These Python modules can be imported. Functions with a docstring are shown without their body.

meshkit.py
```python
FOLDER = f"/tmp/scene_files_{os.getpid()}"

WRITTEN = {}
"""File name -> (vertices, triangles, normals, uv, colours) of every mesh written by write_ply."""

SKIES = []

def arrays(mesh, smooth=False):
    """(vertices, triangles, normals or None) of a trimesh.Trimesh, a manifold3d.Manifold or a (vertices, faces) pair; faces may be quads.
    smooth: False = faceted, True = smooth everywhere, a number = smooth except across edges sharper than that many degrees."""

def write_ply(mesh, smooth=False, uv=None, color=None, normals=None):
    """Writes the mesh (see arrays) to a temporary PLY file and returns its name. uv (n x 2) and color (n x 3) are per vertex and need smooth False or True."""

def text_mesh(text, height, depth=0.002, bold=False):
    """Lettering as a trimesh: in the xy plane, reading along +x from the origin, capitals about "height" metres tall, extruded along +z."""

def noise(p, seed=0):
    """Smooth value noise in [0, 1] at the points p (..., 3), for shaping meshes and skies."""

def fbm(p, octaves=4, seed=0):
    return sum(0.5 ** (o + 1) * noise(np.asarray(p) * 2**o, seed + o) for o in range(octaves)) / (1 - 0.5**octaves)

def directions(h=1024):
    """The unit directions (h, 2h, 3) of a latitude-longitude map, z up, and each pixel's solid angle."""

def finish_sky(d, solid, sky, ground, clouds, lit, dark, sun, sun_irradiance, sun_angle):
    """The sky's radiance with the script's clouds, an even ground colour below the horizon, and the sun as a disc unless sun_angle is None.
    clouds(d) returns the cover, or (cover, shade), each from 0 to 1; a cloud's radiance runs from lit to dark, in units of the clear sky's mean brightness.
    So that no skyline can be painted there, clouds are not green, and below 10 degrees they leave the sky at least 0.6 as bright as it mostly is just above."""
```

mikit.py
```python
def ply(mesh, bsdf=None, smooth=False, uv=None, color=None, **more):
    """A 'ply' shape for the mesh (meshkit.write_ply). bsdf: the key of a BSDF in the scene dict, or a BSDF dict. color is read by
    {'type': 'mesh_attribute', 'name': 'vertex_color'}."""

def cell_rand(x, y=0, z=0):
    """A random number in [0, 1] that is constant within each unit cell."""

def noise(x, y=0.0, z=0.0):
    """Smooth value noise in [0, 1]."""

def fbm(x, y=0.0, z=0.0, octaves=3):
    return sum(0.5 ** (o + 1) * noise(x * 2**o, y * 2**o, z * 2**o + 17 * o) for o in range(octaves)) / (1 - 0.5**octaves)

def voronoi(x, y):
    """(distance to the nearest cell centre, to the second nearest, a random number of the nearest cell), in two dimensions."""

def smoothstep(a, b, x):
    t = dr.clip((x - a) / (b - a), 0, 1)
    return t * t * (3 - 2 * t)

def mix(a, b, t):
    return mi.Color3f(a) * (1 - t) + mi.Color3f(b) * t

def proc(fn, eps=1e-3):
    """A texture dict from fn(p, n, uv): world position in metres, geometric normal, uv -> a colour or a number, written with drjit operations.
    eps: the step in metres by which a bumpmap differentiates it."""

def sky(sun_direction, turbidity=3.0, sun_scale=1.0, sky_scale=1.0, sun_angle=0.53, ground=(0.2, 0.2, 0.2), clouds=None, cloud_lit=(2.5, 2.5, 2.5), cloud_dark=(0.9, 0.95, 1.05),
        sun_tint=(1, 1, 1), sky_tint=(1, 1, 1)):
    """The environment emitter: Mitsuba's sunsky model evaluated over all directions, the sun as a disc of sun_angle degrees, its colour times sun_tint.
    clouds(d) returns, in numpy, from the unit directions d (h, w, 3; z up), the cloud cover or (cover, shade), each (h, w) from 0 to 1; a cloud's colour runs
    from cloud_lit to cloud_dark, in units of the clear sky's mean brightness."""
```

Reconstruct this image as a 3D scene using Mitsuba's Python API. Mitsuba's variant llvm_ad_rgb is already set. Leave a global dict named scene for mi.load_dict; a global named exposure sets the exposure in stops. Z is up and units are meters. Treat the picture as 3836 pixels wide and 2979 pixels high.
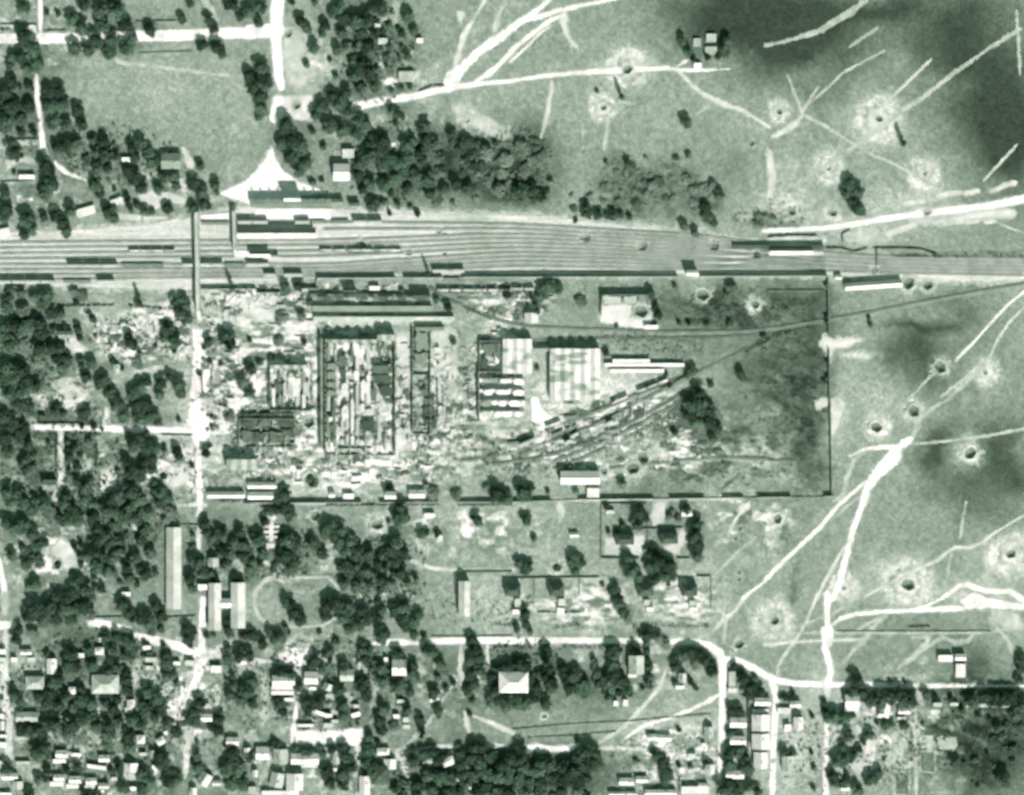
import math, random
import numpy as np
import drjit as dr
import trimesh
import mitsuba as mi
import mikit, meshkit
from mikit import proc, ply, noise, fbm, voronoi, smoothstep, mix

# ------------------------------------------------------------------ camera, sky, exposure
T = mi.ScalarTransform4f
scene, labels = {}, {}
exposure = 2.40
CAM_H = 3000.0
W_M, H_M = 873.6, 678.4
scene['camera'] = {'type': 'thinlens', 'fov': 2 * math.degrees(math.atan(W_M / 2 / CAM_H)), 'fov_axis': 'x',
                   'aperture_radius': 0.145, 'focus_distance': 300.0, 'near_clip': 10.0, 'far_clip': 20000.0,
                   'to_world': T().look_at(origin=[0, 0, CAM_H], target=[0, 0, 0], up=[0, 1, 0])}
SUN_EL = math.radians(34)
SUN = (0.347 * math.cos(SUN_EL), -0.938 * math.cos(SUN_EL), math.sin(SUN_EL))
scene['sky'] = mikit.sky(SUN, turbidity=3, sun_tint=(0.90, 1.0, 1.45), sky_tint=(1.0, 0.92, 0.43), ground=(0.2, 0.25, 0.21))

# ------------------------------------------------------------------ map coordinates: 0.1 m units in 16 map sheets, or 0.4 m units over the whole place
SX = (0, 960, 1920, 2876); SY = (0, 745, 1490, 2234)
def M(t, x, y):
    fx = SX[int(t[1])] + x * 0.43956; fy = SY[int(t[0])] + y * 0.43956
    return ((fx - 1918) * 0.227737, (1489.5 - fy) * 0.227737)
def O(x, y):
    return ((x - 1092) * 0.4, (848 - y) * 0.4)
def ML(t, pts): return [M(t, *p) for p in pts]
def OL(pts): return [O(*p) for p in pts]

# ------------------------------------------------------------------ materials (base colours of a toned monochrome plate: slightly green in the dark tones)
def tint(l):
    s = dr.clip(l / 0.72, 0, 1) if not isinstance(l, float) else min(l / 0.72, 1)
    return (0.62 + 0.38 * s, 1.0, 0.73 + 0.27 * s)
def rgb(l):
    a, b, c = tint(l); return mi.Color3f(l * a, l * b, l * c)
def leafy(l): return mi.Color3f(l * 0.56, l * 1.0, l * 0.70)
def mat(name, lum, amp=0.18, scale=0.5, amp2=0.12, two=True, tone=None):
    def fn(p, n, uv):
        v = 1 + amp * (2 * fbm(p.x * scale, p.y * scale, p.z * scale, octaves=3) - 1) + amp2 * (2 * noise(p.x * 0.13 + 7, p.y * 0.13, 3.0) - 1)
        return (tone or rgb)(dr.clip(lum * v, 0.004, 0.9))
    b = {'type': 'diffuse', 'reflectance': proc(fn)}
    scene[name] = {'type': 'twosided', 'b': b} if two else b
    return name
mat('m_leaf_dark', 0.074, 0.5, 0.3, 0.4, tone=leafy); mat('m_leaf', 0.125, 0.5, 0.3, 0.35, tone=leafy); mat('m_leaf_pale', 0.20, 0.4, 0.35, 0.3)
mat('m_bark', 0.07); mat('m_road', 0.82, 0.22, 0.35, 0.2); mat('m_trail', 0.47, 0.25, 0.35, 0.2); mat('m_path', 0.50, 0.22, 0.3, 0.15); mat('m_verge', 0.43, 0.4, 0.4, 0.2); mat('m_earth', 0.60, 0.22, 0.22, 0.15)
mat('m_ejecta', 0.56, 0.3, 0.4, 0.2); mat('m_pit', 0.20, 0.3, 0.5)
mat('m_white', 0.68, 0.12, 0.3, 0.1); mat('m_light', 0.48, 0.2, 0.3, 0.15); mat('m_pale', 0.58, 0.2, 0.3, 0.15); mat('m_mid', 0.27, 0.2, 0.3); mat('m_dark', 0.10, 0.25, 0.3)
mat('m_wall_light', 0.45); mat('m_wall_mid', 0.26); mat('m_concrete', 0.50, 0.15, 0.3); mat('m_timber', 0.11); mat('m_steel', 0.22); mat('m_black', 0.04)
mat('m_ballast', 0.54, 0.25, 0.3, 0.12); mat('m_rubble', 0.58, 0.45, 0.35, 0.3); mat('m_debris', 0.16, 0.4, 0.4); mat('m_sleeper', 0.26); mat('m_cinder', 0.33, 0.35, 0.3, 0.25); mat('m_floor_grey', 0.36, 0.4, 0.4, 0.3)
mat('m_scrub', 0.19, 0.5, 0.35, 0.3)
YARD_SMUDGES = [(*O(x, y), 1 / (rx * .4), 1 / (ry * .4), s) for x, y, rx, ry, s in ((1010,505,46,50,.45),(1290,545,46,44,.5),(1150,560,60,16,.25),(1500,520,60,30,.3),(1420,500,50,20,.3),(300,560,120,30,.2),(1650,560,90,20,.25),(600,585,60,14,.3),(200,602,160,8,.25))]  # soft darker patches on the yard surface
def yard_fn(p, n, uv):
    x, y = p.x + 8 * (noise(p.x * .1, p.y * .1, 3.0) - .5), p.y + 8 * (noise(p.x * .1, p.y * .1, 13.0) - .5)
    v = 1 + .5 * (fbm(p.x * .03, p.y * .55, 1.0, octaves=4) - .5) + .3 * (noise(p.x * .5, p.y * .8, 2.0) - .5)
    for X, Y, a, b, s in YARD_SMUDGES: v *= 1 - s * dr.exp(-dr.square((x - X) * a) - dr.square((y - Y) * b))
    return rgb(dr.clip(.60 * v, .1, .8))
scene['m_yard'] = {'type': 'twosided', 'b': {'type': 'diffuse', 'reflectance': proc(yard_fn)}}
def roof_stained(p, n, uv):
    v = 0.72 * (0.80 + 0.35 * fbm(p.x * 0.9, p.y * 0.12, 0.0)) - 0.34 * smoothstep(0.48, 0.68, fbm(p.x * 0.07 + 3, p.y * 0.2, 1.0, octaves=4))
    return rgb(dr.clip(v, 0.08, 0.9))
scene['m_roof_stained'] = {'type': 'twosided', 'b': {'type': 'diffuse', 'reflectance': proc(roof_stained)}}
def roof_burnt(p, n, uv):
    return rgb(dr.clip(0.09 + 0.30 * smoothstep(0.45, 0.75, fbm(p.x * 0.25, p.y * 0.25, 2.0, octaves=4)), 0.03, 0.6))
scene['m_roof_burnt'] = {'type': 'twosided', 'b': {'type': 'diffuse', 'reflectance': proc(roof_burnt)}}

# soft tone patches of the open ground: x, y (map units of 0.4 m), radii, turn, strength (negative: dark scrub and other darker ground; positive: dry or trodden earth)
SPOTS = [
 (1610,35,125,48,0,-1.7),(1710,85,90,38,8,-1.4),(1900,10,80,25,-15,-1.0),(2040,60,70,80,-20,-1.2),(2130,200,70,110,-20,-1.5),(2110,290,60,60,0,-1.2),(2160,340,40,45,0,-1.2),
 (1660,150,50,26,0,-.8),(1720,205,45,30,0,-.7),(1950,95,40,45,0,-.7),(1790,165,40,40,0,-.6),(1560,60,30,40,0,-.5),
 (1960,688,75,13,4,-1.4),(1965,740,36,58,-28,-1.3),(1905,758,28,38,0,-1.0),(2050,675,55,28,0,-.7),(1950,800,30,26,0,-.6),
 (2000,935,28,24,0,-1.3),(1995,980,26,40,0,-1.4),(2135,960,38,50,0,-1.3),(2170,1025,38,40,0,-1.2),(2085,1015,28,38,0,-.7),(2040,1050,40,26,0,-.4),
 (1668,1130,22,38,-20,-1.2),(1702,1265,9,60,8,-.8),(1730,700,50,30,0,-.7),(1600,800,70,40,0,-.5),(1660,860,80,60,0,-.3),(1725,940,26,80,0,-1.1),(1560,900,60,50,0,-.5),(1700,640,50,34,0,-.7),
 (1540,660,60,34,0,-.6),(1370,1040,50,22,0,-.5),(1610,1010,60,36,0,-.6),(1530,990,70,30,0,-.3),(1660,740,60,26,0,-.5),
 (2065,1420,40,44,0,-1.2),(2120,1530,80,90,0,-1.1),(2140,1640,70,80,0,-1.3),(2060,1610,60,70,0,-.7),(2040,1530,40,40,0,-.7),(1960,1640,40,40,0,-.4),
 (1130,320,50,50,0,-.9),(1080,400,50,40,0,-.9),(1340,395,56,46,0,-.7),(1425,385,60,50,0,-.8),(1500,440,34,26,0,-1.0),(1640,470,46,14,6,-1.1),(1560,350,40,40,0,-.5),(1250,410,50,34,0,.1),
 (210,1368,105,36,0,-1.2),(1190,1660,130,26,0,-1.3),(150,1500,110,90,0,-.9),(90,960,80,110,0,-1.0),(260,1100,80,90,0,-.8),(60,720,80,90,0,-1.0),(810,120,70,80,0,-.7),(850,360,90,60,0,-.9),(960,310,70,60,0,-.8),
 (200,1610,180,70,0,-.5),(740,1460,150,80,0,-.6),(480,1620,120,60,0,-.4),(1010,1650,200,44,0,-1.1),(380,1190,60,60,0,-.4),(560,1180,110,50,0,-.5),(800,1240,80,60,0,-.5),(1100,1420,100,50,0,-.6),(60,190,60,70,0,-.6),(200,330,70,50,0,-.5),(280,70,50,40,0,-.5),
 (60,870,50,60,0,-.6),(960,1530,60,60,0,-.3),(200,90,20,20,0,-.1),(640,290,40,60,0,-.4),(700,1300,40,40,0,-.4),(130,1270,70,30,0,-.8),
 (300,715,90,50,0,.55),(150,830,60,36,0,.7),(540,640,90,24,0,.75),(470,740,60,60,0,.4),(540,820,60,50,0,.35),(780,850,100,130,0,.55),(930,850,50,100,0,.25),(1070,820,60,80,0,.35),(1340,820,100,40,0,.4),
 (1240,930,150,50,0,.30),(1450,960,60,30,0,.3),(560,960,60,40,0,.35),(760,1000,120,30,0,.35),(1850,810,70,60,0,.45),(1900,870,70,36,0,.4),(1830,745,54,12,4,1.0),(1785,900,14,60,0,.7),(1640,1005,60,30,0,.6),(1860,255,60,60,0,.35),
 (1330,125,45,22,0,.8),(1000,250,30,26,0,.7),(1060,275,34,20,0,.8),(1690,410,50,50,0,.5),(1940,420,120,30,-6,.5),(1270,470,180,20,0,.35),(650,140,40,60,0,.8),(880,170,30,24,0,.6),(750,510,300,40,0,.3),(180,560,240,50,0,.25),
 (130,1190,50,60,0,.8),(370,1000,44,50,0,.6),(230,1020,20,30,0,.6),(440,940,30,60,0,.5),(1220,1310,90,50,0,.35),(1500,1300,70,70,0,.25),(1700,1600,80,100,0,.55),(1440,1600,110,70,0,.6),(1840,1560,60,60,0,.35),(1930,1470,60,50,0,.2),
 (1900,1225,60,36,0,.5),(2140,1180,40,30,0,.6),(2100,1270,90,30,0,.6),(600,1270,60,40,0,.2),(1000,1090,130,40,0,.12),(1240,1010,40,20,0,.5),(1030,1270,40,30,0,.4),(330,1460,60,60,0,.3),(620,1620,60,60,0,.4),(1760,1470,40,60,0,.3),(430,1480,30,30,0,.4),
 (1738,760,24,60,0,-.5),(1738,930,26,110,0,-.6),(1745,640,20,40,0,-.5),(1700,800,50,40,0,-.4),(1590,30,110,50,0,-.7),(1700,70,90,40,-8,-.6),(2150,260,50,120,-15,-.7),(1830,30,60,20,-15,-.5),(1620,30,170,70,0,-.9),(1780,50,120,60,-10,-.8),(2060,110,130,120,-25,-.7),(2140,260,90,160,0,-.8),(1990,20,120,40,0,-.6),(1480,60,60,80,0,-.3),(1650,110,90,50,0,-.5),(1990,760,120,90,-30,-.6),(2080,980,120,110,0,-.6),(2120,1080,80,60,0,-.4),(1690,900,40,170,0,-.25),(1620,1010,70,24,0,.5),(1540,1000,40,20,0,.4),(1580,660,180,50,0,-.4),(1720,760,60,60,0,-.6),(2100,1560,120,160,0,-.1),(1500,680,200,30,0,-.3),
 (120,760,120,90,0,-.6),(110,930,110,110,0,-.8),(230,1080,130,110,0,-.8),(90,1090,90,70,0,-.8),(210,1230,110,60,0,-.5),(120,1460,130,70,0,-.8),(130,1600,130,60,0,-.6),(330,1420,80,50,0,-.4),(330,1560,70,60,0,-.7),(500,1420,80,50,0,-.6),(560,1500,110,60,0,-.6),(730,1400,110,60,0,-.6),(800,1520,110,60,0,-.6),(700,1620,120,60,0,-.6),(460,1660,90,40,0,-.7),(880,1440,90,60,0,-.6),(960,1420,60,40,0,-.5),(1080,1640,160,60,0,-.9),(1130,1480,110,50,0,-.6),(1270,1450,90,50,0,-.5),
 (780,60,80,60,0,-.6),(840,250,60,40,0,-.4),(900,360,70,50,0,-.7),(1010,340,80,60,0,-.7),(1110,340,70,70,0,-.8),(1100,420,70,30,0,-.9),(70,330,60,80,0,-.4),(300,370,110,50,0,-.4),(60,230,60,60,0,-.6),(250,60,90,50,0,-.5),(1730,80,140,60,0,-.5),(1640,20,120,30,0,-.5),(1390,640,150,50,0,-.35),(1640,620,110,40,0,-.45),(1650,790,90,60,0,-.5),(1480,740,150,20,0,-.3),
 (610,1160,120,60,0,-.4),(470,1150,60,60,0,-.5),(830,1180,60,60,0,-.4),(1390,1110,90,50,0,-.35),(1960,1320,200,30,0,-.2),(1930,1395,150,34,0,-.15),(300,170,150,80,0,.12),(350,240,120,80,0,.15),(1000,1130,160,60,0,.2),(1300,1200,140,50,0,.15),(1050,1300,80,60,0,.3),(1220,1560,170,40,0,.1),(1560,1060,60,30,0,.35),(1640,1320,40,40,0,.5),(1720,560,400,30,0,.2),
 (780,740,110,40,0,.5),(850,930,60,80,0,.8),(720,930,50,70,0,.5),(480,880,60,90,0,.5),(640,700,70,40,0,.2),(1180,840,24,80,0,.8),(1130,760,50,60,0,.3),(1290,810,90,30,0,.5),(1010,880,30,70,0,.5),(700,1030,160,24,0,.4),(300,680,110,30,0,.7),(380,780,40,80,0,.4),(1640,430,60,30,0,.5),(1830,480,100,20,0,.6),(1700,470,60,20,0,.3),(1800,600,60,20,0,.2),
]
SP = []
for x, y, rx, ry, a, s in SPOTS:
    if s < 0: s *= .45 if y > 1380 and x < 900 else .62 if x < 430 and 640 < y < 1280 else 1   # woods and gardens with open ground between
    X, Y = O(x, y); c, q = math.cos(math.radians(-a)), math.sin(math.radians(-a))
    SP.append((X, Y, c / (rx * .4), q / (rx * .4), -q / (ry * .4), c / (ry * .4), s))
CRATERS = [  # sheet, x, y, bowl radius m, radius of thrown earth m
 ('02',980,590,4,12),('02',775,915,2.6,9),('02',600,1285,2,3),('01',1800,1025,2,6),('01',345,900,3,0),('01',275,290,3,0),
 ('03',950,1010,3,14),('03',520,1435,2,10),('03',1340,1475,2,10),('03',100,950,2.6,7),('02',2040,1220,2.5,0),
 ('12',1110,400,4.5,6),('12',1095,955,5.5,8),('12',1720,390,5,4),('12',1620,815,5,4),('12',620,330,4.5,3),('12',2080,470,4,4),('12',2070,900,3.4,8),
 ('11',890,390,4.5,5),('11',1300,450,3.2,6),('11',1605,300,2,3.5),('11',1605,470,2.2,4),('11',680,750,3.6,6),('11',2060,1085,2.6,6),('11',1555,265,2.4,0),
 ('13',205,110,3.2,5),('13',555,120,3,5),('13',1360,112,2.6,4),('13',910,605,3.5,6),('13',1200,715,5,7),('13',1365,735,4,5),('13',1470,1430,5,7),('13',1855,1480,2,9),
 ('23',925,250,4.6,8),('23',1245,110,4.8,6),('23',1725,470,5,11),('23',1195,1590,5.4,15),('23',2070,1330,4,14),('23',650,1620,2,9),('23',85,1030,4,8),
 ('22',1940,1110,2,3),('22',1900,1195,2,3),('22',1930,1485,2,0),('22',1930,1545,2,0),('22',375,1440,4,5),('22',1110,510,5,5),('22',1025,600,5,8),('22',780,625,3,5),
 ('33',60,205,3.6,12),('32',1930,405,4,3),('32',270,1020,2.2,4),('21',500,1005,4,3),('21',1030,1080,4.6,6),('21',450,210,4.4,6),('21',1250,220,3,5),('21',470,700,6,5),
 ('10',1320,1240,3,3),('10',740,945,3.6,0),('10',880,1140,4,5),('10',915,1205,3.4,4),('20',490,1420,3.6,0),('20',1390,660,3.6,4),
]
SPLASH = []
for t, x, y, r, R in CRATERS:
    if R >= 5: SPLASH.append((*M(t, x, y), 1 / (R * 1.4) ** 2))
VILLAGE = [(*O(x, y), 1 / (rx * .4), 1 / (ry * .4)) for x, y, rx, ry in ((150,1500,190,130),(430,1480,150,130),(300,1630,330,70),(700,1480,150,110),(720,1620,160,70),(960,1450,120,80),(110,900,130,160),(250,1010,150,110),(130,1180,140,110),(350,700,70,70),(600,1190,160,60),(800,1250,90,60),(1300,1430,160,60),(1980,1560,170,120),(60,80,100,80),(800,120,110,110),(850,300,120,80),(300,400,180,40),(70,420,90,50),(1000,1130,180,40),(1600,1120,100,60))]
SCRUB = [(*O(x, y), 1 / (rx * .4), 1 / (ry * .4)) for x, y, rx, ry in ((1690,880,80,190),(1570,660,190,56),(1540,980,160,80),(1350,395,80,56),(1440,400,60,60),(1500,450,50,30),(1640,465,60,26),(1110,370,80,80),(2080,1560,120,150),(1000,350,80,60))]
RUBBLE = [(*O(x, y), 1 / (rx * .4), 1 / (ry * .4)) for x, y, rx, ry in ((620,800,190,210),(760,920,330,130),(780,840,120,150),(560,860,110,130),(930,850,60,140),(1070,770,60,80),(1330,890,150,60),(760,1000,330,40),(1150,960,150,50),(470,800,50,140),(300,720,110,60),(560,640,140,26),(1080,640,110,36),(150,830,60,40),(1430,1610,110,70),(1480,950,90,70),(380,1000,60,80),(1040,850,30,90),(1240,1290,110,46),(1440,1280,80,46),(620,1400,60,40),(420,1520,60,60))]
def ground_fn(p, n, uv):
    wx = p.x + 16 * (noise(p.x * .045, p.y * .045, 5.0) - .5) + 5 * (noise(p.x * .2, p.y * .2, 9.0) - .5)
    wy = p.y + 16 * (noise(p.x * .045, p.y * .045, 15.0) - .5) + 5 * (noise(p.x * .2, p.y * .2, 19.0) - .5)
    e = mi.Float(0)
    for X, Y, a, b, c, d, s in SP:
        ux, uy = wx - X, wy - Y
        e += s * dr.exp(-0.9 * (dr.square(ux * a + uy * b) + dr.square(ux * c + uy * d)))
    vx = p.x + 9 * (fbm(p.x * .16, p.y * .16, 25.0, octaves=3) - .5) ; vy = p.y + 9 * (fbm(p.x * .16, p.y * .16, 35.0, octaves=3) - .5)
    f = mi.Float(0)
    for X, Y, s in SPLASH:
        d2 = (dr.square(vx - X) + dr.square(vy - Y)) * s
        f = dr.maximum(f, dr.exp(-d2 * d2 * .8))
    e += 1.2 * f * (.45 + 1.1 * noise(vx * .5, vy * .5, 3.0))
    e = dr.clip(e, -2.3, 1.05)
    w = mi.Float(0)
    for X, Y, a, b in RUBBLE: w = dr.maximum(w, dr.exp(-1.2 * (dr.square((wx - X) * a) + dr.square((wy - Y) * b))))
    r1, r2 = fbm(p.x * .11 + 31, p.y * .27, 6.0, octaves=4), fbm(p.x * .35, p.y * .6 + 11, 8.0, octaves=3)
    g = mi.Float(0)
    for X, Y, a, b in VILLAGE: g = dr.maximum(g, dr.exp(-1.1 * (dr.square((wx - X) * a) + dr.square((wy - Y) * b))))
    e += g * (1.5 * smoothstep(.54, .66, fbm(p.x * .10 + 51, p.y * .13, 26.0, octaves=4)) - .7 * smoothstep(.50, .36, fbm(p.x * .12 + 5, p.y * .15, 46.0, octaves=3)) + .5 * (noise(p.x * .45, p.y * .6, 14.0) - .5))
    g = mi.Float(0)
    for X, Y, a, b in SCRUB: g = dr.maximum(g, dr.exp(-1.4 * dr.square(dr.square((wx - X) * a) + dr.square((wy - Y) * b))))
    e += g * (-.25 - 1.0 * smoothstep(.46, .62, fbm(p.x * .09 + 71, p.y * .15 + p.x * .04, 66.0, octaves=4)) + .9 * (noise(p.x * .34, p.y * .5 + p.x * .12, 74.0) - .5) + .5 * smoothstep(.55, .7, fbm(p.x * .05, p.y * .06, 86.0, octaves=3)))
    e += w * (.55 + 1.0 * smoothstep(.48, .66, r1) - 1.4 * smoothstep(.50, .34, r1) + 1.2 * (r2 - .5))
    e += 0.45 * (fbm(p.x * .03, p.y * .03, 1.0, octaves=3) - .5) + 0.6 * (fbm(p.x * .22, p.y * .22, 2.0, octaves=3) - .5) + 0.7 * (noise(p.x * .6, p.y * .6, 4.0) - .5) + 0.6 * (noise(p.x * 1.3, p.y * 1.3, 44.0) - .5)
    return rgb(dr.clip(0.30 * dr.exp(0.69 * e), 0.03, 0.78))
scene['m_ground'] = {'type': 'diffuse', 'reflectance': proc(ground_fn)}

# ------------------------------------------------------------------ entries and names
USED = {}
def numbered(name):
    n = USED.get(name, -1) + 1; USED[name] = n
    return name if n == 0 else f'{name}_{n:03d}'
def tag(key, label, cat=None, group=None, kind=None):
    d = {'label': label}
    if cat: d['category'] = cat
    if group: d['group'] = group
    if kind: d['kind'] = kind
    labels[key] = d
    return key
def part(parent, name, mesh, m, smooth=False):
    key = numbered(parent + '__' + name)
    scene[key] = ply(mesh, m, smooth=smooth)
    return key
def single(name, mesh, m, label, cat=None, group=None, kind=None, smooth=False):
    key = numbered(name); scene[key] = ply(mesh, m, smooth=smooth)
    return tag(key, label, cat, group, kind)
ORD = 'first second third fourth fifth sixth seventh eighth ninth tenth eleventh twelfth thirteenth fourteenth fifteenth sixteenth seventeenth eighteenth nineteenth twentieth'.split()
def order(i, n):
    if n == 1: return ''
    if i == 0: return 'westernmost'
    if i == n - 1: return 'easternmost'
    return ORD[i] + ' from the west' if i < 20 else f'{i+1}th from the west'

# ------------------------------------------------------------------ terrain height
CELL = 1.25
NX, NY = int(760 * 2 / 1.25 * .62), int(370 * 2 / 1.25)
NX, NY = 720, 560
GX = (np.arange(NX + 1) - NX / 2) * CELL; GY = (np.arange(NY + 1) - NY / 2) * CELL
XX, YY = np.meshgrid(GX, GY)
PTS = np.stack([XX, YY, np.zeros_like(XX)], -1)
HZ = 0.30 * (meshkit.fbm(PTS * 0.09, 3, seed=3) - .5)
def bump_zone(cx, cy, rx, ry, amp, wl, seed):
    X, Y = O(cx, cy); d = ((XX - X) / (rx * .4)) ** 2 + ((YY - Y) / (ry * .4)) ** 2
    w = np.clip(1.35 - d, 0, 1)
    return w * amp * (meshkit.fbm(PTS / wl, 3, seed=seed) - .5)
ZONES = [(780,850,110,150,1.9,4.5,1),(560,830,110,90,1.7,4.5,2),(930,860,60,110,1.8,4.5,3),(1330,900,170,70,1.5,4.5,4),(760,1000,330,40,1.4,4.5,5),(300,720,130,60,1.3,5,6),(1650,880,110,170,1.5,6,7),
         (1580,660,180,40,0.9,5,8),(1640,450,90,40,0.9,5,9),(1080,620,120,30,1.4,4.5,10),(540,640,110,30,1.0,5,11),(150,830,70,50,.9,5,12),(460,760,40,100,1.0,4,13),(1720,1620,130,100,.8,5,14),(1420,1600,120,90,.8,5,15),(1000,850,20,90,1.2,4,16)]
for z in ZONES: HZ += bump_zone(*z)
CR = []
for t, x, y, r, R in CRATERS:
    X, Y = M(t, x, y); CR.append((X, Y, r, max(R, r * 1.35)))
    d = np.hypot(XX - X, YY - Y)
    HZ -= 0.62 * r * np.clip(1.05 - d / (1.15 * r), 0, 1) ** 0.8 * 1.1
fade = np.clip(np.minimum(W_M / 2 + 12 - np.abs(XX), H_M / 2 + 9 - np.abs(YY)) / 8, 0, 1)
HZ *= fade
def Hs(x, y):
    """Height of the ground mesh at the points."""
    u = np.clip((np.asarray(x, float) - GX[0]) / CELL, 0, NX - 1e-6); v = np.clip((np.asarray(y, float) - GY[0]) / CELL, 0, NY - 1e-6)
    i, j = u.astype(int), v.astype(int); a, b = u - i, v - j
    z00, z10, z01, z11 = HZ[j, i], HZ[j, i + 1], HZ[j + 1, i], HZ[j + 1, i + 1]
    return np.where(a >= b, z00 + a * (z10 - z00) + b * (z11 - z10), z00 + b * (z01 - z00) + a * (z11 - z01))
gi = np.arange(NX * NY); gj, gk = gi // NX, gi % NX
v00 = gj * (NX + 1) + gk; v10 = v00 + 1; v01 = v00 + NX + 1; v11 = v01 + 1
GF = np.concatenate([np.stack([v00, v10, v11], 1), np.stack([v00, v11, v01], 1)])
GV = np.stack([XX.ravel(), YY.ravel(), HZ.ravel()], 1)
ring_in = np.array([[GX[0], GY[0]], [GX[-1], GY[0]], [GX[-1], GY[-1]], [GX[0], GY[-1]]])
FAR = 9000.0
ring = np.array([[GX[0], GY[0], 0], [GX[-1], GY[0], 0], [GX[-1], GY[-1], 0], [GX[0], GY[-1], 0], [-FAR, -FAR, 0], [FAR, -FAR, 0], [FAR, FAR, 0], [-FAR, FAR, 0]], float)
rf = np.array([[4, 5, 1], [4, 1, 0], [5, 6, 2], [5, 2, 1], [6, 7, 3], [6, 3, 2], [7, 4, 0], [7, 0, 3]]) + len(GV)
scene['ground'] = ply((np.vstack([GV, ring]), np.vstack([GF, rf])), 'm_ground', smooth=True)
tag('ground', 'rough grassland and trodden earth under the whole place', kind='structure')

# ------------------------------------------------------------------ sheets laid on the ground
def seg_dist(px, py, pts, ws):
    """Signed depth inside a strip that follows the points, its half width changing from point to point."""
    best = np.full(px.shape, -1e9)
    for (x0, y0), (x1, y1), a, b in zip(pts[:-1], pts[1:], ws[:-1], ws[1:]):
        dx, dy = x1 - x0, y1 - y0
        t = np.clip(((px - x0) * dx + (py - y0) * dy) / (dx * dx + dy * dy + 1e-9), 0, 1)
        best = np.maximum(best, (a + (b - a) * t) / 2 - np.hypot(px - x0 - t * dx, py - y0 - t * dy))
    return best
def poly_dist(px, py, pts):
    d = np.full(px.shape, 1e9); inside = np.zeros(px.shape, bool); q = pts[1:] + pts[:1]
    for (x0, y0), (x1, y1) in zip(pts, q):
        dx, dy = x1 - x0, y1 - y0
        t = np.clip(((px - x0) * dx + (py - y0) * dy) / (dx * dx + dy * dy + 1e-9), 0, 1)
        d = np.minimum(d, np.hypot(px - x0 - t * dx, py - y0 - t * dy))
        c = (y0 > py) != (y1 > py)
        inside ^= c & (px < dx * (py - y0) / (dy if abs(dy) > 1e-9 else 1e-9) + x0)
    return np.where(inside, d, -d)
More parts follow.
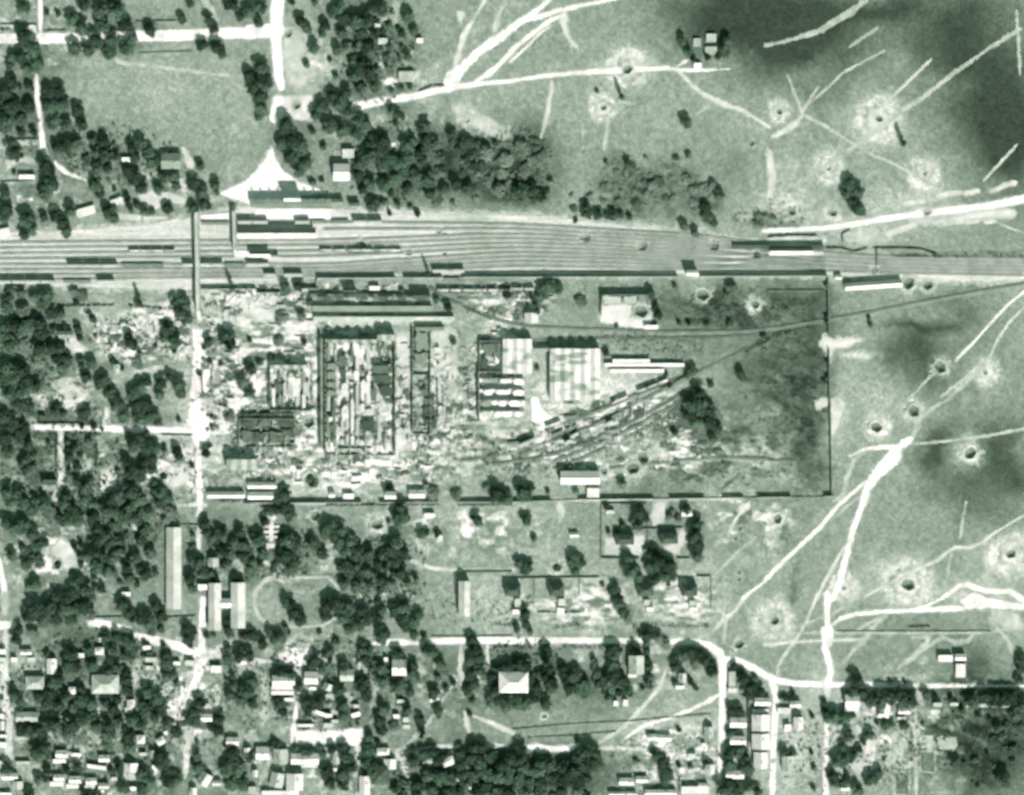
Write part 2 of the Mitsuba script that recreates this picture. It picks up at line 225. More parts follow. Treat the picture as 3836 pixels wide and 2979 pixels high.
def contour(field, x, y, z):
    """The triangles of a grid where the field is positive, cut along its zero line."""
    ny, nx = field.shape
    idx = np.arange((ny - 1) * (nx - 1)); j, i = idx // (nx - 1), idx % (nx - 1)
    a = j * nx + i; b = a + 1; c = a + nx + 1; d = a + nx
    tri = np.concatenate([np.stack([a, b, c], 1), np.stack([a, c, d], 1)])
    f = field.ravel(); P = np.stack([x.ravel(), y.ravel(), z.ravel()], 1); pos = f[tri] > 0; n = pos.sum(1)
    V, F, k = [], [], 0
    full = tri[n == 3]
    u, inv = np.unique(full, return_inverse=True)
    if len(full): V.append(P[u]); F.append(inv.reshape(-1, 3)); k = len(u)
    def cut(p, q):
        t = f[p] / (f[p] - f[q]); return P[p] + (P[q] - P[p]) * t[:, None]
    for want in (1, 2):
        s, m = tri[n == want], pos[n == want]
        if not len(s): continue
        odd = np.argmax(m if want == 1 else ~m, axis=1); r = np.arange(len(s))
        p, q, w = s[r, odd], s[r, (odd + 1) % 3], s[r, (odd + 2) % 3]
        pq, pw = cut(p, q), cut(p, w); o = k + np.arange(len(s))
        if want == 1:
            V += [P[p], pq, pw]; L = len(s); F.append(np.stack([o, o + L, o + 2 * L], 1)); k += 3 * L
        else:
            V += [pq, P[q], P[w], pw]; L = len(s)
            F += [np.stack([o, o + L, o + 2 * L], 1), np.stack([o, o + 2 * L, o + 3 * L], 1)]; k += 4 * L
    return (np.vstack(V), np.vstack(F)) if V else None
def sheet(fn, lo, hi, lift, rag, wl, seed, fine=1):
    i0, i1 = max(0, int((lo[0] - GX[0]) / CELL) - 4), min(NX, int((hi[0] - GX[0]) / CELL) + 5)
    j0, j1 = max(0, int((lo[1] - GY[0]) / CELL) - 4), min(NY, int((hi[1] - GY[0]) / CELL) + 5)
    if fine > 1:
        xs = GX[0] + CELL * np.arange(i0 * fine, i1 * fine + 1) / fine; ys = GY[0] + CELL * np.arange(j0 * fine, j1 * fine + 1) / fine
    else: xs, ys = GX[i0:i1 + 1], GY[j0:j1 + 1]
    if len(xs) < 2 or len(ys) < 2: return None
    x, y = np.meshgrid(xs, ys)
    q = np.stack([x, y, 0 * x + seed * 3.3], -1)
    f = fn(x, y) + rag * 2 * (meshkit.fbm(q / wl, 3, seed=seed) - .5)
    return contour(f, x, y, Hs(x, y) + lift)
LEVELS = []
def lift(lo, hi, floor=0.04):
    """The lowest free height, in steps of 5 mm, above every sheet laid before that could touch this one."""
    taken = {l for a, b, l in LEVELS if a[0] <= hi[0] and b[0] >= lo[0] and a[1] <= hi[1] and b[1] >= lo[1]}
    n = int(floor / .005)
    while n in taken: n += 1
    LEVELS.append((lo, hi, n)); return n * .005
LAID = []
def strip(name, pts, ws, m, label, kind='structure', rag=0.7, wl=4.0, fine=2, cat=None):
    if not isinstance(ws, (list, tuple)): ws = [ws] * len(pts)
    if name in ('dirt_track', 'footpath', 'meadow_track', 'village_lane', 'lane'): m = {'m_path': 'm_trail'}.get(m, m)
    if name in ('dirt_track', 'meadow_track'): ws = [w * .86 for w in ws]; rag = max(rag, .6 + .12 * max(ws)); wl = 2.6
    LAID.append((name, (lambda x, y: seg_dist(x, y, pts, ws)), np.array(pts), max(ws) / 2, m, label, rag, wl, fine, min(1.1, .35 + .13 * max(ws))))
def area(name, pts, m, label, kind='structure', rag=1.0, wl=5.0, fine=1):
    LAID.append((name, (lambda x, y: poly_dist(x, y, list(pts))), np.array(pts), 0, m, label, rag, wl, fine, 1.4 if m != 'm_yard' else 3.0))
def lay_all():
    """First the worn verges of every road and patch, then the roads and patches themselves."""
    keys = []
    for i, (name, f, a, w, m, label, rag, wl, fine, v) in enumerate(LAID):
        keys.append(numbered(name)); g = v + 2 * rag + w
        mesh = sheet(lambda x, y: f(x, y) + v, a.min(0) - g, a.max(0) + g, lift(a.min(0) - g, a.max(0) + g), rag + 1.7 * v, 2.8, i + 300, fine)
        if mesh is not None: scene[keys[-1] + '__verge'] = ply(mesh, 'm_verge' if m != 'm_debris' else 'm_scrub', smooth=True)
    top = max(l for _, _, l in LEVELS) * .005 + .005
    for i, (name, f, a, w, m, label, rag, wl, fine, v) in enumerate(LAID):
        mesh = sheet(f, a.min(0) - w - rag, a.max(0) + w + rag, lift(a.min(0) - w - rag, a.max(0) + w + rag, top), rag, wl, i, fine)
        if mesh is not None: scene[keys[i]] = ply(mesh, m, smooth=True)
        tag(keys[i], label, kind='structure')

# ------------------------------------------------------------------ bare ground, roads, paths
def A(name, t, pts, m, label, rag=1.2, wl=5.0): area(name, ML(t, pts) if t != 'o' else OL(pts), m, label, rag=rag, wl=wl)
def R(name, t, pts, ws, m, label, rag=0.6, wl=4.0):
    if isinstance(ws, list): ws = [w * (.4 if t == 'o' else .1) for w in ws]
    else: ws = ws * (.4 if t == 'o' else .1)
    if t != 'o' and name in ('dirt_track', 'footpath', 'meadow_track', 'trench', 'lane', 'village_lane', 'worn_strip'):
        ws = list(ws) if isinstance(ws, list) else [ws] * len(pts)
        for e, f in ((0, 1), (-1, -2)):
            (x, y), (u, v) = pts[e], pts[f]
            if 10 < x < 2174 and 10 < y < 1685 and len(pts) > 1:
                L = math.hypot(u - x, v - y); c = min(.6, 90 / max(L, 1)); q = (x + (u - x) * c, y + (v - y) * c); w0 = ws[e]
                pts = [pts[0], q] + list(pts[1:]) if e == 0 else list(pts[:-1]) + [q, pts[-1]]
                ws = [.35 * w0, w0] + ws[1:] if e == 0 else ws[:-1] + [w0, .35 * w0]
    strip(name, ML(t, pts) if t != 'o' else OL(pts), ws, m, label, rag=rag, wl=wl)
A('railway_yard','o',[(-30,500),(0,498),(180,490),(330,478),(420,462),(540,440),(700,446),(900,452),(1180,462),(1300,478),(1500,496),(1640,520),(1780,540),(1900,548),(2220,548),(2220,602),(1900,600),(1780,586),(1100,584),(690,584),(640,600),(400,618),(0,606),(-30,606)],'m_yard','stony yard of the railway between the station and the works',rag=2.0,wl=9)
A('station_forecourt','o',[(580,312),(588,340),(606,368),(645,392),(700,410),(640,417),(540,438),(500,426),(468,412),(525,387),(560,350)],'m_road','white fan-shaped forecourt north of the station building',rag=1.0)
A('bare_earth','20',[(520,1200),(600,1250),(650,1400),(580,1460),(520,1420),(460,1340),(430,1300)],'m_earth','pale cleared ground among the western trees',rag=2.5)
A('bare_earth','20',[(1420,600),(1580,575),(1600,680),(1560,750),(1460,770),(1400,690)],'m_earth','pale rubble patch west of the works road',rag=1.8)
A('bare_earth','20',[(500,-70),(620,-120),(730,-20),(680,70),(560,90)],'m_earth','pale clearing north of the western lane',rag=3)
A('bare_earth','20',[(870,620),(960,600),(990,760),(860,800)],'m_earth','small pale clearing south of the western lane',rag=1.8)
A('road_junction','20',[(1600,40),(1690,20),(1790,100),(1830,250),(1780,330),(1700,400),(1640,300),(1560,290),(1560,220),(1620,180)],'m_road','wide white junction at the west gate of the works',rag=1.6)
A('works_yard','12',[(760,915),(1000,905),(1185,915),(1180,1040),(1130,1110),(1000,1090),(830,1060),(750,1040)],'m_white','white concrete yard with a crater south of the roofless workshop',rag=1.0)
A('bare_earth','11',[(-20,835),(90,850),(200,800),(215,930),(150,1020),(0,1040),(-60,950)],'m_earth','bright trodden earth west of the long sheds',rag=2.0)
A('bare_earth','10',[(1740,785),(1940,780),(2050,800),(2184,900),(2184,1010),(2060,960),(1900,930),(1750,900)],'m_earth','bright earth east of the long footbridge',rag=2.4)
A('bare_earth','10',[(1180,1010),(1340,1000),(1360,1190),(1280,1260),(1190,1200)],'m_earth','pale rubble field west of the footbridge foot',rag=2.4)
A('bare_earth','10',[(560,1200),(640,1180),(700,1260),(780,1290),(560,1310)],'m_earth','pale ground by the house in the western grove',rag=1.5)
A('storage_yard','31',[(330,1150),(600,1145),(910,1130),(910,1200),(880,1290),(760,1250),(330,1260)],'m_road','long white yard north of the southern terrace houses',rag=1.0)
A('bare_earth','31',[(190,500),(330,440),(400,480),(390,590),(320,600),(200,570)],'m_road','white square where the village lanes meet',rag=1.4)
A('bare_earth','33',[(1640,30),(1760,-30),(1860,10),(2184,70),(2184,110),(1900,100),(1700,110)],'m_road','bright worn earth where the eastern tracks meet',rag=1.8)
A('bare_earth','33',[(1930,120),(2060,110),(2184,250),(2150,300),(1980,250),(1900,180)],'m_path','worn earth south of the eastern track fork',rag=3)
A('villa_yard','22',[(890,1275),(1000,1225),(1040,1180),(1115,1180),(1110,1280),(1085,1340),(1030,1330),(980,1280)],'m_earth','pale drive of the western villa',rag=.8)
A('villa_yard','22',[(1275,1290),(1380,1240),(1430,1140),(1500,1110),(1470,1200),(1410,1330),(1340,1325)],'m_earth','pale drive of the eastern villa',rag=.8)
A('garden_bed','22',[(800,1205),(890,1205),(900,1340),(790,1350)],'m_path','light garden plot in the western villa ground',rag=.8)
A('bare_earth','22',[(1180,1020),(1230,890),(1300,890),(1290,1060),(1200,1090)],'m_earth','pale strip in the garden north of the eastern villa',rag=1.0)
A('bare_earth','13',[(430,1240),(490,1170),(560,1190),(820,1190),(700,1250),(560,1280),(530,1400),(510,1300)],'m_earth','pale breach in the east wall of the works',rag=1.6)
A('bare_earth','23',[(545,30),(600,-20),(650,60),(620,180),(560,330),(545,420)],'m_earth','white strip outside the east wall',rag=1.4)
A('bare_earth','23',[(400,60),(470,0),(540,10),(500,70),(420,100)],'m_earth','white earth inside the gap in the east wall',rag=1.0)
A('bare_earth','13',[(1150,90),(1500,60),(2000,60),(2100,110),(2080,160),(1700,180),(1500,230),(1200,200)],'m_path','pale worn ground along the northeastern road',rag=3.5,wl=6)
A('bare_earth','13',[(0,340),(300,320),(470,330),(510,360),(470,390),(0,400)],'m_earth','bright ground north of the eastern platform',rag=1.0)
A('bare_earth','13',[(520,230),(700,240),(900,240),(1060,330),(1000,370),(700,370),(600,340)],'m_path','trodden ground south of the northeastern road',rag=3)
A('bare_earth','22',[(160,-10),(215,-10),(245,95),(335,165),(385,260),(310,290),(210,270),(165,190)],'m_road','white way between the works halls',rag=1.2)
A('bare_earth','01',[(210,825),(500,815),(470,900),(480,1010),(380,1030),(250,980),(215,990)],'m_earth','pale block of ground by the north road end',rag=1.2)
A('bare_earth','01',[(1080,690),(1150,660),(1215,700),(1210,740),(1150,750)],'m_road','white ground beside the hut at the north road',rag=.8)
A('bare_earth','01',[(240,230),(350,260),(420,420),(450,640),(380,780),(300,720),(240,560)],'m_path','thin pale grass east of the north road',rag=3.5,wl=7)
A('bare_earth','01',[(1700,930),(1780,900),(1860,990),(1960,1000),(2184,1130),(2120,1190),(1960,1130),(1800,1060)],'m_path','pale trampled patch south of the east road',rag=2.6)
A('bare_earth','10',[(1640,1100),(1720,1110),(1760,1330),(1800,1400),(1790,1695),(1620,1695),(1650,1350)],'m_road','broad white roadway at the west side of the works',rag=1.6)
A('burnt_ground','22',[(1300,180),(1420,-40),(1560,-80),(1700,0),(1780,120),(1790,330),(1700,400),(1560,390),(1400,330)],'m_debris','dark ground round the big tree clump in the works',rag=3.5,wl=6)  # dark sheet under and around the tree clump

R('north_road','01',[(190,-30),(175,80),(165,240),(175,400),(190,640),(215,750)],[100,105,100,85,75,50],'m_road','straight white north road')
R('north_road','01',[(190,860),(170,1000)],[90,110],'m_road','short white stub of the north road by the pale block')
R('west_road','00',[(-40,330),(300,330),(560,330),(900,310),(1350,305),(1600,300),(1950,285),(2184,280)],[80,85,85,80,90,95,90,100],'m_road','white road crossing the northwestern trees')
R('west_road','01',[(-60,270),(180,260)],[110,120],'m_road','white road mouth at the north road')
R('lane','00',[(345,-20),(345,280)],32,'m_road','narrow white lane running north in the northwest corner',rag=.3)
R('lane','00',[(310,630),(320,860),(340,980),(350,1100),(365,1250),(410,1340),(560,1470),(740,1540)],[30,36,30,34,42,34,30,20],'m_road','white lane bending southeast past the round tree',rag=.3)
R('lane','00',[(-20,1260),(120,1225),(330,1220)],30,'m_path','pale path west of the bending lane',rag=.4)
R('lane','00',[(60,1450),(80,1390),(200,1350),(320,1400)],40,'m_path','pale yard path by the round tree',rag=.9)
R('lane','00',[(1740,0),(1800,80),(1850,170)],[45,40,30],'m_path','short pale path north of the white road',rag=.4)
R('lane','00',[(1560,1260),(1620,1390),(1640,1500)],[40,60,40],'m_earth','short pale path at the south edge of the grass field',rag=.6)
R('footpath','00',[(950,480),(1050,540),(1250,555),(1560,600),(1950,645)],[25,30,25,25,12],'m_path','faint worn path across the grass field',rag=.9,wl=2)
R('east_road','01',[(845,910),(1000,875),(1120,855),(1350,820),(1550,770),(1750,735),(1950,710),(2190,692)],[75,55,55,55,50,50,34,26],'m_road','white road curving east from the park trees',rag=.3)
R('east_road','02',[(-20,692),(250,650),(560,620),(880,600),(1050,595),(1330,580)],[26,26,34,60,40,30],'m_road','white road through the northern grassland',rag=.3)
R('dirt_track','02',[(1330,580),(1440,600),(1600,600),(1840,590)],[26,30,26,10],'m_road','white track toward the scattered hut ruins',rag=.4)
R('dirt_track','02',[(1370,585),(1490,515)],[20,40],'m_road','short spur to the hut ruins',rag=.4)
R('dirt_track','02',[(1390,590),(1460,650),(1540,740),(1640,810),(1740,860),(1860,910),(1960,940),(2190,1085)],[24,28,34,36,44,40,30,18],'m_earth','pale track bending southeast across the grassland',rag=.6)
R('dirt_track','01',[(1640,760),(1680,660),(1760,580),(1900,440),(2060,330),(2190,240)],[150,150,80,80,85,70],'m_road','broad white track sweeping northeast',rag=.8)
R('dirt_track','02',[(-20,250),(60,190),(150,130),(230,70),(330,-20)],[60,60,50,45,30],'m_road','northern strand of the white track sheaf',rag=.8)
R('dirt_track','02',[(40,190),(200,150),(400,90),(600,45),(900,-15)],[50,40,45,35,25],'m_road','eastern strand of the white track sheaf',rag=.7)
R('dirt_track','02',[(-20,440),(150,300),(300,190),(450,110)],[40,40,40,35],'m_road','southern strand of the white track sheaf',rag=.7)
R('dirt_track','02',[(-20,530),(120,400),(230,290),(330,220)],[25,20,20,12],'m_road','thin outer strand of the white track sheaf',rag=.4)
R('dirt_track','01',[(1860,700),(1980,630),(2060,560),(2190,430)],[40,60,40,34],'m_road','white branch joining the road from the track sheaf',rag=.6)
R('dirt_track','01',[(1990,620),(2090,530),(2190,460)],[10,18,18],'m_path','thin branch beside the white track sheaf',rag=.3)
R('dirt_track','01',[(1690,560),(1730,450),(1760,310),(1850,170),(1960,-20)],[60,40,48,24,24],'m_earth','worn track leading north from the sheaf',rag=.8)
R('dirt_track','01',[(2020,300),(2060,140),(2130,-20)],[50,26,26],'m_path','faint track to the north of the sheaf',rag=.6)
R('dirt_track','01',[(1740,190),(1750,110)],[40,70],'m_earth','pale worn spot beside the northern track',rag=1.2)
R('dirt_track','02',[(450,120),(430,190),(450,270),(500,360),(570,420)],[80,50,35,24,34],'m_earth','hook-shaped pale track south of the sheaf',rag=.5)
R('dirt_track','02',[(340,700),(320,830),(300,960),(280,1050),(240,1170)],[40,40,40,34,16],'m_earth','short pale strip in the north meadow',rag=.4)
R('dirt_track','02',[(815,980),(800,1130),(780,1270)],[30,28,26],'m_path','pale strip south of the small crater',rag=.4)
R('trench','02',[(600,1060),(600,1180)],[20,20],'m_path','short pale strip west of the meadow crater path',rag=.4)
R('footpath','03',[(2150,250),(1900,405),(1590,620),(1300,850),(1080,975),(740,1245),(520,1400),(200,1600)],[24,14,16,26,30,26,40,14],'m_path','long straight trail across the northeastern grass',rag=.4,wl=2)
R('footpath','03',[(290,970),(500,1080),(740,1235),(900,1325),(1100,1410),(1480,1610)],[20,16,14,14,14,12],'m_path','thin trail running southeast across the grass',rag=.4,wl=2)
R('footpath','03',[(170,640),(290,960),(430,740)],[10,16,14],'m_path','thin forked trail at the dark grass',rag=.4,wl=2)
R('dirt_track','03',[(40,1170),(120,1130),(230,1060),(300,980)],[30,50,60,30],'m_earth','bright ground at the grassland trail junction',rag=1.6)
R('dirt_track','03',[(-20,390),(200,340),(450,260),(700,110),(860,-20)],[16,18,40,50,30],'m_path','pale worn strip through the dark grass',rag=1.2)
R('trench','03',[(1390,510),(1000,890)],[16,18],'m_earth','straight pale strip beside the big white crater',rag=.2)  # straight pale strip lying flat on the grass
R('trench','03',[(2130,1230),(1840,1540)],[14,16],'m_earth','straight pale strip at the eastern edge',rag=.2)
R('dirt_track','03',[(10,1300),(40,1500),(20,1690)],[50,60,60],'m_earth','pale worn streak north of the railway',rag=1.4)
R('northeast_road','13',[(-40,275),(250,262),(500,248),(800,205),(1000,170),(1200,140),(1500,108),(1900,55),(2190,0)],[28,34,40,46,50,50,56,56,70],'m_road','white road leaving toward the northeast corner',rag=.6)
R('dirt_track','13',[(-20,80),(100,60),(210,90)],[20,30,20],'m_earth','pale track by the northern craters',rag=.6)
R('dirt_track','13',[(2190,790),(2050,900),(1900,1060),(1760,1220),(1600,1380)],[26,22,20,20,24],'m_road','straight white track in the east field',rag=.3)
R('dirt_track','13',[(2190,920),(2060,1050),(1960,1200),(1890,1360)],[20,16,18,16],'m_earth','narrow white track beside the straight one',rag=.3)
R('footpath','13',[(1890,1380),(1700,1540),(1560,1690)],[60,26,16],'m_path','pale trail south of the narrow track',rag=.7)
R('dirt_track','23',[(1130,440),(1060,520),(930,650),(850,770),(820,860),(780,980),(720,1150),(660,1390),(600,1600),(555,1710)],[130,140,100,70,62,54,56,54,60,60],'m_road','broad white track running south from the dark field',rag=.6)
R('dirt_track','23',[(700,500),(820,440),(980,420),(1120,420),(1230,340)],[16,22,40,40,80],'m_road','white cross track at the head of the broad track',rag=.8)
R('dirt_track','23',[(850,440),(740,530),(680,660),(640,840),(560,880)],[16,26,30,40,24],'m_path','pale loop beside the broad track',rag=.8)
R('dirt_track','23',[(1230,350),(1300,180),(1420,80),(1560,0)],[40,20,14,10],'m_path','thin track north of the broad track head',rag=.5)
R('dirt_track','23',[(850,700),(600,920),(450,1100),(300,1240),(170,1360),(-20,1550)],[20,34,38,30,34,30],'m_road','white track slanting southwest outside the works',rag=.5)
R('dirt_track','23',[(800,830),(560,1020)],[10,18],'m_path','thin strand beside the slanting track',rag=.3)
R('dirt_track','22',[(2190,1530),(2080,1620),(1960,1710)],[24,24,26],'m_road','white slanting track east of the walled plots',rag=.4)
R('dirt_track','32',[(2000,-10),(1880,140),(1800,200),(1720,285),(1580,365)],[26,24,44,16,12],'m_earth','white slanting track joining the village road',rag=.5)
R('dirt_track','23',[(740,1150),(640,1300),(540,1470),(470,1600),(420,1710)],[16,26,28,20,24],'m_earth','western strand of the broad track',rag=.5)
R('dirt_track','33',[(430,-20),(370,110),(340,200),(240,370),(140,500),(90,590),(80,680)],[30,20,22,24,26,24,20],'m_earth','white track crossing the road toward the village',rag=.5)
R('dirt_track','33',[(-20,415),(200,392),(450,380),(850,368)],[34,30,26,20],'m_earth','white track east of the road bend',rag=.5)
R('footpath','33',[(-20,318),(700,312),(1400,312),(1900,308),(2000,285),(2190,285)],[10,14,14,14,14,10],'m_path','long thin straight path along the plot hedge line',rag=.3)
R('dirt_track','33',[(540,250),(620,190),(760,150),(1000,130),(1300,120),(1680,100)],[24,34,36,36,34,60],'m_road','white track curving east',rag=.5)
R('dirt_track','33',[(540,170),(640,90),(800,-10)],[24,18,16],'m_path','thin track branching northeast',rag=.4)
R('dirt_track','33',[(1200,118),(1360,80),(1500,10)],[20,24,24],'m_road','white track joining the curving one',rag=.5)
R('dirt_track','23',[(1500,1700),(1640,1600),(1720,1600),(1860,1650),(2060,1650),(2190,1730)],[34,40,60,50,50,60],'m_road','bright tracks in the southeast field',rag=1.2)
R('dirt_track','33',[(580,650),(700,500),(830,355),(940,220),(1000,170)],[20,26,40,26,36],'m_path','pale track running northeast',rag=.6)
R('dirt_track','33',[(1100,620),(1250,510),(1360,400),(1370,350),(1240,350)],[30,40,40,30,16],'m_path','pale worn trail to the eastern barn',rag=1.0)
R('dirt_track','33',[(1300,480),(1480,350),(1600,390),(1700,380),(1760,320)],[16,30,26,40,16],'m_path','worn path north of the eastern barn',rag=.7)
R('footpath','23',[(820,1700),(1000,1600),(1200,1500),(1450,1385),(1530,1320),(1600,1275),(1720,1280),(1840,1230),(1920,1160),(2190,1000)],[14,18,16,26,24,30,24,20,14,10],'m_earth','winding white path past the big crater',rag=.4)
R('footpath','23',[(1640,1200),(1660,1050),(1690,890)],[12,14,10],'m_path','faint path running north in the east field',rag=.3)
R('footpath','23',[(1240,395),(1500,375),(1850,330),(2190,265)],[10,14,16,12],'m_path','thin path through the dark east field',rag=.3)
R('footpath','23',[(2190,1180),(2050,1320),(1900,1470),(1800,1590)],[14,14,16,16],'m_path','thin path by the east craters',rag=.3)
R('footpath','22',[(2020,890),(1920,1010),(1860,1120),(1830,1210)],[34,20,20,14],'m_earth','pale path outside the southeast wall corner',rag=.5)
R('works_road','20',[(1680,-40),(1680,300),(1700,420),(1690,560),(1700,720),(1705,890)],[130,120,50,46,58,50],'m_road','white road along the west side of the works',rag=.7)
R('works_road','20',[(1490,920),(1750,915)],22,'m_earth','pale cross lane at the road end',rag=.3)
R('works_road','20',[(1710,920),(1695,1000)],40,'m_earth','short pale road stub south of the works',rag=.5)
R('works_road','20',[(1690,1120),(1695,1290)],34,'m_earth','faint road stub between the southern trees',rag=.8)
R('works_road','20',[(1740,50),(1880,0),(2020,10)],[60,60,60],'m_earth','white side way into the works',rag=.9)
R('western_lane','20',[(250,255),(480,258),(700,262),(860,262),(1000,270),(1200,272),(1500,275),(1660,290)],[44,42,40,40,50,46,48,60],'m_road','white lane leading west from the works gate',rag=.5)
R('western_lane','20',[(520,290),(520,500),(520,740),(470,860)],[30,34,34,50],'m_earth','white side lane running south',rag=.3)
R('western_lane','20',[(905,240),(910,100)],[50,30],'m_earth','short white stub north of the lane',rag=.6)
R('corner_lane','20',[(-10,1380),(10,1500),(35,1600),(40,1710)],[40,44,44,50],'m_road','white lane at the west edge',rag=.4)
R('corner_lane','30',[(40,-20),(40,140)],[44,40],'m_path','pale lane going south at the west edge',rag=.4)
R('corner_lane','30',[(-20,250),(110,250)],70,'m_road','white road stub at the west edge',rag=.5)
R('corner_lane','30',[(50,290),(40,500),(45,680),(30,800),(40,940),(80,1050),(75,1200),(70,1400)],[34,36,44,90,70,50,56,60],'m_earth','white village street at the west edge',rag=.5)
R('village_road','30',[(770,225),(900,240),(1090,285)],[50,65,50],'m_road','white road leaving the dark wood',rag=.5)
R('village_road','30',[(1160,335),(1300,370),(1460,410),(1600,450),(1720,510)],[40,70,75,80,90],'m_road','white road running into the lane crossing',rag=.5)
R('village_road','30',[(1735,30),(1725,250),(1720,430),(1725,520),(1690,660),(1640,790),(1575,960)],[58,54,54,100,70,62,44],'m_road','white road going south then southwest',rag=.4)
R('village_road','30',[(1430,950),(1590,955)],[46,44],'m_road','short white side lane at the bend',rag=.4)
R('village_road','30',[(1740,510),(1900,470)],[60,110],'m_earth','pale triangle east of the crossing',rag=.6)
R('south_road','31',[(1000,400),(1110,395),(1200,390),(1290,395),(1420,400)],[20,50,60,40,14],'m_road','white west end of the straight village road',rag=.9)
R('south_road','31',[(1490,385),(1760,380)],[46,54],'m_road','white stretch of the straight village road',rag=.3)
R('south_road','31',[(1895,378),(2190,378)],[54,52],'m_road','white stretch of the straight village road east of the tree row',rag=.3)
R('south_road','32',[(-20,378),(600,378),(1090,380)],[52,46,44],'m_road','middle stretch of the straight village road',rag=.3)
R('south_road','32',[(1320,392),(1420,382),(1560,390),(1680,420),(1760,480),(1790,560),(1790,800),(1785,1100),(1775,1400),(1760,1550)],[40,50,50,54,70,70,56,54,46,30],'m_road','white road bending south through the houses',rag=.4)
R('south_road','32',[(1800,540),(1900,545),(2010,590),(2190,690)],[40,56,54,56],'m_road','white road branching southeast',rag=.3)
R('south_road','33',[(-20,678),(100,722),(250,745),(500,755),(900,755),(1400,765),(1700,762),(2190,765)],[54,50,48,46,42,30,14,12],'m_road','white road running east along the tree belt',rag=.4)
R('village_lane','31',[(-20,550),(180,560)],[50,24],'m_earth','white lane into the village square',rag=.6)
R('village_lane','31',[(340,580),(350,720)],[50,34],'m_earth','short lane south of the square',rag=.6)
R('village_lane','31',[(345,890),(330,1050),(300,1250)],[26,40,44],'m_road','white lane leading to the long yard',rag=.4)
R('village_lane','31',[(60,640),(80,800),(80,960),(60,1080)],[40,44,40,70],'m_path','pale village lane west of the houses',rag=.6)
R('village_lane','31',[(1745,410),(1745,550),(1760,680),(1740,750)],[34,44,60,26],'m_earth','pale lane south from the straight road',rag=.6)
R('village_lane','31',[(1780,990),(1795,1090),(1815,1160)],[30,44,26],'m_earth','pale lane at the meadow corner',rag=.4)
R('village_lane','31',[(1970,400),(1970,540),(1990,580)],[24,24,16],'m_earth','narrow lane off the straight road',rag=.4)
R('village_lane','31',[(1700,720),(1580,900),(1450,1100),(1280,1270),(1180,1330)],[14,22,18,16,14],'m_path','thin diagonal trail among the village trees',rag=.4)
R('village_lane','31',[(1270,1330),(1400,1300),(1560,1280),(1740,1280)],[16,18,26,26],'m_earth','pale lane north of the southern wood',rag=.4)
R('village_lane','31',[(1960,1270),(2140,1275)],[34,22],'m_earth','pale stub at the southern wood',rag=.6)
R('village_lane','31',[(1200,1340),(1240,1420),(1300,1540)],[50,34,40],'m_earth','short pale lane by the white houses',rag=.8)
R('village_lane','31',[(200,1260),(90,1440),(30,1600)],[34,14,14],'m_path','thin lane between the southern gardens',rag=.4)
R('village_lane','30',[(1640,1100),(1600,1180),(1590,1340),(1580,1540)],[34,40,50,34],'m_earth','white lane through the southern gardens',rag=.8)
R('village_lane','30',[(1180,550),(1150,700),(1120,800)],[40,44,30],'m_path','pale garden lane west of the crossing',rag=.7)
R('village_lane','30',[(1850,760),(1850,950)],[44,30],'m_path','pale lane east of the southwest road',rag=.8)
R('village_lane','31',[(1850,1020),(2000,1080),(2190,1165)],[24,34,34],'m_earth','pale path along the meadow edge',rag=.4)
R('village_lane','32',[(-20,1150),(60,1210)],[30,40],'m_earth','end of the meadow edge path',rag=.4)
R('village_lane','32',[(130,1280),(300,1300),(480,1300),(560,1260)],[60,46,40,40],'m_road','white lane north of the dense southern wood',rag=.6)
R('village_lane','32',[(730,1295),(1000,1300),(1300,1310),(1720,1345)],[30,30,26,20],'m_earth','thin white lane north of the new cottages',rag=.3)
R('meadow_track','32',[(1310,620),(1250,780),(1130,920),(1010,1050),(900,1150),(730,1250)],[26,32,36,36,30,34],'m_earth','white track slanting through the south meadow',rag=.4)
R('meadow_track','32',[(1770,830),(1640,910),(1500,975),(1330,1040),(1130,1100),(1030,1160),(930,1240)],[50,34,34,30,34,26,20],'m_road','white track curving from the road into the meadow',rag=.4)
R('meadow_track','32',[(920,1130),(990,1080),(1100,1075)],[18,16,20],'m_path','short loop in the meadow tracks',rag=.4)
R('street','33',[(40,740),(75,850),(65,1000),(50,1250),(45,1500),(40,1710)],[60,56,50,46,46,46],'m_road','white street between the southern houses',rag=.5)
R('street','33',[(510,-20),(505,120),(510,240)],[60,44,44],'m_road','southern stretch of the broad track',rag=.4)
R('street','33',[(505,300),(510,400),(485,440),(520,550),(540,640),(515,740)],[110,80,50,54,54,56],'m_road','broad track crossing the thin path to the road',rag=.6)
R('street','33',[(500,740),(515,850)],[90,30],'m_earth','white stub south of the road',rag=.6)
R('street','33',[(500,1050),(500,1300),(490,1500),(495,1710)],[34,46,40,44],'m_road','straight white street through the southern plots',rag=.5)
R('street','33',[(1250,900),(1260,1200),(1265,1690)],[30,26,24],'m_path','faint garden lane in the southeast plots',rag=.5)
R('back_lane','21',[(1310,1385),(1400,1420),(1510,1455),(1700,1472),(2190,1472)],[24,36,24,24,24],'m_earth','pale back lane north of the walled plots',rag=.3)
_c = O(590,1283)
R('running_track','o',[(590+48*math.cos(a),1283+50*math.sin(a)) for a in np.linspace(math.radians(-95),math.radians(-265),14)],6,'m_path','curved pale end of an oval track',rag=.4)
R('running_track','o',[(592,1333),(640,1338),(690,1334),(716,1318),(728,1290),(724,1255),(704,1234)],4,'m_path','faint far end of the oval track',rag=.5)
R('running_track','o',[(586,1233),(640,1232),(700,1231)],4,'m_path','straight pale side of the oval track',rag=.4)
R('village_lane','22',[(400,890),(410,990),(400,1060)],[60,34,40],'m_path','pale strip at the south gate of the works',rag=.6)
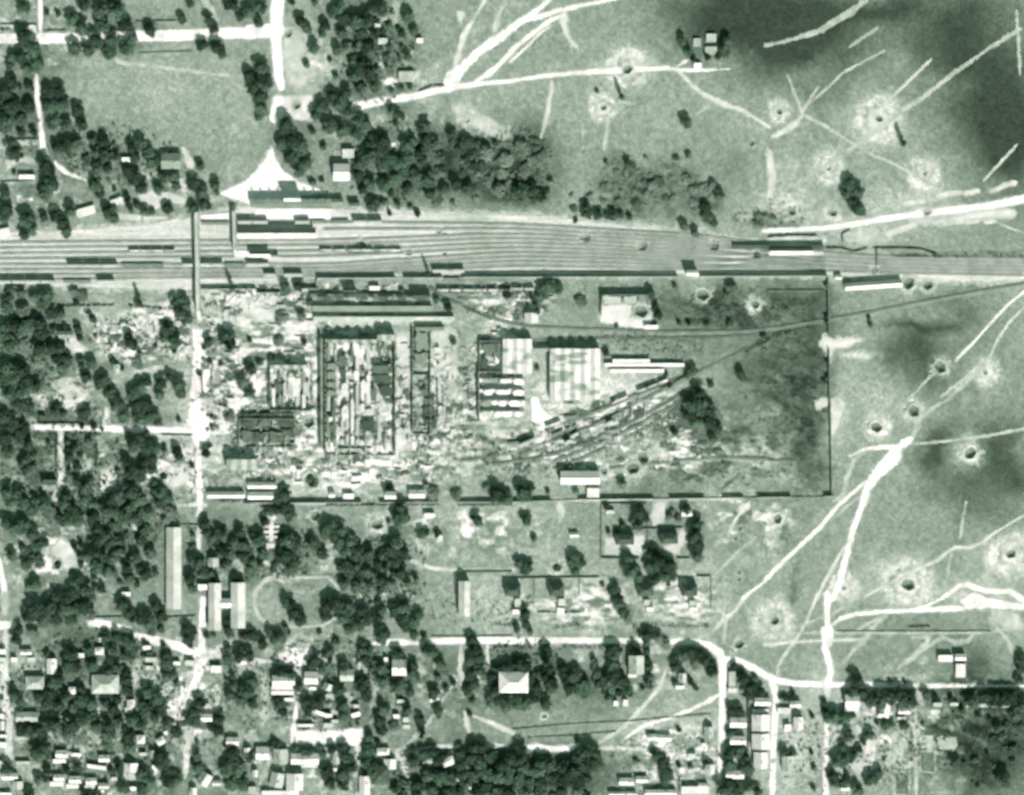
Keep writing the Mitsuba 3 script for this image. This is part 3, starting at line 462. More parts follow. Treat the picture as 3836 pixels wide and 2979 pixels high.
R('village_lane','22',[(330,870),(700,875),(1200,870),(1900,860)],[14,14,16,14],'m_earth','bright verge along the foot of the south wall',rag=.4)
R('works_road','21',[(1120,0),(1170,200),(1165,380),(1180,500)],[90,130,130,60],'m_white','white cleared floor in the roofless main hall',rag=1.4)
R('works_road','21',[(330,905),(700,905)],[16,14],'m_path','pale verge outside the south wall',rag=.3)
R('works_road','11',[(700,1060),(1200,1040),(1640,1035)],[60,60,40],'m_path','pale roadway south of the long sheds',rag=1.2)

for q, m in (([(1330,1210),(1410,1205),(1412,1290),(1325,1290)],'m_path'),([(1470,1215),(1595,1215),(1595,1290),(1465,1295)],'m_path'),([(1300,1330),(1420,1330),(1420,1500),(1310,1490)],'m_scrub'),([(1080,1160),(1180,1150),(1190,1330),(1080,1340)],'m_trail'),([(1010,1330),(1160,1340),(1150,1450),(1000,1440)],'m_trail'),([(1090,1500),(1200,1500),(1200,1690),(1090,1690)],'m_scrub'),([(840,1200),(940,1200),(900,1420),(830,1400)],'m_earth'),([(700,1400),(840,1370),(960,1450),(760,1500)],'m_path'),([(530,1120),(640,1110),(600,1220),(530,1240)],'m_trail')):
    A('garden_plot','33',q,m,'garden plot in the southeast beside the street',rag=1.2)
for t, q, w in (('13',[(1480,1690),(1640,1560),(1780,1440),(1880,1390)],14),('13',[(1220,1690),(1420,1480),(1560,1380)],10),('03',[(700,400),(830,310),(950,230)],16),('03',[(370,870),(520,740),(640,620),(1000,430)],12),('33',[(560,640),(470,560),(380,540)],10),('22',[(1740,1500),(1900,1330),(2080,1180)],10),('33',[(700,330),(840,240),(1000,170)],14),('33',[(100,330),(320,240),(480,170)],12),('02',[(900,870),(1010,880)],20),('02',[(1560,980),(1680,900)],12),('03',[(2120,90),(2140,400),(2150,640)],16),('13',[(1930,190),(2060,250),(2184,290)],12),('23',[(1560,1330),(1530,1520),(1480,1680)],12),('32',[(1800,380),(1820,200),(1760,60)],20),('33',[(1900,200),(2050,380),(2100,520)],22)):
    R('footpath',t,q,w,'m_trail','faint worn trail across the grass',rag=.5,wl=2)

for t, pts, w in (('03',[(1450,1668),(1640,1642)],36),('03',[(1690,1648),(1790,1630)],34),('03',[(1905,1632),(1990,1598)],30),('03',[(2010,1582),(2105,1560)],40),('13',[(1420,205),(1550,175),(1690,165)],26),('13',[(1500,218),(1665,196)],24),('13',[(1695,205),(1790,192)],30),('13',[(1860,200),(1935,192)],30),('13',[(1030,298),(1130,262),(1250,222)],44),('13',[(1170,42),(1330,20)],40),('13',[(1710,140),(1900,130),(2090,120)],44),('13',[(690,285),(860,290)],26),('10',[(1040,150),(1180,165)],44),('10',[(1230,168),(1410,160)],26),('10',[(1010,0),(1060,20)],60),('00',[(1290,1650),(1430,1665)],40),('10',[(1450,-10),(1560,20)],60),('10',[(940,235),(1000,245)],24),('10',[(650,310),(740,315)],24)):
    R('bare_strip',t,pts,w,'m_earth','short strip of bare white ground near the railway',rag=.8,wl=3)
A('bare_earth','10',[(1190,-30),(1330,-60),(1430,-10),(1400,50),(1320,90),(1230,60)],'m_earth','bright ground among the trees west of the station',rag=2)
# floors of the ruined halls, worn streaks along the sidings
for pts, m, lb in (([(592,1200),(1185,1200),(1185,2185),(592,2185)],'m_rubble','rubble strewn floor of the largest roofless hall'),([(118,1418),(470,1418),(470,1805),(118,1805)],'m_rubble','rubble strewn floor of the small roofless hall'),([(1500,1110),(1700,1120),(1720,1900),(1520,2000)],'m_path','pale littered ground east of the narrow hall')):
    A('hall_floor','11',pts,m,lb,rag=1.5)
A('works_yard','11',[(1195,1150),(1310,1130),(1318,1500),(1310,2150),(1200,2160)],'m_earth','bright ground between the largest hall and the narrow hall',rag=2.2)
A('hall_floor','20',[(2045,190),(2508,190),(2508,415),(2045,415)],'m_debris','burnt floor near the west gate of the works',rag=1.5)
A('hall_floor','11',[(1340,1110),(1480,1110),(1490,2000),(1340,2000)],'m_floor_grey','grey floor of the narrow burnt-out hall',rag=1)
for t, pts, w, m in (('22',[(0,470),(120,410),(205,365)],26,'m_earth'),('12',[(1100,1690),(1300,1600),(1480,1500)],24,'m_earth'),('22',[(480,420),(620,320),(830,220),(1000,120)],14,'m_path'),('22',[(330,150),(500,110),(700,30),(820,-30)],16,'m_path'),('22',[(330,200),(560,185)],30,'m_earth'),('22',[(250,310),(330,280)],30,'m_earth'),('22',[(520,360),(590,320)],34,'m_earth'),('22',[(220,400),(420,330),(640,240)],10,'m_debris'),('22',[(400,140),(640,110),(860,50),(1050,-30)],14,'m_debris'),('22',[(640,260),(820,200),(1000,90)],12,'m_debris'),('12',[(1180,1680),(1380,1570),(1500,1490)],16,'m_debris'),('12',[(980,1690),(1180,1590),(1300,1530)],14,'m_debris'),('22',[(1380,325),(1530,275)],22,'m_earth'),('22',[(1000,570),(1220,560)],14,'m_debris'),('22',[(860,660),(980,655)],20,'m_earth'),('22',[(1780,780),(1880,700),(1950,640)],20,'m_debris'),('22',[(540,110),(660,90)],16,'m_earth')):
    R('worn_strip',t,pts,w,m,'streak of bare ground along the diagonal sidings',rag=.7,wl=2.5)
lay_all()

# ------------------------------------------------------------------ craters: a bowl of dark earth and a ragged ring of thrown soil
rng = np.random.default_rng(11)
for k, (X, Y, r, R_) in enumerate(CR):
    key = numbered('bomb_crater'); n = 40
    ph = rng.random(6) * 6.28
    ang = np.linspace(0, 2 * math.pi, n, endpoint=False)
    jag = 1 + .20 * np.sin(3 * ang + ph[0]) + .16 * np.sin(7 * ang + ph[1]) + .20 * np.sin(13 * ang + ph[2]) + .08 * rng.standard_normal(n)
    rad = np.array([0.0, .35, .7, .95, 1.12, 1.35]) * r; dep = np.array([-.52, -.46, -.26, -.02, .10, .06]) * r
    tail = np.array([1.55 * r])
    V, m_in, m_out = [], [], []
    def ringv(rr, dd, jj, draped):
        x, y = X + rr * jj * np.cos(ang), Y + rr * jj * np.sin(ang)
        return np.stack([x, y, (Hs(x, y) if draped else 0) + dd + np.zeros(n)], 1)
    base = float(np.mean(Hs(X + 1.4 * r * np.cos(ang), Y + 1.4 * r * np.sin(ang))))
    small = 1 + .1 * np.sin(2 * ang + ph[3]) + .06 * np.sin(5 * ang + ph[4])
    bowl = [ringv(a, base + b, small, False) for a, b in zip(rad[:4], dep[:4])]
    outer = [ringv(rad[3], base + dep[3] + .0, small, False), ringv(rad[4], base + dep[4], small, False), ringv(rad[5], dep[5] + .05, small, True)]
    for i, a in enumerate(tail):
        w = (i + 1) / len(tail); outer.append(ringv(a, .0, (1 - w) * small + w * jag, True))
    def lace(rings):
        F = []
        for q in range(len(rings) - 1):
            a = q * n + np.arange(n); b = q * n + (np.arange(n) + 1) % n
            F += [np.stack([a, a + n, b + n], 1), np.stack([a, b + n, b], 1)]
        return np.vstack(rings), np.vstack(F)
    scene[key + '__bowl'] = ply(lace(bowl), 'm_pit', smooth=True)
    scene[key + '__rim'] = ply(lace(outer), 'm_ejecta' if R_ > 1.7 * r else 'm_verge', smooth=True)
    if R_ > 1.6 * r:
        ox, oy = .12 * R_ * math.cos(ph[5]), .12 * R_ * math.sin(ph[5])
        def ray(x, y, q):
            t_ = np.arctan2(y - Y, x - X); d = np.hypot(x - X - ox, y - Y - oy)
            return np.minimum(q * R_ * (1 + .10 * np.sin(3 * t_ + ph[0]) + .10 * np.sin(5 * t_ + ph[1]) + .07 * np.sin(11 * t_ + ph[2])) - d, 1.5 * (np.hypot(x - X, y - Y) - 1.15 * r))
        for q, nm_, mm, rg, wl_ in ((.92, 'scattered_earth', 'm_verge', 2.6 + .12 * R_, 2.6), (.62, 'thrown_earth', 'm_ejecta', 1.4 + .14 * R_, 2.2)):
            lo, hi = np.array([X - 1.5 * R_, Y - 1.5 * R_]), np.array([X + 1.5 * R_, Y + 1.5 * R_])
            mesh = sheet(lambda x, y: ray(x, y, q), lo, hi, lift(lo, hi), rg, wl_, k + int(q * 50), 2)
            if mesh is not None: scene[key + '__' + nm_] = ply(mesh, mm, smooth=True)
    where = 'in the grassland' if Y > 60 and X > 60 else 'in the eastern field' if X > 280 else 'in the works ground' if -170 < X and Y > -90 else 'in the southern ground'
    tag(key, f'{"large" if r > 4 else "small"} crater {"with a broad pale ring" if R_ > 9 else "with a thin pale rim"} {where}', group='craters ' + where, kind='structure')

# ------------------------------------------------------------------ mesh helpers
def box(x0, x1, y0, y1, z0, z1):
    v = np.array([[x, y, z] for z in (z0, z1) for x, y in ((x0, y0), (x1, y0), (x1, y1), (x0, y1))], float)
    f = np.array([[0, 2, 1], [0, 3, 2], [4, 5, 6], [4, 6, 7], [0, 1, 5], [0, 5, 4], [1, 2, 6], [1, 6, 5], [2, 3, 7], [2, 7, 6], [3, 0, 4], [3, 4, 7]])
    return v, f
def slab(q, t):
    """A plate under the polygon q (its corners seen anticlockwise from above), t thick."""
    q = np.asarray(q, float); n = len(q); v = np.vstack([q, q - [0, 0, t]]); f = []
    for i in range(1, n - 1): f += [[0, i, i + 1], [n, n + i + 1, n + i]]
    for i in range(n):
        j = (i + 1) % n; f += [[i, n + i, n + j], [i, n + j, j]]
    return v, np.array(f)
def join(ms):
    V, F, k = [], [], 0
    for v, f in ms: V.append(np.asarray(v)); F.append(np.asarray(f) + k); k += len(v)
    return np.vstack(V), np.vstack(F)
def place(m, x, y, z, rot=0.0):
    v, f = m; c, s = math.cos(rot), math.sin(rot)
    return np.stack([v[:, 0] * c - v[:, 1] * s + x, v[:, 0] * s + v[:, 1] * c + y, v[:, 2] + z], 1), f
def quad_strip(p, q):  # two faces between polylines
    n = len(p); i = np.arange(n - 1)
    return np.vstack([p, q]), np.vstack([np.stack([i, i + 1, i + 1 + n], 1), np.stack([i, i + 1 + n, i + n], 1)])
def rect(t, x0, y0, x1, y1):
    a, b = M(t, x0, y1), M(t, x1, y0)
    return (a[0] + b[0]) / 2, (a[1] + b[1]) / 2, b[0] - a[0], b[1] - a[1]
RNG = random.Random(5)
def low(x, y, w, d): return float(np.min(Hs([x - w / 2, x + w / 2, x - w / 2, x + w / 2, x], [y - d / 2, y - d / 2, y + d / 2, y + d / 2, y]))) - .1

ROOF = {'p': 'm_pale', 'w': 'm_white', 'l': 'm_light', 'm': 'm_mid', 'd': 'm_dark', 's': 'm_roof_stained', 'b': 'm_roof_burnt'}
TONE = {'p': 'pale', 'w': 'white', 'l': 'pale grey', 'm': 'grey', 'd': 'dark', 's': 'stained pale', 'b': 'burnt dark'}
def gable_parts(w, d, h, rise, ns, over=.4):
    """Walls with gable ends and two roof plates; ns: the ridge runs north-south."""
    a, b = (d, w) if ns else (w, d)   # a along the ridge
    A_, B_ = a / 2, b / 2
    wall = [box(-A_, A_, -B_, B_, 0, h)]
    for s in (-1, 1):
        e = s * A_; i = s * (A_ - .25)
        tri = np.array([[e, -B_, h], [e, B_, h], [e, 0, h + rise], [i, -B_, h], [i, B_, h], [i, 0, h + rise]])
        wall.append((tri, np.array([[0, 1, 2], [3, 5, 4], [0, 2, 5], [0, 5, 3], [1, 4, 5], [1, 5, 2]])))
    k = rise / B_; e = over
    def plate(s):
        q = [[-A_ - e, s * (B_ + e), h - k * e + .18], [A_ + e, s * (B_ + e), h - k * e + .18], [A_ + e, s * .02, h + rise + .18], [-A_ - e, s * .02, h + rise + .18]]
        return slab(q if s < 0 else q[::-1], .16)
    r = math.pi / 2 if ns else 0
    W_ = place(join(wall), 0, 0, 0, r); P = [place(plate(s), 0, 0, 0, r) for s in (-1, 1)]
    ridge = place(box(-A_ - e, A_ + e, -.14, .14, h + rise + .12, h + rise + .26), 0, 0, 0, r)
    return W_, P, ridge
def hip_parts(w, d, h, rise, over=.4):
    A_, B_ = w / 2 + over, d / 2 + over
    if w >= d: r0, r1 = np.array([-(A_ - B_), 0]), np.array([A_ - B_, 0])
    else: r0, r1 = np.array([0, -(B_ - A_)]), np.array([0, B_ - A_])
    z, zt = h + .1, h + rise + .1
    c = [np.array([-A_, -B_, z]), np.array([A_, -B_, z]), np.array([A_, B_, z]), np.array([-A_, B_, z])]
    R0, R1 = np.array([*r0, zt]), np.array([*r1, zt])
    if w >= d: F = [[c[0], c[1], R1, R0], [c[1], c[2], R1], [c[2], c[3], R0, R1], [c[3], c[0], R0]]
    else: F = [[c[0], c[1], R0], [c[1], c[2], R1, R0], [c[2], c[3], R1], [c[3], c[0], R0, R1]]
    return box(-w / 2, w / 2, -d / 2, d / 2, 0, h), [slab(f, .16) for f in F]
TAKEN = []
def house(t, x0, y0, x1, y1, kind, tone, h=3.2, rot=0.0, name='house', label=None, cat=None, group=None, pitch=.42):
    x, y, w, d = rect(t, x0, y0, x1, y1); TAKEN.append((x, y, w, d))
    if kind == 's': h = min(h, 2.6)
    nm = name if name != 'house' else ('shed' if kind in 's' or w * d < 26 else 'house')
    key = numbered(nm); z = low(x, y, w, d); r = math.radians(rot); put = lambda m: place(m, x, y, z, r)
    wallm = 'm_wall_light' if tone in 'wl' else 'm_wall_mid'; m = ROOF[tone]
    if kind in 'gn':
        if kind == 'n': pitch = max(pitch, .62)
        rise = pitch * (d if kind == 'g' else w) / 2
        W_, P, ridge = gable_parts(w - .8, d - .8, h, rise, kind == 'n')
        part(key, 'wall', put(W_), wallm)
        for q in P: part(key, 'roof', put(q), m)
        part(key, 'ridge', put(ridge), 'm_light' if tone in 'wl' else 'm_mid')
        top = h + rise
    elif kind == 'h':
        rise = pitch * min(w, d) / 2
        W_, P = hip_parts(w - .8, d - .8, h, rise)
        part(key, 'wall', put(W_), wallm)
        for q in P: part(key, 'roof', put(q), m)
        top = h + rise
    elif kind == 's':
        k = .25 * d
        part(key, 'wall', put(box(-w / 2 + .25, w / 2 - .25, -d / 2 + .25, d / 2 - .25, 0, h - .1)), wallm)
        part(key, 'roof', put(slab([[-w / 2, -d / 2, h], [w / 2, -d / 2, h], [w / 2, d / 2, h + k], [-w / 2, d / 2, h + k]], .14)), m)
        top = 0
    else:
        part(key, 'wall', put(box(-w / 2 + .1, w / 2 - .1, -d / 2 + .1, d / 2 - .1, 0, h)), wallm)
        part(key, 'roof', put(box(-w / 2, w / 2, -d / 2, d / 2, h + .003, h + .22)), m); top = 0
    if top and w * d > 40 and nm == 'house':
        cx, cy = RNG.uniform(-.25, .25) * w, RNG.choice((-.1, .12)) * d
        part(key, 'chimney', put(box(cx - .4, cx + .4, cy - .4, cy + .4, top - 1.2, top + .9)), 'm_wall_mid')
    if label: tag(key, label, cat or nm, group)
    return key
def houses(zone, t, rows, group=None):
    """A list of houses; each label says tone, roof and its turn from the west within the zone."""
    made = {}
    for r in rows:
        x0, y0, x1, y1, kind, tone = r[:6]; h = r[6] if len(r) > 6 else 3.2; rot = r[7] if len(r) > 7 else 0
        key = house(t, x0, y0, x1, y1, kind, tone, h, rot)
        nm = key.split('_')[0]; shape = {'g': 'gabled', 'n': 'gabled', 'h': 'hipped', 's': 'lean-to', 'f': 'flat'}[kind]
        made.setdefault((TONE[tone], shape, nm), []).append((x0 + x1, key))
    for (tone, shape, nm), ks in made.items():
        ks.sort()
        for i, (_, key) in enumerate(ks):
            o = order(i, len(ks))
            tag(key, f'{tone} {shape} roofed {nm}{", " + o if o else ""} {zone}', nm, 'village houses ' + zone if nm == 'house' else 'sheds ' + zone)

# ------------------------------------------------------------------ the wall round the works
def wall_run(pts, h, th, jag=0.0, step=3.0, seed=0):
    """A wall with a broken crest along the points; one closed mesh."""
    r = np.random.default_rng(seed); out = []
    for (x0, y0), (x1, y1) in zip(pts[:-1], pts[1:]):
        L = math.hypot(x1 - x0, y1 - y0); n = max(2, int(L / step) + 1); s = np.linspace(0, 1, n)
        x, y = x0 + (x1 - x0) * s, y0 + (y1 - y0) * s; nx, ny = -(y1 - y0) / L * th / 2, (x1 - x0) / L * th / 2
        g = Hs(x, y) - .15; top = g + .15 + h * (1 - jag * r.random(n))
        a, b = np.stack([x + nx, y + ny, g], 1), np.stack([x - nx, y - ny, g], 1); c, d = np.stack([x + nx, y + ny, top], 1), np.stack([x - nx, y - ny, top], 1)
        out += [quad_strip(b, d), quad_strip(d, c), quad_strip(c, a)]
        for e in (0, -1):
            out.append((np.array([a[e], b[e], d[e], c[e]]), np.array([[0, 1, 2], [0, 2, 3]] if e else [[0, 2, 1], [0, 3, 2]])))
    return join(out)
def wall_thing(segs, h, th, label, jag=0.0, m='m_wall_mid', name='perimeter_wall', group=None, cap=True):
    key = numbered(name)
    for i, pts in enumerate(segs):
        part(key, 'wall_section', wall_run(pts, h, th, jag, seed=i + len(scene) % 50), m)
        if cap and jag == 0: part(key, 'coping', place(wall_run(pts, .16, th + .16, 0), 0, 0, h + .003), 'm_light')
    return tag(key, label, 'wall', group)
N = lambda t, *p: [M(t, *q) for q in p]
wall_thing([N('11',(520,680),(1190,678)), N('11',(1260,677),(1590,676)), [M('11',1760,672), M('12',0,672), M('12',1410,668)], [M('12',1592,665), M('12',2184,663), M('13',508,661)]], 4.3, .6, 'long high north wall of the works beside the railway')
wall_thing([N('13',(512,665),(522,1180)), N('13',(522,1285),(526,1695)), N('23',(530,5),(545,835))], 3.4, .6, 'broken east wall of the works facing the field', jag=.15)
wall_thing([N('20',(2080,905),(2184,902)) + N('21',(0,900),(900,896)), N('21',(1050,895),(1550,893)), N('21',(1700,893),(2184,890)) + N('22',(330,880)), N('22',(560,870),(1205,865)), N('22',(1340,863),(1640,860)), N('22',(1790,857),(1975,855)), N('22',(2090,853),(2184,852)) + N('23',(200,850)), N('23',(480,845),(565,842))], 3.3, .55, 'south wall of the works broken by several gaps')
wall_thing([N('22',(1205,864),(1340,863)), N('22',(1640,860),(1790,857)), N('22',(1975,855),(2090,853)), N('23',(200,850),(480,845)), N('22',(330,880),(560,870))], 1.3, .5, 'low broken stretches of wall in the gaps of the south wall', jag=.6, cap=False)
wall_thing([N('11',(520,690),(516,740))], 3.0, .5, 'short wall stub at the northwest corner of the works')
wall_thing([N('10',(1715,775),(2184,772)) + N('11',(0,805),(200,805)), N('11',(420,770),(530,770))], 3.4, .6, 'wall north of the bright trodden ground by the footbridge')
wall_thing([N('13',(0,785),(480,783))], 1.4, .5, 'low wall in the scrub near the northeast corner', jag=.3, cap=False)

# ------------------------------------------------------------------ works halls
def ruin(key, t, x0, y0, x1, y1, h, bays, rows, m='m_wall_mid', sides='nsew', th=.7, jag=.5, seed=1, floor='m_rubble', roofs=(), cross=(), colh=.7, ns=True):
    """A bombed hall: broken outer walls, rows of stumps of columns between the bays, cross walls and the roof plates that are left."""
    a, b = M(t, x0, y1), M(t, x1, y0)
    X0, Y0, X1, Y1 = a[0], a[1], b[0], b[1]
    edge = {'n': [(X0, Y1), (X1, Y1)], 's': [(X0, Y0), (X1, Y0)], 'w': [(X0, Y0), (X0, Y1)], 'e': [(X1, Y0), (X1, Y1)]}
    full = {'n': 'north', 's': 'south', 'w': 'west', 'e': 'east'}
    for s in sides:
        hh = h if s.islower() else h * .45
        part(key, 'wall', wall_run(edge[s.lower()], hh, th, jag if s.islower() else .9, 2.0, seed + ord(s)), m)
    if floor:
        zmax = float(np.max(Hs(*np.meshgrid(np.linspace(X0, X1, 30), np.linspace(Y0, Y1, 30)))))
    r = random.Random(seed)
    for i in range(1, bays):
        u = i / bays
        for j in range(1, rows + 1):
            v = j / (rows + 1)
            if r.random() < .18: continue
            x, y = (X0 + u * (X1 - X0), Y0 + v * (Y1 - Y0)) if ns else (X0 + v * (X1 - X0), Y0 + u * (Y1 - Y0))
            hh = h * colh * r.uniform(.5, 1.1)
            part(key, 'column', place(box(-.35, .35, -.35, .35, 0, hh), x, y, float(Hs(x, y)) - .2), 'm_concrete')
        runs = []
        v = 0.02
        while v < .96:   # crane beams still lying on the columns
            L = r.uniform(.06, .2)
            if r.random() < .62:
                p = [(X0 + u * (X1 - X0), Y0 + q * (Y1 - Y0)) if ns else (X0 + q * (X1 - X0), Y0 + u * (Y1 - Y0)) for q in (v, min(v + L, .98))]
                part(key, 'crane_beam', place(wall_run(p, r.uniform(.7, 1.3), .8, .3, 4.0, r.randint(0, 999)), 0, 0, r.choice((0, 0, h * .4))), r.choice(('m_wall_mid', 'm_mid', 'm_concrete')))
            v += L + r.uniform(.01, .05)
    for q in cross:
        part(key, 'cross_wall', wall_run(N(t, *q[:2]), q[2], .5, .5, 2.0, seed + int(q[0][0])), m)
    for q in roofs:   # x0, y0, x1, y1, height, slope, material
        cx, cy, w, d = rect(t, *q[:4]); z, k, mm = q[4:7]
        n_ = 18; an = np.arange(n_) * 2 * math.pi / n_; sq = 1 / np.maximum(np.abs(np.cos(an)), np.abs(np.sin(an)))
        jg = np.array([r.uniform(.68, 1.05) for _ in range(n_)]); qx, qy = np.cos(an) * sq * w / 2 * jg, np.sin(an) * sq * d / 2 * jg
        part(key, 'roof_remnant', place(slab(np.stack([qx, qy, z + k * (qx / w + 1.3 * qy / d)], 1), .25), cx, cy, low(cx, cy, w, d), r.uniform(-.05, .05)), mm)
def multi_gable(key, t, x0, y0, x1, y1, h, bays, rise, m, ns=True, walls='m_wall_light', gap=()):
    """A hall under a row of parallel gable roofs."""
    x, y, w, d = rect(t, x0, y0, x1, y1); z = low(x, y, w, d)
    part(key, 'wall', place(box(-w / 2 + .2, w / 2 - .2, -d / 2 + .2, d / 2 - .2, 0, h), x, y, z), walls)
    b = (w if ns else d) / bays; a = d if ns else w
    for i in range(bays):
        o = -(w if ns else d) / 2 + (i + .5) * b
        pieces = []
        for s in (-1, 1):
            q = [[-a / 2, s * b / 2, h + .02], [a / 2, s * b / 2, h + .02], [a / 2, s * .01, h + rise], [-a / 2, s * .01, h + rise]]
            q = slab(q if s < 0 else q[::-1], .2)
            part(key, 'roof', place(place(q, 0, 0, 0, math.pi / 2 if ns else 0), x + (o if ns else 0), y + (0 if ns else o), z), m)
        for e in (-1, 1):
            tri = np.array([[e * a / 2, -b / 2 + .05, h - .2], [e * a / 2, b / 2 - .05, h - .2], [e * a / 2, 0, h + rise - .25], [e * (a / 2 - .3), -b / 2 + .05, h - .2], [e * (a / 2 - .3), b / 2 - .05, h - .2], [e * (a / 2 - .3), 0, h + rise - .25]])
            tm = (tri, np.array([[0, 1, 2], [3, 5, 4], [0, 2, 5], [0, 5, 3], [1, 4, 5], [1, 5, 2]]))
            part(key, 'gable', place(place(tm, 0, 0, 0, math.pi / 2 if ns else 0), x + (o if ns else 0), y + (0 if ns else o), z), walls)

k = numbered('factory_hall')
multi_gable(k, '12', 318, 1278, 745, 1712, 6.4, 5, 2.4, 'm_roof_stained')
tag(k, 'pale factory hall with five ridged bays and stained roof, east of the ruins', 'factory hall')
k = numbered('roofless_hall')
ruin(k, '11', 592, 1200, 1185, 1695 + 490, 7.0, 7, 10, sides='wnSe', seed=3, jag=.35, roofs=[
    (975,1420,1170,1500,5.5,.6,'m_debris'),(985,1500,1175,1580,5.2,.8,'m_dark'),(1040,1590,1175,1690,5.4,.5,'m_dark'),(975,1600,1030,1740,4.6,.6,'m_debris'),(695,1340,780,1440,4.6,.8,'m_debris'),(715,1450,770,1540,4,.8,'m_dark'),  # dark plates: roof left in shadow, the shade put into their colour
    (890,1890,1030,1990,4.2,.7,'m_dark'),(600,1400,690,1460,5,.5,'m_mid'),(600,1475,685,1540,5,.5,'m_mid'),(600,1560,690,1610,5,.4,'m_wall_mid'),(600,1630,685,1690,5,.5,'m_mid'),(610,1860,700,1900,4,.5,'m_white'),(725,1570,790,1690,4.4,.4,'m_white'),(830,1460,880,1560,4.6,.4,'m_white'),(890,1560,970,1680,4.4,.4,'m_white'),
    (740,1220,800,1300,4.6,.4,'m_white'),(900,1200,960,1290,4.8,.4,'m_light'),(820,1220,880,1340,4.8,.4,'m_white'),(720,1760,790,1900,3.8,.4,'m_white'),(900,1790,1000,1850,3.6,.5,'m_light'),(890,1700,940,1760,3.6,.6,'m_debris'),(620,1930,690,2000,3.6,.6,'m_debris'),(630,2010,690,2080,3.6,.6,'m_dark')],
    cross=[((592,1690),(690,1690),4),((1030,1410),(1030,1500),5),((700,2130),(980,2130),2.5)])
multi_gable(k, '11', 610, 1202, 1030, 1232, 7.6, 5, 2.6, 'm_light')
multi_gable(k, '11', 1034, 1160, 1186, 1212, 7.6, 2, 2.2, 'm_light')
def bay_strips(key, t, cuts, y0, y1, odds, seed, h, skip=()):
    """What is left of the roofs, bay by bay: long north-south strips with torn ends."""
    r = random.Random(seed)
    for xa, xb in cuts:
        y = y0
        while y < y1 - 30:
            L = r.uniform(80, 330); yb = min(y + L, y1); m = r.choices(('m_white', 'm_light', 'm_mid', 'm_debris', None), odds)[0]
            if any(a < (xa + xb) / 2 < b and y < d and yb > c for a, b, c, d in skip): m = None
            if m:
                cx, cy, w, d = rect(t, xa + 6, y, xb - 6, yb); n_ = 20; an = np.arange(n_) * 2 * math.pi / n_ + .15; sq = 1 / np.maximum(np.abs(np.cos(an)), np.abs(np.sin(an)))
                jx = np.array([r.uniform(.82, 1.0) for _ in range(n_)]); jy = np.array([r.uniform(.7, 1.0) for _ in range(n_)]); qx, qy = np.cos(an) * sq * w / 2 * jx, np.sin(an) * sq * d / 2 * jy
                part(key, 'roof_strip', place(slab(np.stack([qx, qy, h * r.uniform(.55, .9) + r.uniform(-.12, .12) * qx + r.uniform(-.05, .05) * qy], 1), .2), cx, cy, low(cx, cy, w, d)), m)
            y = yb + r.uniform(4, 40)
bay_strips(k, '11', [(715,758),(758,800),(800,842),(842,885),(885,932),(932,980),(980,1028),(1028,1072),(1072,1120)], 1240, 2100, (.48, .22, .06, .05, .19), 4, 5.0, skip=[(960,1180,1400,1760),(880,1040,1860,2000),(690,790,1340,1540),(1060,1200,1700,2200)])
bay_strips(k, '11', [(598,640),(645,690)], 1240, 2120, (.06, .2, .5, .14, .1), 5, 5.0)
part(k, 'side_aisle', wall_run(N('11', (560, 1190), (563, 1695 + 430)), 7.5, 2.0, .12, 4.0, 4), 'm_wall_mid')
tag(k, 'largest roofless hall, with a tall west wall and a bright cleared floor', 'ruined hall')
k = numbered('roofless_hall')
ruin(k, '11', 1335, 1105, 1485, 1695 + 310, 5.5, 1, 0, sides='weNS', seed=9, jag=.3, roofs=[(1415,1770,1540,1860,3.5,.6,'m_dark'),(1420,1870,1540,1960,3.4,.7,'m_dark'),(1400,1620,1470,1690,3.5,.5,'m_debris'),(1345,1130,1475,1300,3.8,.2,'m_mid'),(1345,1310,1475,1420,3.6,.3,'m_mid'),(1430,1700,1530,1760,3.4,.6,'m_debris')], cross=[((1335,1500),(1485,1500),3),((1545,1530),(1550,1900),3.5),((1590,1600),(1595,1850),2.5)])
part(k, 'head_house', place(box(-12, 12, -1.6, 1.6, 0, 4.6), *M('11', 1480, 1112), 0), 'm_mid')
tag(k, 'narrow burnt-out hall beside the largest roofless hall', 'ruined hall')
k = numbered('roofless_hall')
ruin(k, '11', 118, 1418, 470, 1695 + 110, 6.0, 4, 5, sides='wsE', seed=12, jag=.4, roofs=[(270,1510,380,1690,3.6,.3,'m_white'),(400,1560,460,1690,3.4,.4,'m_light'),(160,1680,250,1780,3,.6,'m_debris'),(160,1570,240,1640,3,.6,'m_debris'),(390,1600,450,1640,3,.5,'m_debris')])
multi_gable(k, '11', 120, 1418, 440, 1450, 6.8, 4, 2.6, 'm_light')
bay_strips(k, '11', [(128,170),(175,220),(225,268),(275,325),(330,380),(385,430)], 1460, 1800, (.25, .25, .12, .2, .18), 8, 4.0)
tag(k, 'small roofless hall with a saw-toothed north front', 'ruined hall')
k = numbered('roofless_hall')
ruin(k, '20', 2040, 185, 2184 + 325, 420, 4.6, 6, 3, sides='wnSE', seed=15, jag=.3, roofs=[(2050,195,2180,250,3.2,.5,'m_dark'),(2200,190,2320,250,3.2,.4,'m_debris'),(2350,190,2500,255,3.2,.4,'m_dark'),(2060,270,2150,400,3,.5,'m_debris'),(2160,300,2250,380,3,.5,'m_dark'),(2300,280,2360,400,3,.5,'m_debris'),(2400,270,2500,330,3,.4,'m_dark')], cross=[((2040,300),(2500,300),3),((2040,145),(2500,140),4.2)])
tag(k, 'dark burnt-out hall near the west gate of the works', 'ruined hall')
k = numbered('factory_hall')
multi_gable(k, '20', 1935, 525, 2184 + 10, 618, 8.0, 3, 2.4, 'm_light')
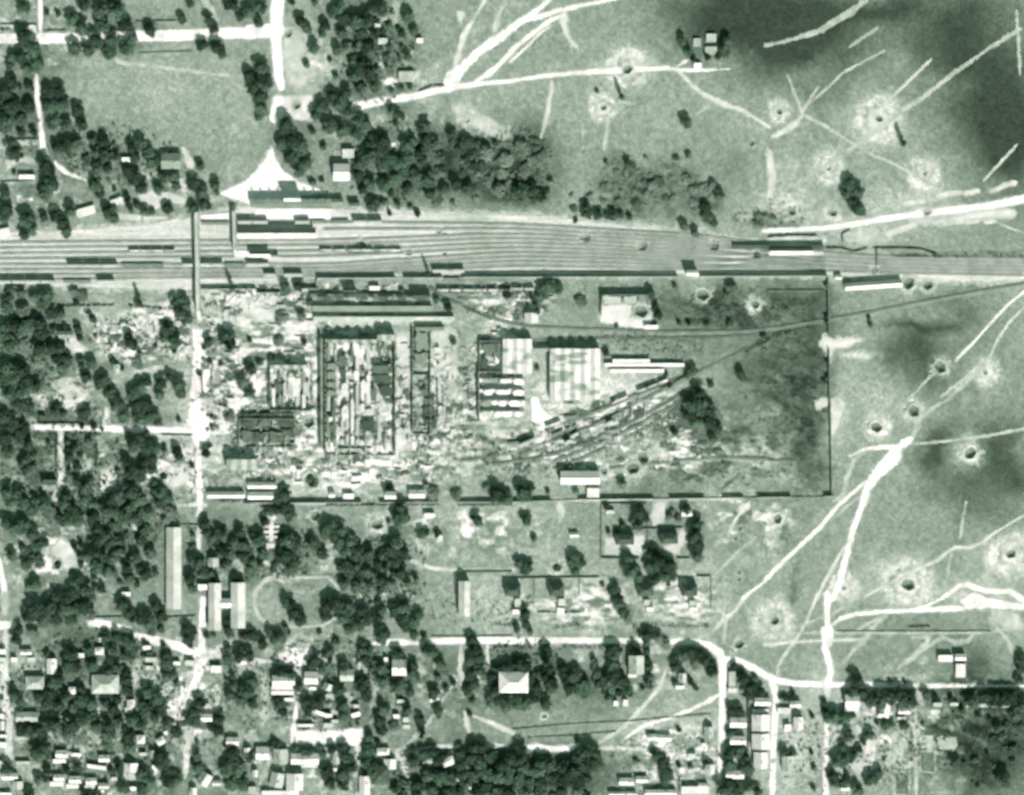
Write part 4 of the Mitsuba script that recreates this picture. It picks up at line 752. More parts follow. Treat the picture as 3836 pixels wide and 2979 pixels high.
tag(k, 'pale striped hall with three bays just south of the burnt-out hall', 'factory hall')
k = numbered('factory_hall')
r_ = random.Random(64)
for i in range(4):
    ya = 1530 + i * 92; xx = 1912 + r_.uniform(0, 30)
    part(k, 'north_wall', wall_run(N('11', (1905, ya), (2184 + 95 + r_.uniform(-30, 15), ya + r_.uniform(-4, 4))), 4.6, .6, .3, 2.0, 70 + i), 'm_wall_mid')
    while xx < 2184 + 95:
        x1 = min(xx + r_.uniform(40, 150), 2184 + 105); cx, cy, w, d = rect('11', xx, ya + 6, x1, ya + r_.uniform(42, 60)); n_ = 16
        an = np.arange(n_) * 2 * math.pi / n_ + .2; sq = 1 / np.maximum(np.abs(np.cos(an)), np.abs(np.sin(an))); jg = np.array([r_.uniform(.8, 1.0) for _ in range(n_)])
        qx, qy = np.cos(an) * sq * w / 2 * jg, np.sin(an) * sq * d / 2 * jg
        part(k, 'roof_strip', place(slab(np.stack([qx, qy, 3.0 + .35 * qy + r_.uniform(-.05, .05) * qx], 1), .2), cx, cy, 0), r_.choice(('m_white', 'm_white', 'm_light', 'm_light', 'm_mid')))
        xx = x1 + r_.uniform(2, 26)
part(k, 'west_wall', wall_run(N('11', (1897, 1470), (1900, 1695 + 200)), 6.0, 1.0, .1, 4.0, 5), 'm_wall_mid')
tag(k, 'hall with four torn east-west roof strips and dark stripes between', 'factory hall')
k = numbered('factory_hall')
multi_gable(k, '11', 2100, 1196, 2184 + 165, 1490, 6.0, 3, 1.8, 'm_roof_stained', walls='m_wall_light')
ruin(k, '11', 1905, 1215, 2095, 1475, 5.0, 3, 2, sides='wns', seed=41, jag=.3, floor=None, roofs=[(1925,1230,2040,1320,4,.6,'m_debris'),(1910,1360,1980,1460,4,.6,'m_dark'),(2045,1220,2090,1380,4.4,.5,'m_debris')])
tag(k, 'stained pale hall adjoining the hall with dark stripes', 'factory hall')
k = numbered('roofless_workshop')
ruin(k, '12', 762, 822, 1152, 905, 5.6, 5, 1, sides='nwe', seed=22, jag=.15, roofs=[(765,828,930,900,4.2,.2,'m_light'),(940,828,1060,900,4.2,.3,'m_light'),(1065,828,1148,880,4.2,.3,'m_wall_mid')])
part(k, 'wing_wall', wall_run(N('12', (752, 830), (755, 1000)), 3.6, .7, .3, 2, 6), 'm_wall_mid')
tag(k, 'roofless workshop north of the white yard with a crater', 'ruined workshop')
k = numbered('workshop')
x, y, w, d = rect('22', 405, 665, 742, 735)
house('22', 408, 625, 742, 738, 'g', 'w', 6.2, name='workshop', label='white roofed workshop inside the south wall of the works', cat='workshop', pitch=.45)
house('22', 635, 772, 738, 850, 'f', 'w', 3, name='outbuilding', label='white flat-roofed outbuilding behind the workshop at the south wall', cat='outbuilding')
house('12', 102, 975, 215, 1060, 'n', 'w', 3.6, name='works_office', label='lone white roofed hut south of the tall tree clump at the north wall', cat='hut', pitch=.4)
house('12', 1475, 612, 1582, 660, 'g', 'w', 7.5, name='gatehouse', label='tall gatehouse straddling the long north wall', cat='gatehouse')
def longshed(t, x0, y0, x1, y1, tone, h, label, kind='g', name='long_shed', pitch=.5, rot=0):
    return house(t, x0, y0, x1, y1, kind, tone, h, rot, name=name, label=label, cat='shed', pitch=pitch)
longshed('11', 460, 812, 1490, 864, 'b', 3.2, 'dark burnt long shed, northern one of the three parallel sheds', name='long_shed', pitch=.3)
longshed('11', 480, 915, 1500, 962, 'm', 2.8, 'grey long shed, middle one of the three parallel sheds', kind='s')
house('11', 780, 818, 900, 858, 's', 'l', 5.2, name='loading_shed', label='small pale raised roof on the dark burnt long shed', cat='shed')
longshed('11', 490, 1006, 1690, 1040, 'l', 2.8, 'pale long shed, southern one of the three parallel sheds', kind='s')
house('11', 740, 770, 860, 800, 'g', 'd', 6.5, name='boiler_house', label='dark tall block at the northern long shed', cat='boiler house')
house('11', 965, 745, 1055, 780, 's', 'w', 3, name='shed', label='small white roofed shed north of the dark long shed', cat='shed')
house('11', 1330, 800, 1480, 860, 'g', 'd', 5.5, name='boiler_house', label='dark block at the east end of the dark long shed', cat='boiler house')
longshed('12', 852, 1368, 1170, 1398, 'w', 3.2, 'northernmost of three slim white sheds east of the striped hall', kind='s')
longshed('12', 785, 1402, 1465, 1430, 'w', 2.4, 'middle and longest of three slim white sheds', kind='s')
longshed('12', 830, 1452, 1290, 1482, 'w', 2.6, 'southernmost of three slim white sheds', kind='s')
longshed('12', 1125, 1078, 1240, 1112, 'w', 2.6, 'small white roofed shed at the corner of the white yard', kind='s', name='shed')
longshed('20', 1770, 802, 2088, 856, 'w', 3.4, 'white roofed long shed inside the southwest corner of the works')
longshed('20', 2112, 722, 2184 + 175, 775, 'w', 3.6, 'northern of two white sheds at the south wall')
longshed('20', 2115, 805, 2184 + 150, 868, 'w', 3.6, 'southern of two white sheds at the south wall')
longshed('13', 655, 705, 1142, 768, 'w', 4.2, 'long white roofed shed standing alone east of the works', rot=4.0, pitch=.55)
longshed('12', 180, 1255, 310, 1300, 'm', 3.4, 'grey shed at the northwest corner of the striped hall', name='shed')
houses('along the south wall of the works', '21', [(622,800,672,850,'g','w',3.6),(742,818,832,862,'s','w',3),(1302,785,1440,856,'g','w',3.8)])
house('21', 1098, 800, 1196, 862, 'g', 'w', 7.5, name='tower_house', label='tall white roofed building with long shadow at the south wall', cat='building')
houses('in the meadow south of the works', '21', [(1430,985,1522,1022,'s','w',3),(1540,1170,1590,1230,'f','w',3)])
houses('in the meadow beside the walled villas', '22', [(490,1150,565,1188,'g','w',3),(800,960,870,990,'s','l'),(1440,955,1530,1010,'g','w',4)])
house('22', 875, 1165, 1035, 1250, 'h', 'd', 5.5, name='villa', label='western of two dark hip roofed villas', cat='villa', pitch=.45)
house('22', 1258, 1155, 1408, 1245, 'h', 'd', 5.5, name='villa', label='eastern of two dark hip roofed villas', cat='villa', pitch=.45)
for i, (t, x0, x1, w_) in enumerate((('21', 2118, 2255, 'first'), ('22', 310, 440, 'second'), ('22', 1063, 1200, 'third'), ('22', 1435, 1572, 'fourth'))):
    house(t, x0, 1590, x1, 1688, 'h', 'd', 5.5, name='cottage', label=f'dark hipped cottage, {w_} from the west in the row of walled plots', cat='cottage', group='cottages on walled plots', pitch=.55)
houses('behind the dark cottages', '32', [(0,112,60,152,'s','w'),(380,98,440,142,'s','w'),(1140,92,1202,126,'s','w'),(1510,92,1576,126,'s','w'),(390,20,450,80,'s','l'),(1120,30,1170,80,'s','l'),(1505,35,1560,85,'s','l'),(20,20,70,90,'s','l')])

# ------------------------------------------------------------------ station
k = numbered('station_building')
x, y, w, d = rect('11', -40, 8, 640, 72); z = -.05
W_, P, rd = gable_parts(w, d, 5.5, 0.35, False)
part(k, 'wall', place(W_, x, y, z), 'm_wall_light')
for q in P: part(k, 'roof', place(q, x, y, z), 'm_mid')
part(k, 'ridge', place(rd, x, y, z), 'm_dark')
x2, y2, w2, d2 = rect('11', 245, -14, 382, 24)
W_, P, rd = gable_parts(w2, d2, 9.5, 2.0, False)
part(k, 'central_block', place(W_, x2, y2, z), 'm_wall_light')
for q in P: part(k, 'central_roof', place(q, x2, y2, z), 'm_white')
for i in range(9):
    q = x - w / 2 + 4 + i * (w - 8) / 8
    part(k, 'chimney', place(box(-.5, .5, -.5, .5, 6.5, 9.2), q, y + 1.5, z), 'm_wall_mid')
tag(k, 'long grey roofed station building with a tall white central block', 'railway station')
house('11', 655, 5, 745, 62, 'g', 'm', 4.5, name='station_annex', label='small grey annex east of the station building', cat='building')
house('11', 790, 20, 880, 65, 'g', 'd', 3.8, name='station_annex', label='dark outbuilding farthest east in the station row', cat='building')
house('01', 660, 1400, 800, 1545, 'g', 'w', 5.5, name='station_villa', label='two-tone gabled house among trees behind the station', cat='house')
house('01', 735, 1275, 835, 1350, 's', 'l', 3, name='shed', label='pale lean-to behind the two-tone house near the station', cat='shed')
def platform(label, pts, lane='station_platform'):
    a = np.array(pts); key = numbered(lane)
    q = [[*p, .85] for p in pts]
    scene[key] = ply(slab(q if np.cross(a[1] - a[0], a[2] - a[1]) > 0 else q[::-1], 1.2), 'm_road')
    tag(key, label, 'platform')
platform('bright main platform along the station building', N('11', (-30, 165), (640, 165), (635, 85), (0, 85)))
platform('long bright island platform under the canopy', N('10', (2020, 338), (2184 + 520, 338), (2184 + 520, 255), (2020, 255)))
platform('short bright platform south of the long canopy', N('10', (2020, 505), (2184 + 145, 505), (2184 + 145, 440), (2020, 440)))
platform('bright platform west of the second footbridge', N('10', (1715, 168), (1950, 168), (1950, 120), (1715, 140)))
platform('bright eastern platform beside the long low shed', N('13', (15, 485), (475, 482), (475, 452), (0, 455)))
def canopy(t, x0, y0, x1, y1, h, label, posts):
    x, y, w, d = rect(t, x0, y0, x1, y1); key = numbered('platform_canopy')
    for s in (-1, 1):
        q = [[-w / 2, s * d / 2, h - .5 if s < 0 else h - .1], [w / 2, s * d / 2, h - .5 if s < 0 else h - .1], [w / 2, s * .01, h + .9], [-w / 2, s * .01, h + .9]]
        part(key, 'roof', place(slab(q if s < 0 else q[::-1], .15), x, y, .85), 'm_white' if s < 0 else 'm_dark')  # sunlit south plate white, shaded north plate dark: light put into the colour
    for i in range(posts):
        part(key, 'post', place(box(-.15, .15, -.15, .15, 0, h), x - w / 2 + (i + .5) * w / posts, y, .8), 'm_steel')
    tag(key, label, 'canopy')
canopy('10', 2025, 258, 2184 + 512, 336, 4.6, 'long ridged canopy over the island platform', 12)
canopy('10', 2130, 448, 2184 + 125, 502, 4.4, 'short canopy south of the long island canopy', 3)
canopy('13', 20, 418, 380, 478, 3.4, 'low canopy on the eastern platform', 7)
longshed('13', -300, 395, 480, 428, 'd', 3.0, 'long dark low shed on the eastern platform', kind='s', name='goods_shed')

def footbridge(pts, w, h, label, piers):
    (x0, y0), (x1, y1) = pts; L = math.hypot(x1 - x0, y1 - y0); rot = math.atan2(y1 - y0, x1 - x0); cx, cy = (x0 + x1) / 2, (y0 + y1) / 2
    key = numbered('footbridge'); put = lambda m: place(m, cx, cy, 0, rot)
    part(key, 'deck', put(box(-L / 2, L / 2, -w / 2, w / 2, h - .5, h)), 'm_concrete')
    for s in (-1, 1):
        part(key, 'girder', put(box(-L / 2, L / 2, s * (w / 2 + .14) - .13, s * (w / 2 + .14) + .13, h - 1.3, h + 1.1)), 'm_light')
    for i in range(piers):
        q = -L / 2 + (i + .5) * L / piers
        part(key, 'pier', put(box(q - .5, q + .5, -w / 2 + .3, w / 2 - .3, -.5, h - .5)), 'm_steel')
    for e in (-1, 1):
        part(key, 'stair', put(slab(np.array([[e * (L / 2 + .05), -w / 2, h - .1], [e * (L / 2 + 7), -w / 2, .1], [e * (L / 2 + 7), w / 2, .1], [e * (L / 2 + .05), w / 2, h - .1]][::1 if e > 0 else -1]), .4)), 'm_concrete')
    tag(key, label, 'footbridge')
footbridge(N('10', (1697, 960), (1683, 120)), 3.4, 7.0, 'long pale footbridge spanning all the tracks', 7)
footbridge(N('10', (2008, 440), (2000, 110)), 2.4, 6.4, 'shorter footbridge reaching the island platforms', 4)

# ------------------------------------------------------------------ railway tracks and wagons
def track(pts, label, name='railway_track', sleepers=True, bed=True):
    p = [np.array(O(*q)) for q in pts]; P = []
    for a, b in zip(p[:-1], p[1:]):
        n = max(2, int(np.hypot(*(b - a)) / 4)); P += [a + (b - a) * i / n for i in range(n)]
    P = np.array(P + [p[-1]])
    if len(pts) > 2:
        for _ in range(30): P[1:-1] = .25 * P[:-2] + .5 * P[1:-1] + .25 * P[2:]
    t = np.gradient(P, axis=0); t /= np.linalg.norm(t, axis=1)[:, None]; nn = np.stack([-t[:, 1], t[:, 0]], 1); z = Hs(P[:, 0], P[:, 1]) + .32
    key = numbered(name)
    def line(o, w, za, zb):
        a, b = P + nn * (o + w / 2), P + nn * (o - w / 2); s = lambda q, zz: np.column_stack([q, zz])
        return join([quad_strip(s(b, z + zb), s(a, z + zb)), quad_strip(s(b, z + za), s(b, z + zb)), quad_strip(s(a, z + zb), s(a, z + za))])
    if bed:
        a, b, c, d = P + nn * 1.62, P + nn * 1.36, P - nn * 1.36, P - nn * 1.62; s = lambda q, zz: np.column_stack([q, zz])
        part(key, 'ballast', join([quad_strip(s(c, z + .25), s(b, z + .25)), quad_strip(s(b, z + .25), s(a, z - .3)), quad_strip(s(d, z - .3), s(c, z + .25))]), 'm_ballast' if name == 'railway_track' else 'm_cinder')
    for o in (-.76, .76): part(key, 'rail', line(o, .09, .40, .58), 'm_steel')
    L = np.concatenate([[0], np.cumsum(np.hypot(*np.diff(P, axis=0).T))]); s = np.arange(.4, L[-1], .75)
    x, y, zz = (np.interp(s, L, q) for q in (P[:, 0], P[:, 1], z)); tx, ty = (np.interp(s, L, q) for q in (t[:, 0], t[:, 1]))
    c = [np.stack([x + a * tx - b * ty, y + a * ty + b * tx, zz + q], 1) for q in (.27, .40) for a, b in ((-.13, -1.25), (.13, -1.25), (.13, 1.25), (-.13, 1.25))]
    V = np.stack(c, 1).reshape(-1, 3); f = np.array([[4, 5, 6], [4, 6, 7], [0, 1, 5], [0, 5, 4], [2, 3, 7], [2, 7, 6]])
    kk = part(key, 'sleepers', (V, (f[None] + 8 * np.arange(len(s))[:, None, None]).reshape(-1, 3)), 'm_sleeper')
    labels[kk] = {'label': 'row of dark wooden sleepers', 'kind': 'stuff'}
    tag(key, label, 'railway track', 'railway tracks')
TR = []
Y600 = (474, 489, 513, 523, 536, 547, 565, 574, 582, 589)
for i in range(10):
    q = [(430 if i == 0 else 690, Y600[i])] if i < 2 else [(0, 518 + 11.6 * (i - 2) - (0 if i < 8 else 1)), (300, .5 * (518 + 11.6 * (i - 2) + Y600[i]))]
    q += [(700, Y600[i] - (0 if i > 1 else 0)), (1100, 479 + 9.8 * i), (1500, 503 + 8.0 * i)]
    e = 545 + 8.6 * (i // 2)
    q += [(1800, e), (2000, e + 5), (2190, e + 8)] if i % 2 == 0 else [(1640, 524 + 8.4 * (i // 2) + 3), (1760, e - 1.5)]
    TR.append(q)
for i, q in enumerate(TR):
    track(q, f'{ORD[i]} track from the north in the railway yard')
track([(930,628),(985,652),(1050,682),(1110,697),(1250,703),(1420,709),(1600,708),(1700,694),(1770,681),(1850,668),(1990,640),(2190,604)], 'siding curving out of the works through the east wall', 'siding_track')
track([(1770,684),(1690,697),(1600,742),(1530,775),(1400,835),(1260,910),(1120,962),(980,985)], 'siding running diagonally through the rubble of the works', 'siding_track', bed=False)
track([(1480,800),(1360,860),(1250,915),(1180,945)], 'short diagonal siding north of the rubble', 'siding_track', bed=False)
track([(1500,812),(1380,880),(1240,950),(1120,985)], 'short diagonal siding south of the rubble', 'siding_track', bed=False)
for w_, q in zip(('uppermost','second','middle','lowest','southern, straighter'),([(1490,793),(1420,815),(1300,868),(1200,905)],[(1465,835),(1340,905),(1200,968),(1050,992)],[(1440,862),(1320,930),(1180,985)],[(1420,890),(1300,955),(1200,995)],[(1300,1000),(1420,985),(1560,975),(1700,985)])):
    track(q, w_ + ' side track in the diagonal fan of the works sidings', 'siding_track')
track([(1010,733),(1200,722),(1500,722),(1640,712)], 'straight siding north of the pale hall', 'siding_track', bed=False)

def van_parts(L, tall=2.5):
    n = 9; th = np.linspace(0, math.pi, n); yy, zz = -1.5 * np.cos(th), 1.05 + tall + .55 * np.sin(th)
    a, b = np.stack([np.full(n, -L / 2 - .1), yy, zz], 1), np.stack([np.full(n, L / 2 + .1), yy, zz], 1)
    roof = join([quad_strip(b, a), quad_strip(b - [0, 0, .08], a - [0, 0, .08])] + [(np.vstack([q, [[q[0, 0], 0, zz[0]]]]), np.array([[i, i + 1, n] for i in range(n - 1)])) for q in (a, b)])
    d = {'body': (box(-L / 2, L / 2, -1.38, 1.38, 1.05, 1.05 + tall), 'm_timber'), 'roof': (roof, 'm_light'), 'underframe': (join([box(-L / 2, L / 2, s * .9 - .1, s * .9 + .1, .75, 1.04) for s in (-1, 1)] + [box(s * (L / 2 + .3) - .3, s * (L / 2 + .3) + .3, -.12, .12, .8, 1.0) for s in (-1, 1)]), 'm_black')}
    return d
def wheels(L):
    out = {}
    for i, (sx, sy) in enumerate(((-1, -1), (-1, 1), (1, -1), (1, 1))):
        c = trimesh.creation.cylinder(radius=.48, height=.12, sections=12); c.apply_transform(trimesh.transformations.rotation_matrix(math.pi / 2, [1, 0, 0])); c.apply_translation([sx * L * .32, sy * .76, .48])
        out['wheel' if i == 0 else f'wheel_{i:03d}'] = ((np.array(c.vertices), np.array(c.faces)), 'm_black')
    return out
def flat_parts(L):
    d = {'deck': (box(-L / 2, L / 2, -1.35, 1.35, 1.05, 1.25), 'm_wall_mid'), 'headboard': (box(-L / 2, -L / 2 + .12, -1.33, 1.33, 1.26, 1.8), 'm_timber'), 'headboard_001': (box(L / 2 - .12, L / 2, -1.33, 1.33, 1.26, 1.8), 'm_timber'),
         'underframe': (join([box(-L / 2, L / 2, s * .9 - .1, s * .9 + .1, .75, 1.04) for s in (-1, 1)]), 'm_black')}
    return d
def open_parts(L):
    d = {'floor': (box(-L / 2, L / 2, -1.35, 1.35, 1.02, 1.15), 'm_dark'), 'underframe': (join([box(-L / 2, L / 2, s * .9 - .1, s * .9 + .1, .75, 1.01) for s in (-1, 1)]), 'm_black')}
    for i, s in enumerate((-1, 1)):
        d['side' + '_001' * i] = (box(-L / 2, L / 2, s * 1.36 - .05, s * 1.36 + .05, 1.15, 2.5), 'm_timber')
        d['end' + '_001' * i] = (box(s * (L / 2 - .05) - .05, s * (L / 2 - .05) + .05, -1.3, 1.3, 1.15, 2.5), 'm_timber')
    d['load'] = (slab([[-L / 2 + .2, -1.25, 2.0], [L / 2 - .2, -1.25, 2.1], [L / 2 - .2, 1.25, 2.2], [-L / 2 + .2, 1.25, 1.9]], .8), 'm_rubble')
    return d
KINDS = {'boxcar': (van_parts(11.5), 11.5), 'flat_wagon': (flat_parts(12.0), 12.0), 'open_wagon': (open_parts(10.0), 10.0)}
for nm, (d, L) in KINDS.items():
    d.update(wheels(L))
    scene['group_' + nm] = {'type': 'shapegroup', **{k_: ply(m_, mm) for k_, (m_, mm) in d.items()}}
def rake(kind, t, xa, xb, y, where, rot=0.0, y2=None):
    """A rake of wagons from xa to xb, standing on the track at y."""
    L = KINDS[kind][1] + 1.1; (X0, Y0), (X1, Y1) = M(t, xa, y), M(t, xb, y if y2 is None else y2)
    D = math.hypot(X1 - X0, Y1 - Y0); n = max(1, round(D / L)); word = {'boxcar': 'pale roofed boxcar', 'flat_wagon': 'low flat wagon', 'open_wagon': 'open loaded wagon'}[kind]
    for i in range(n):
        u = (i + .5) / n; x, y_ = X0 + (X1 - X0) * u, Y0 + (Y1 - Y0) * u
        key = numbered(kind)
        scene[key] = {'type': 'instance', 'shapegroup': {'type': 'ref', 'id': 'group_' + kind}, 'to_world': T().translate([x, y_, float(Hs(x, y_)) + .88]).rotate([0, 0, 1], math.degrees(math.atan2(Y1 - Y0, X1 - X0))).scale([D / n / L, 1, 1])}
        o = order(i, n)
        tag(key, f'{word}{", " + o if o else ""} {where}', 'wagon', 'wagons ' + where)
rake('boxcar', '10', 578, 1012, 572, 'in the rake west of the long footbridge')
rake('flat_wagon', '10', 1040, 1400, 570, 'coupled behind the boxcars west of the footbridge')
rake('boxcar', '10', 1560, 1648, 566, 'just west of the footbridge piers')
rake('boxcar', '10', 1695, 1910, 564, 'between the two footbridges')
rake('flat_wagon', '10', 1915, 2095, 566, 'south of the second footbridge')
rake('boxcar', '10', 2100, 2184 + 115, 562, 'south of the short canopy')
rake('boxcar', '10', -20, 475, 708, 'in the rake above the western wood')
rake('flat_wagon', '10', 540, 780, 706, 'between the western boxcars')
rake('boxcar', '10', 832, 982, 706, 'standing apart near the western grass')
rake('boxcar', '11', 70, 175, 650, 'north of the bright trodden ground')
rake('boxcar', '11', 238, 402, 650, 'northwest of the works wall corner')
rake('boxcar', '10', 2025, 2184 + 105, 200, 'at the main platform west end')
rake('boxcar', '11', 330, 462, 200, 'at the middle of the main platform')
rake('flat_wagon', '11', 465, 600, 198, 'at the east end of the main platform')
rake('flat_wagon', '11', 640, 800, 198, 'east of the main platform')
rake('boxcar', '11', 825, 1080, 200, 'in the rake east of the main platform')
rake('flat_wagon', '10', 1715, 1950, 212, 'beside the western platform')
rake('boxcar', '11', 1500, 1780, 615, 'just outside the north wall of the works')
rake('boxcar', '22', 55, 205, 410, 'tilted wreck on the diagonal siding', y2=345)
rake('boxcar', '22', 440, 500, 395, 'on the diagonal siding by the big craters', y2=360)
rake('boxcar', '22', 500, 560, 335, 'second up the diagonal siding', y2=300)
rake('flat_wagon', '12', 1260, 1480, 1640, 'on the northern diagonal siding', y2=1530)
rake('flat_wagon', '22', 440, 560, 180, 'on the short diagonal siding', y2=160)
rake('open_wagon', '12', 1060, 1330, 1650, 'on the upper fan siding', y2=1545)
rake('flat_wagon', '22', 690, 920, 240, 'on the middle fan siding', y2=135)
rake('open_wagon', '22', 280, 420, 260, 'low in the diagonal fan', y2=205)
rake('flat_wagon', '22', 330, 560, 330, 'on the lower fan siding', y2=240)
rake('open_wagon', '22', 840, 990, 60, 'high in the diagonal fan', y2=-10)
rake('boxcar', '22', 800, 860, 225, 'alone in the middle of the fan', y2=198)
rake('flat_wagon', '22', -40, 60, 395, 'at the foot of the fan', y2=385)
rake('boxcar', '11', 60, 200, 500, 'on the track south of the short canopy')
rake('open_wagon', '10', 1100, 1500, 450, 'on the long empty track west of the footbridge')
rake('open_wagon', '11', 540, 1240, 445, 'on the middle track of the yard')
rake('open_wagon', '11', 1540, 2184, 785, 'in the rake inside the north wall')
rake('open_wagon', '12', 0, 190, 775, 'by the tree clump inside the wall')
rake('flat_wagon', '11', 1590, 1830, 815, 'on the short track inside the north wall')
rake('flat_wagon', '11', 1600, 2184, 690, 'along the inner foot of the north wall')

# ------------------------------------------------------------------ village houses
houses('at the upper grass field', '00', [(1380,1310,1545,1445,'g','m',4.5),(165,1492,300,1530,'s','w'),(1040,1345,1120,1385,'s','w')])
houses('near the north road', '01', [(1215,612,1350,700,'f','l',3),(1365,330,1420,370,'s','w'),(1040,330,1120,380,'s','l'),(1010,205,1060,235,'s','l')])
houses('at the scattered hut ruins', '02', [(1650,290,1735,360,'f','l',2),(1640,400,1740,470,'f','l',2),(1540,330,1605,400,'f','l',2),(1545,540,1610,580,'s','w',2)])
houses('along the lane west of the footbridge', '10', [(655,75,815,145,'f','w',3,16),(-20,255,90,320,'f','w',3,12),(945,0,1050,50,'f','w',3,20)])
houses('in the western grove', '10', [(505,1130,625,1190,'g','m',5),(1190,1565,1290,1630,'g','m',4.5),(965,1415,1025,1490,'n','l',3)])
house('13', 572, 650, 630, 690, 'g', 'w', 3.4, name='hut', label='tiny white roofed hut outside the northeast wall corner', cat='hut')
houses('in the western woodland', '20', [(372,700,490,785,'g','m',5.5),(1775,1365,1868,1440,'n','l',4),(1120,1070,1170,1130,'n','l',3),(1040,1655,1115,1690,'s','w'),(1690,1590,1770,1640,'s','w')])
k = house('20', 1420, 1105, 1548, 1695 + 105, 'n', 'p', 4.2, name='barrack', label='very long pale gabled barrack south of the works road', cat='barrack', pitch=.55)
k = numbered('school')
for nm, (t, x0, y0, x1, y1) in {'west_wing': ('30', 1785, -110, 1885, 285), 'east_wing': ('30', 1975, -115, 2092, 265)}.items():
    x, y, w, d = rect(t, x0, y0, x1, y1); W_, P, rd = gable_parts(w, d, 5.6, 3.3, True)
    part(k, nm, place(W_, x, y, 0), 'm_wall_light')
    for q in P: part(k, nm + '__roof', place(q, x, y, 0), 'm_pale')
x, y, w, d = rect('30', 1888, 20, 1972, 92); W_, P, rd = gable_parts(w, d, 5.0, 2.0, False)
part(k, 'link', place(W_, x, y, 0), 'm_wall_light')
for q in P: part(k, 'link__roof', place(q, x, y, 0), 'm_white')
tag(k, 'H-shaped pale gabled building west of the oval track', 'school')
house('21', 1725, 1560, 1822, 1695 + 165, 'n', 'p', 6.0, name='hall', label='pale gabled hall at the west end of the walled plots', cat='hall', pitch=.45)
k = numbered('fishbone_walk'); 
part(k, 'spine', place(box(-1.8, 1.8, -9, 9, 0, 1.0), *M('21', 128, 1140), 0), 'm_white')
for i, yy in enumerate((1098, 1142, 1187)):
    for s in (-1, 1): part(k, 'rib', place(box(0 if s > 0 else -5.0, 5.0 if s > 0 else 0, -.9, .9, 0, 1.1), M('21', 128, yy)[0] + s * 1.85, M('21', 128, yy)[1], 0), 'm_white')
part(k, 'head', place(box(-3.8, 3.8, -2.2, 2.2, 0, 1.3), *M('21', 130, 1022), 0), 'm_white')
part(k, 'foot', place(box(-3.8, 3.8, -2.2, 2.2, 0, 1.3), *M('21', 122, 1262), 0), 'm_white')
tag(k, 'white fishbone-shaped bunker tops north of the oval track', 'bunker')
houses('in the southwest village', '30', [(0,450,55,495,'s','w'),(180,452,276,496,'g','w'),(402,530,488,660,'n','w'),(222,680,382,790,'h','l',4),(645,485,722,522,'s','w'),(812,435,890,497,'h','w'),(590,770,652,832,'h','w'),(0,520,58,600,'s','l'),(100,522,150,556,'s','w'),(140,985,325,1070,'g','l'),(1085,880,1152,945,'n','w'),(1068,945,1135,995,'s','l')])
house('30', 788, 665, 1020, 825, 'h', 'l', 5.5, name='manor', label='big pale hipped house in the dark southwest gardens', cat='house', pitch=.45)
houses('beside the lane crossing', '30', [(1240,520,1342,560,'s','l'),(1240,592,1312,626,'s','l'),(1222,420,1290,455,'s','w'),(1800,590,1890,650,'s','w'),(2020,520,2100,582,'g','w'),(1470,555,1540,585,'s','w')])
houses('in the southern garden rows', '30', [(478,1310,582,1375,'g','w'),(455,1385,566,1422,'s','w'),(615,1335,692,1362,'s','w'),(845,1350,938,1410,'g','w'),(745,1438,908,1470,'s','w',2.6,-8),(460,1515,552,1570,'g','w'),(430,1578,542,1616,'s','w'),(590,1530,694,1592,'g','w'),(570,1600,672,1634,'s','w'),(735,1545,828,1602,'g','w'),(725,1610,816,1640,'s','w'),(840,1588,935,1640,'g','l'),(820,1648,890,1672,'s','w')])
houses('in the southwest corner gardens', '30', [(20,1505,160,1562,'g','w'),(110,1575,200,1640,'n','l'),(0,1672,100,1700,'s','w'),(0,1060,40,1140,'n','w'),(0,880,40,945,'n','l'),(150,1195,220,1225,'s','l')])
houses('along the southern garden lane', '30', [(1060,1420,1180,1500,'n','w'),(1092,1508,1172,1562,'f','l',2.6),(1168,1180,1240,1252,'h','w'),(1335,1200,1412,1262,'h','w',3,35),(1280,1310,1322,1372,'n','l'),(1700,1000,1812,1065,'g','w'),(1735,915,1785,950,'s','l'),(1930,1200,2040,1272,'g','w'),(2080,1290,2140,1392,'n','w'),(1690,1500,1800,1610,'n','l',3,-32),(1812,1565,1890,1612,'g','l'),(1620,1630,1680,1700,'n','w'),(2150,1480,2200,1540,'n','w'),(2118,1620,2184,1680,'f','l')])
houses('around the village square', '31', [(140,670,334,764,'g','w',5),(130,768,330,797,'s','w'),(130,806,320,838,'s','w'),(240,865,322,893,'s','w'),(412,640,528,748,'g','w',4),(450,770,512,798,'s','w'),(568,740,650,802,'n','l',3,-25),(580,830,660,892,'f','l',2.6,15),(715,620,832,722,'g','l',4),(500,985,620,1018,'s','w',2.6,-20),(810,990,890,1028,'s','w',2.6,15),(350,1088,492,1112,'s','w'),(580,1080,660,1120,'s','l')])
house('31', 1160, 535, 1282, 672, 'g', 'w', 5.2, name='house', label='two-tone gabled house alone in the middle village grove', cat='house', pitch=.5)
houses('at the meadow trees', '31', [(1490,832,1562,858,'s','w',2.6,18),(1476,868,1562,896,'s','w',2.6,14)])
houses('south of the long white yard', '31', [(0,1280,112,1390,'g','w'),(148,1300,272,1425,'n','l',3.6),(298,1335,392,1430,'g','w',4.5),(396,1335,536,1430,'g','w',4.5),(388,1436,522,1456,'s','w'),(258,1508,402,1652,'n','w',4),(120,1500,235,1625,'n','l',3.5,-12),(50,1655,365,1700,'f','w'),(650,1318,712,1430,'n','l'),(635,1462,690,1490,'s','w')])
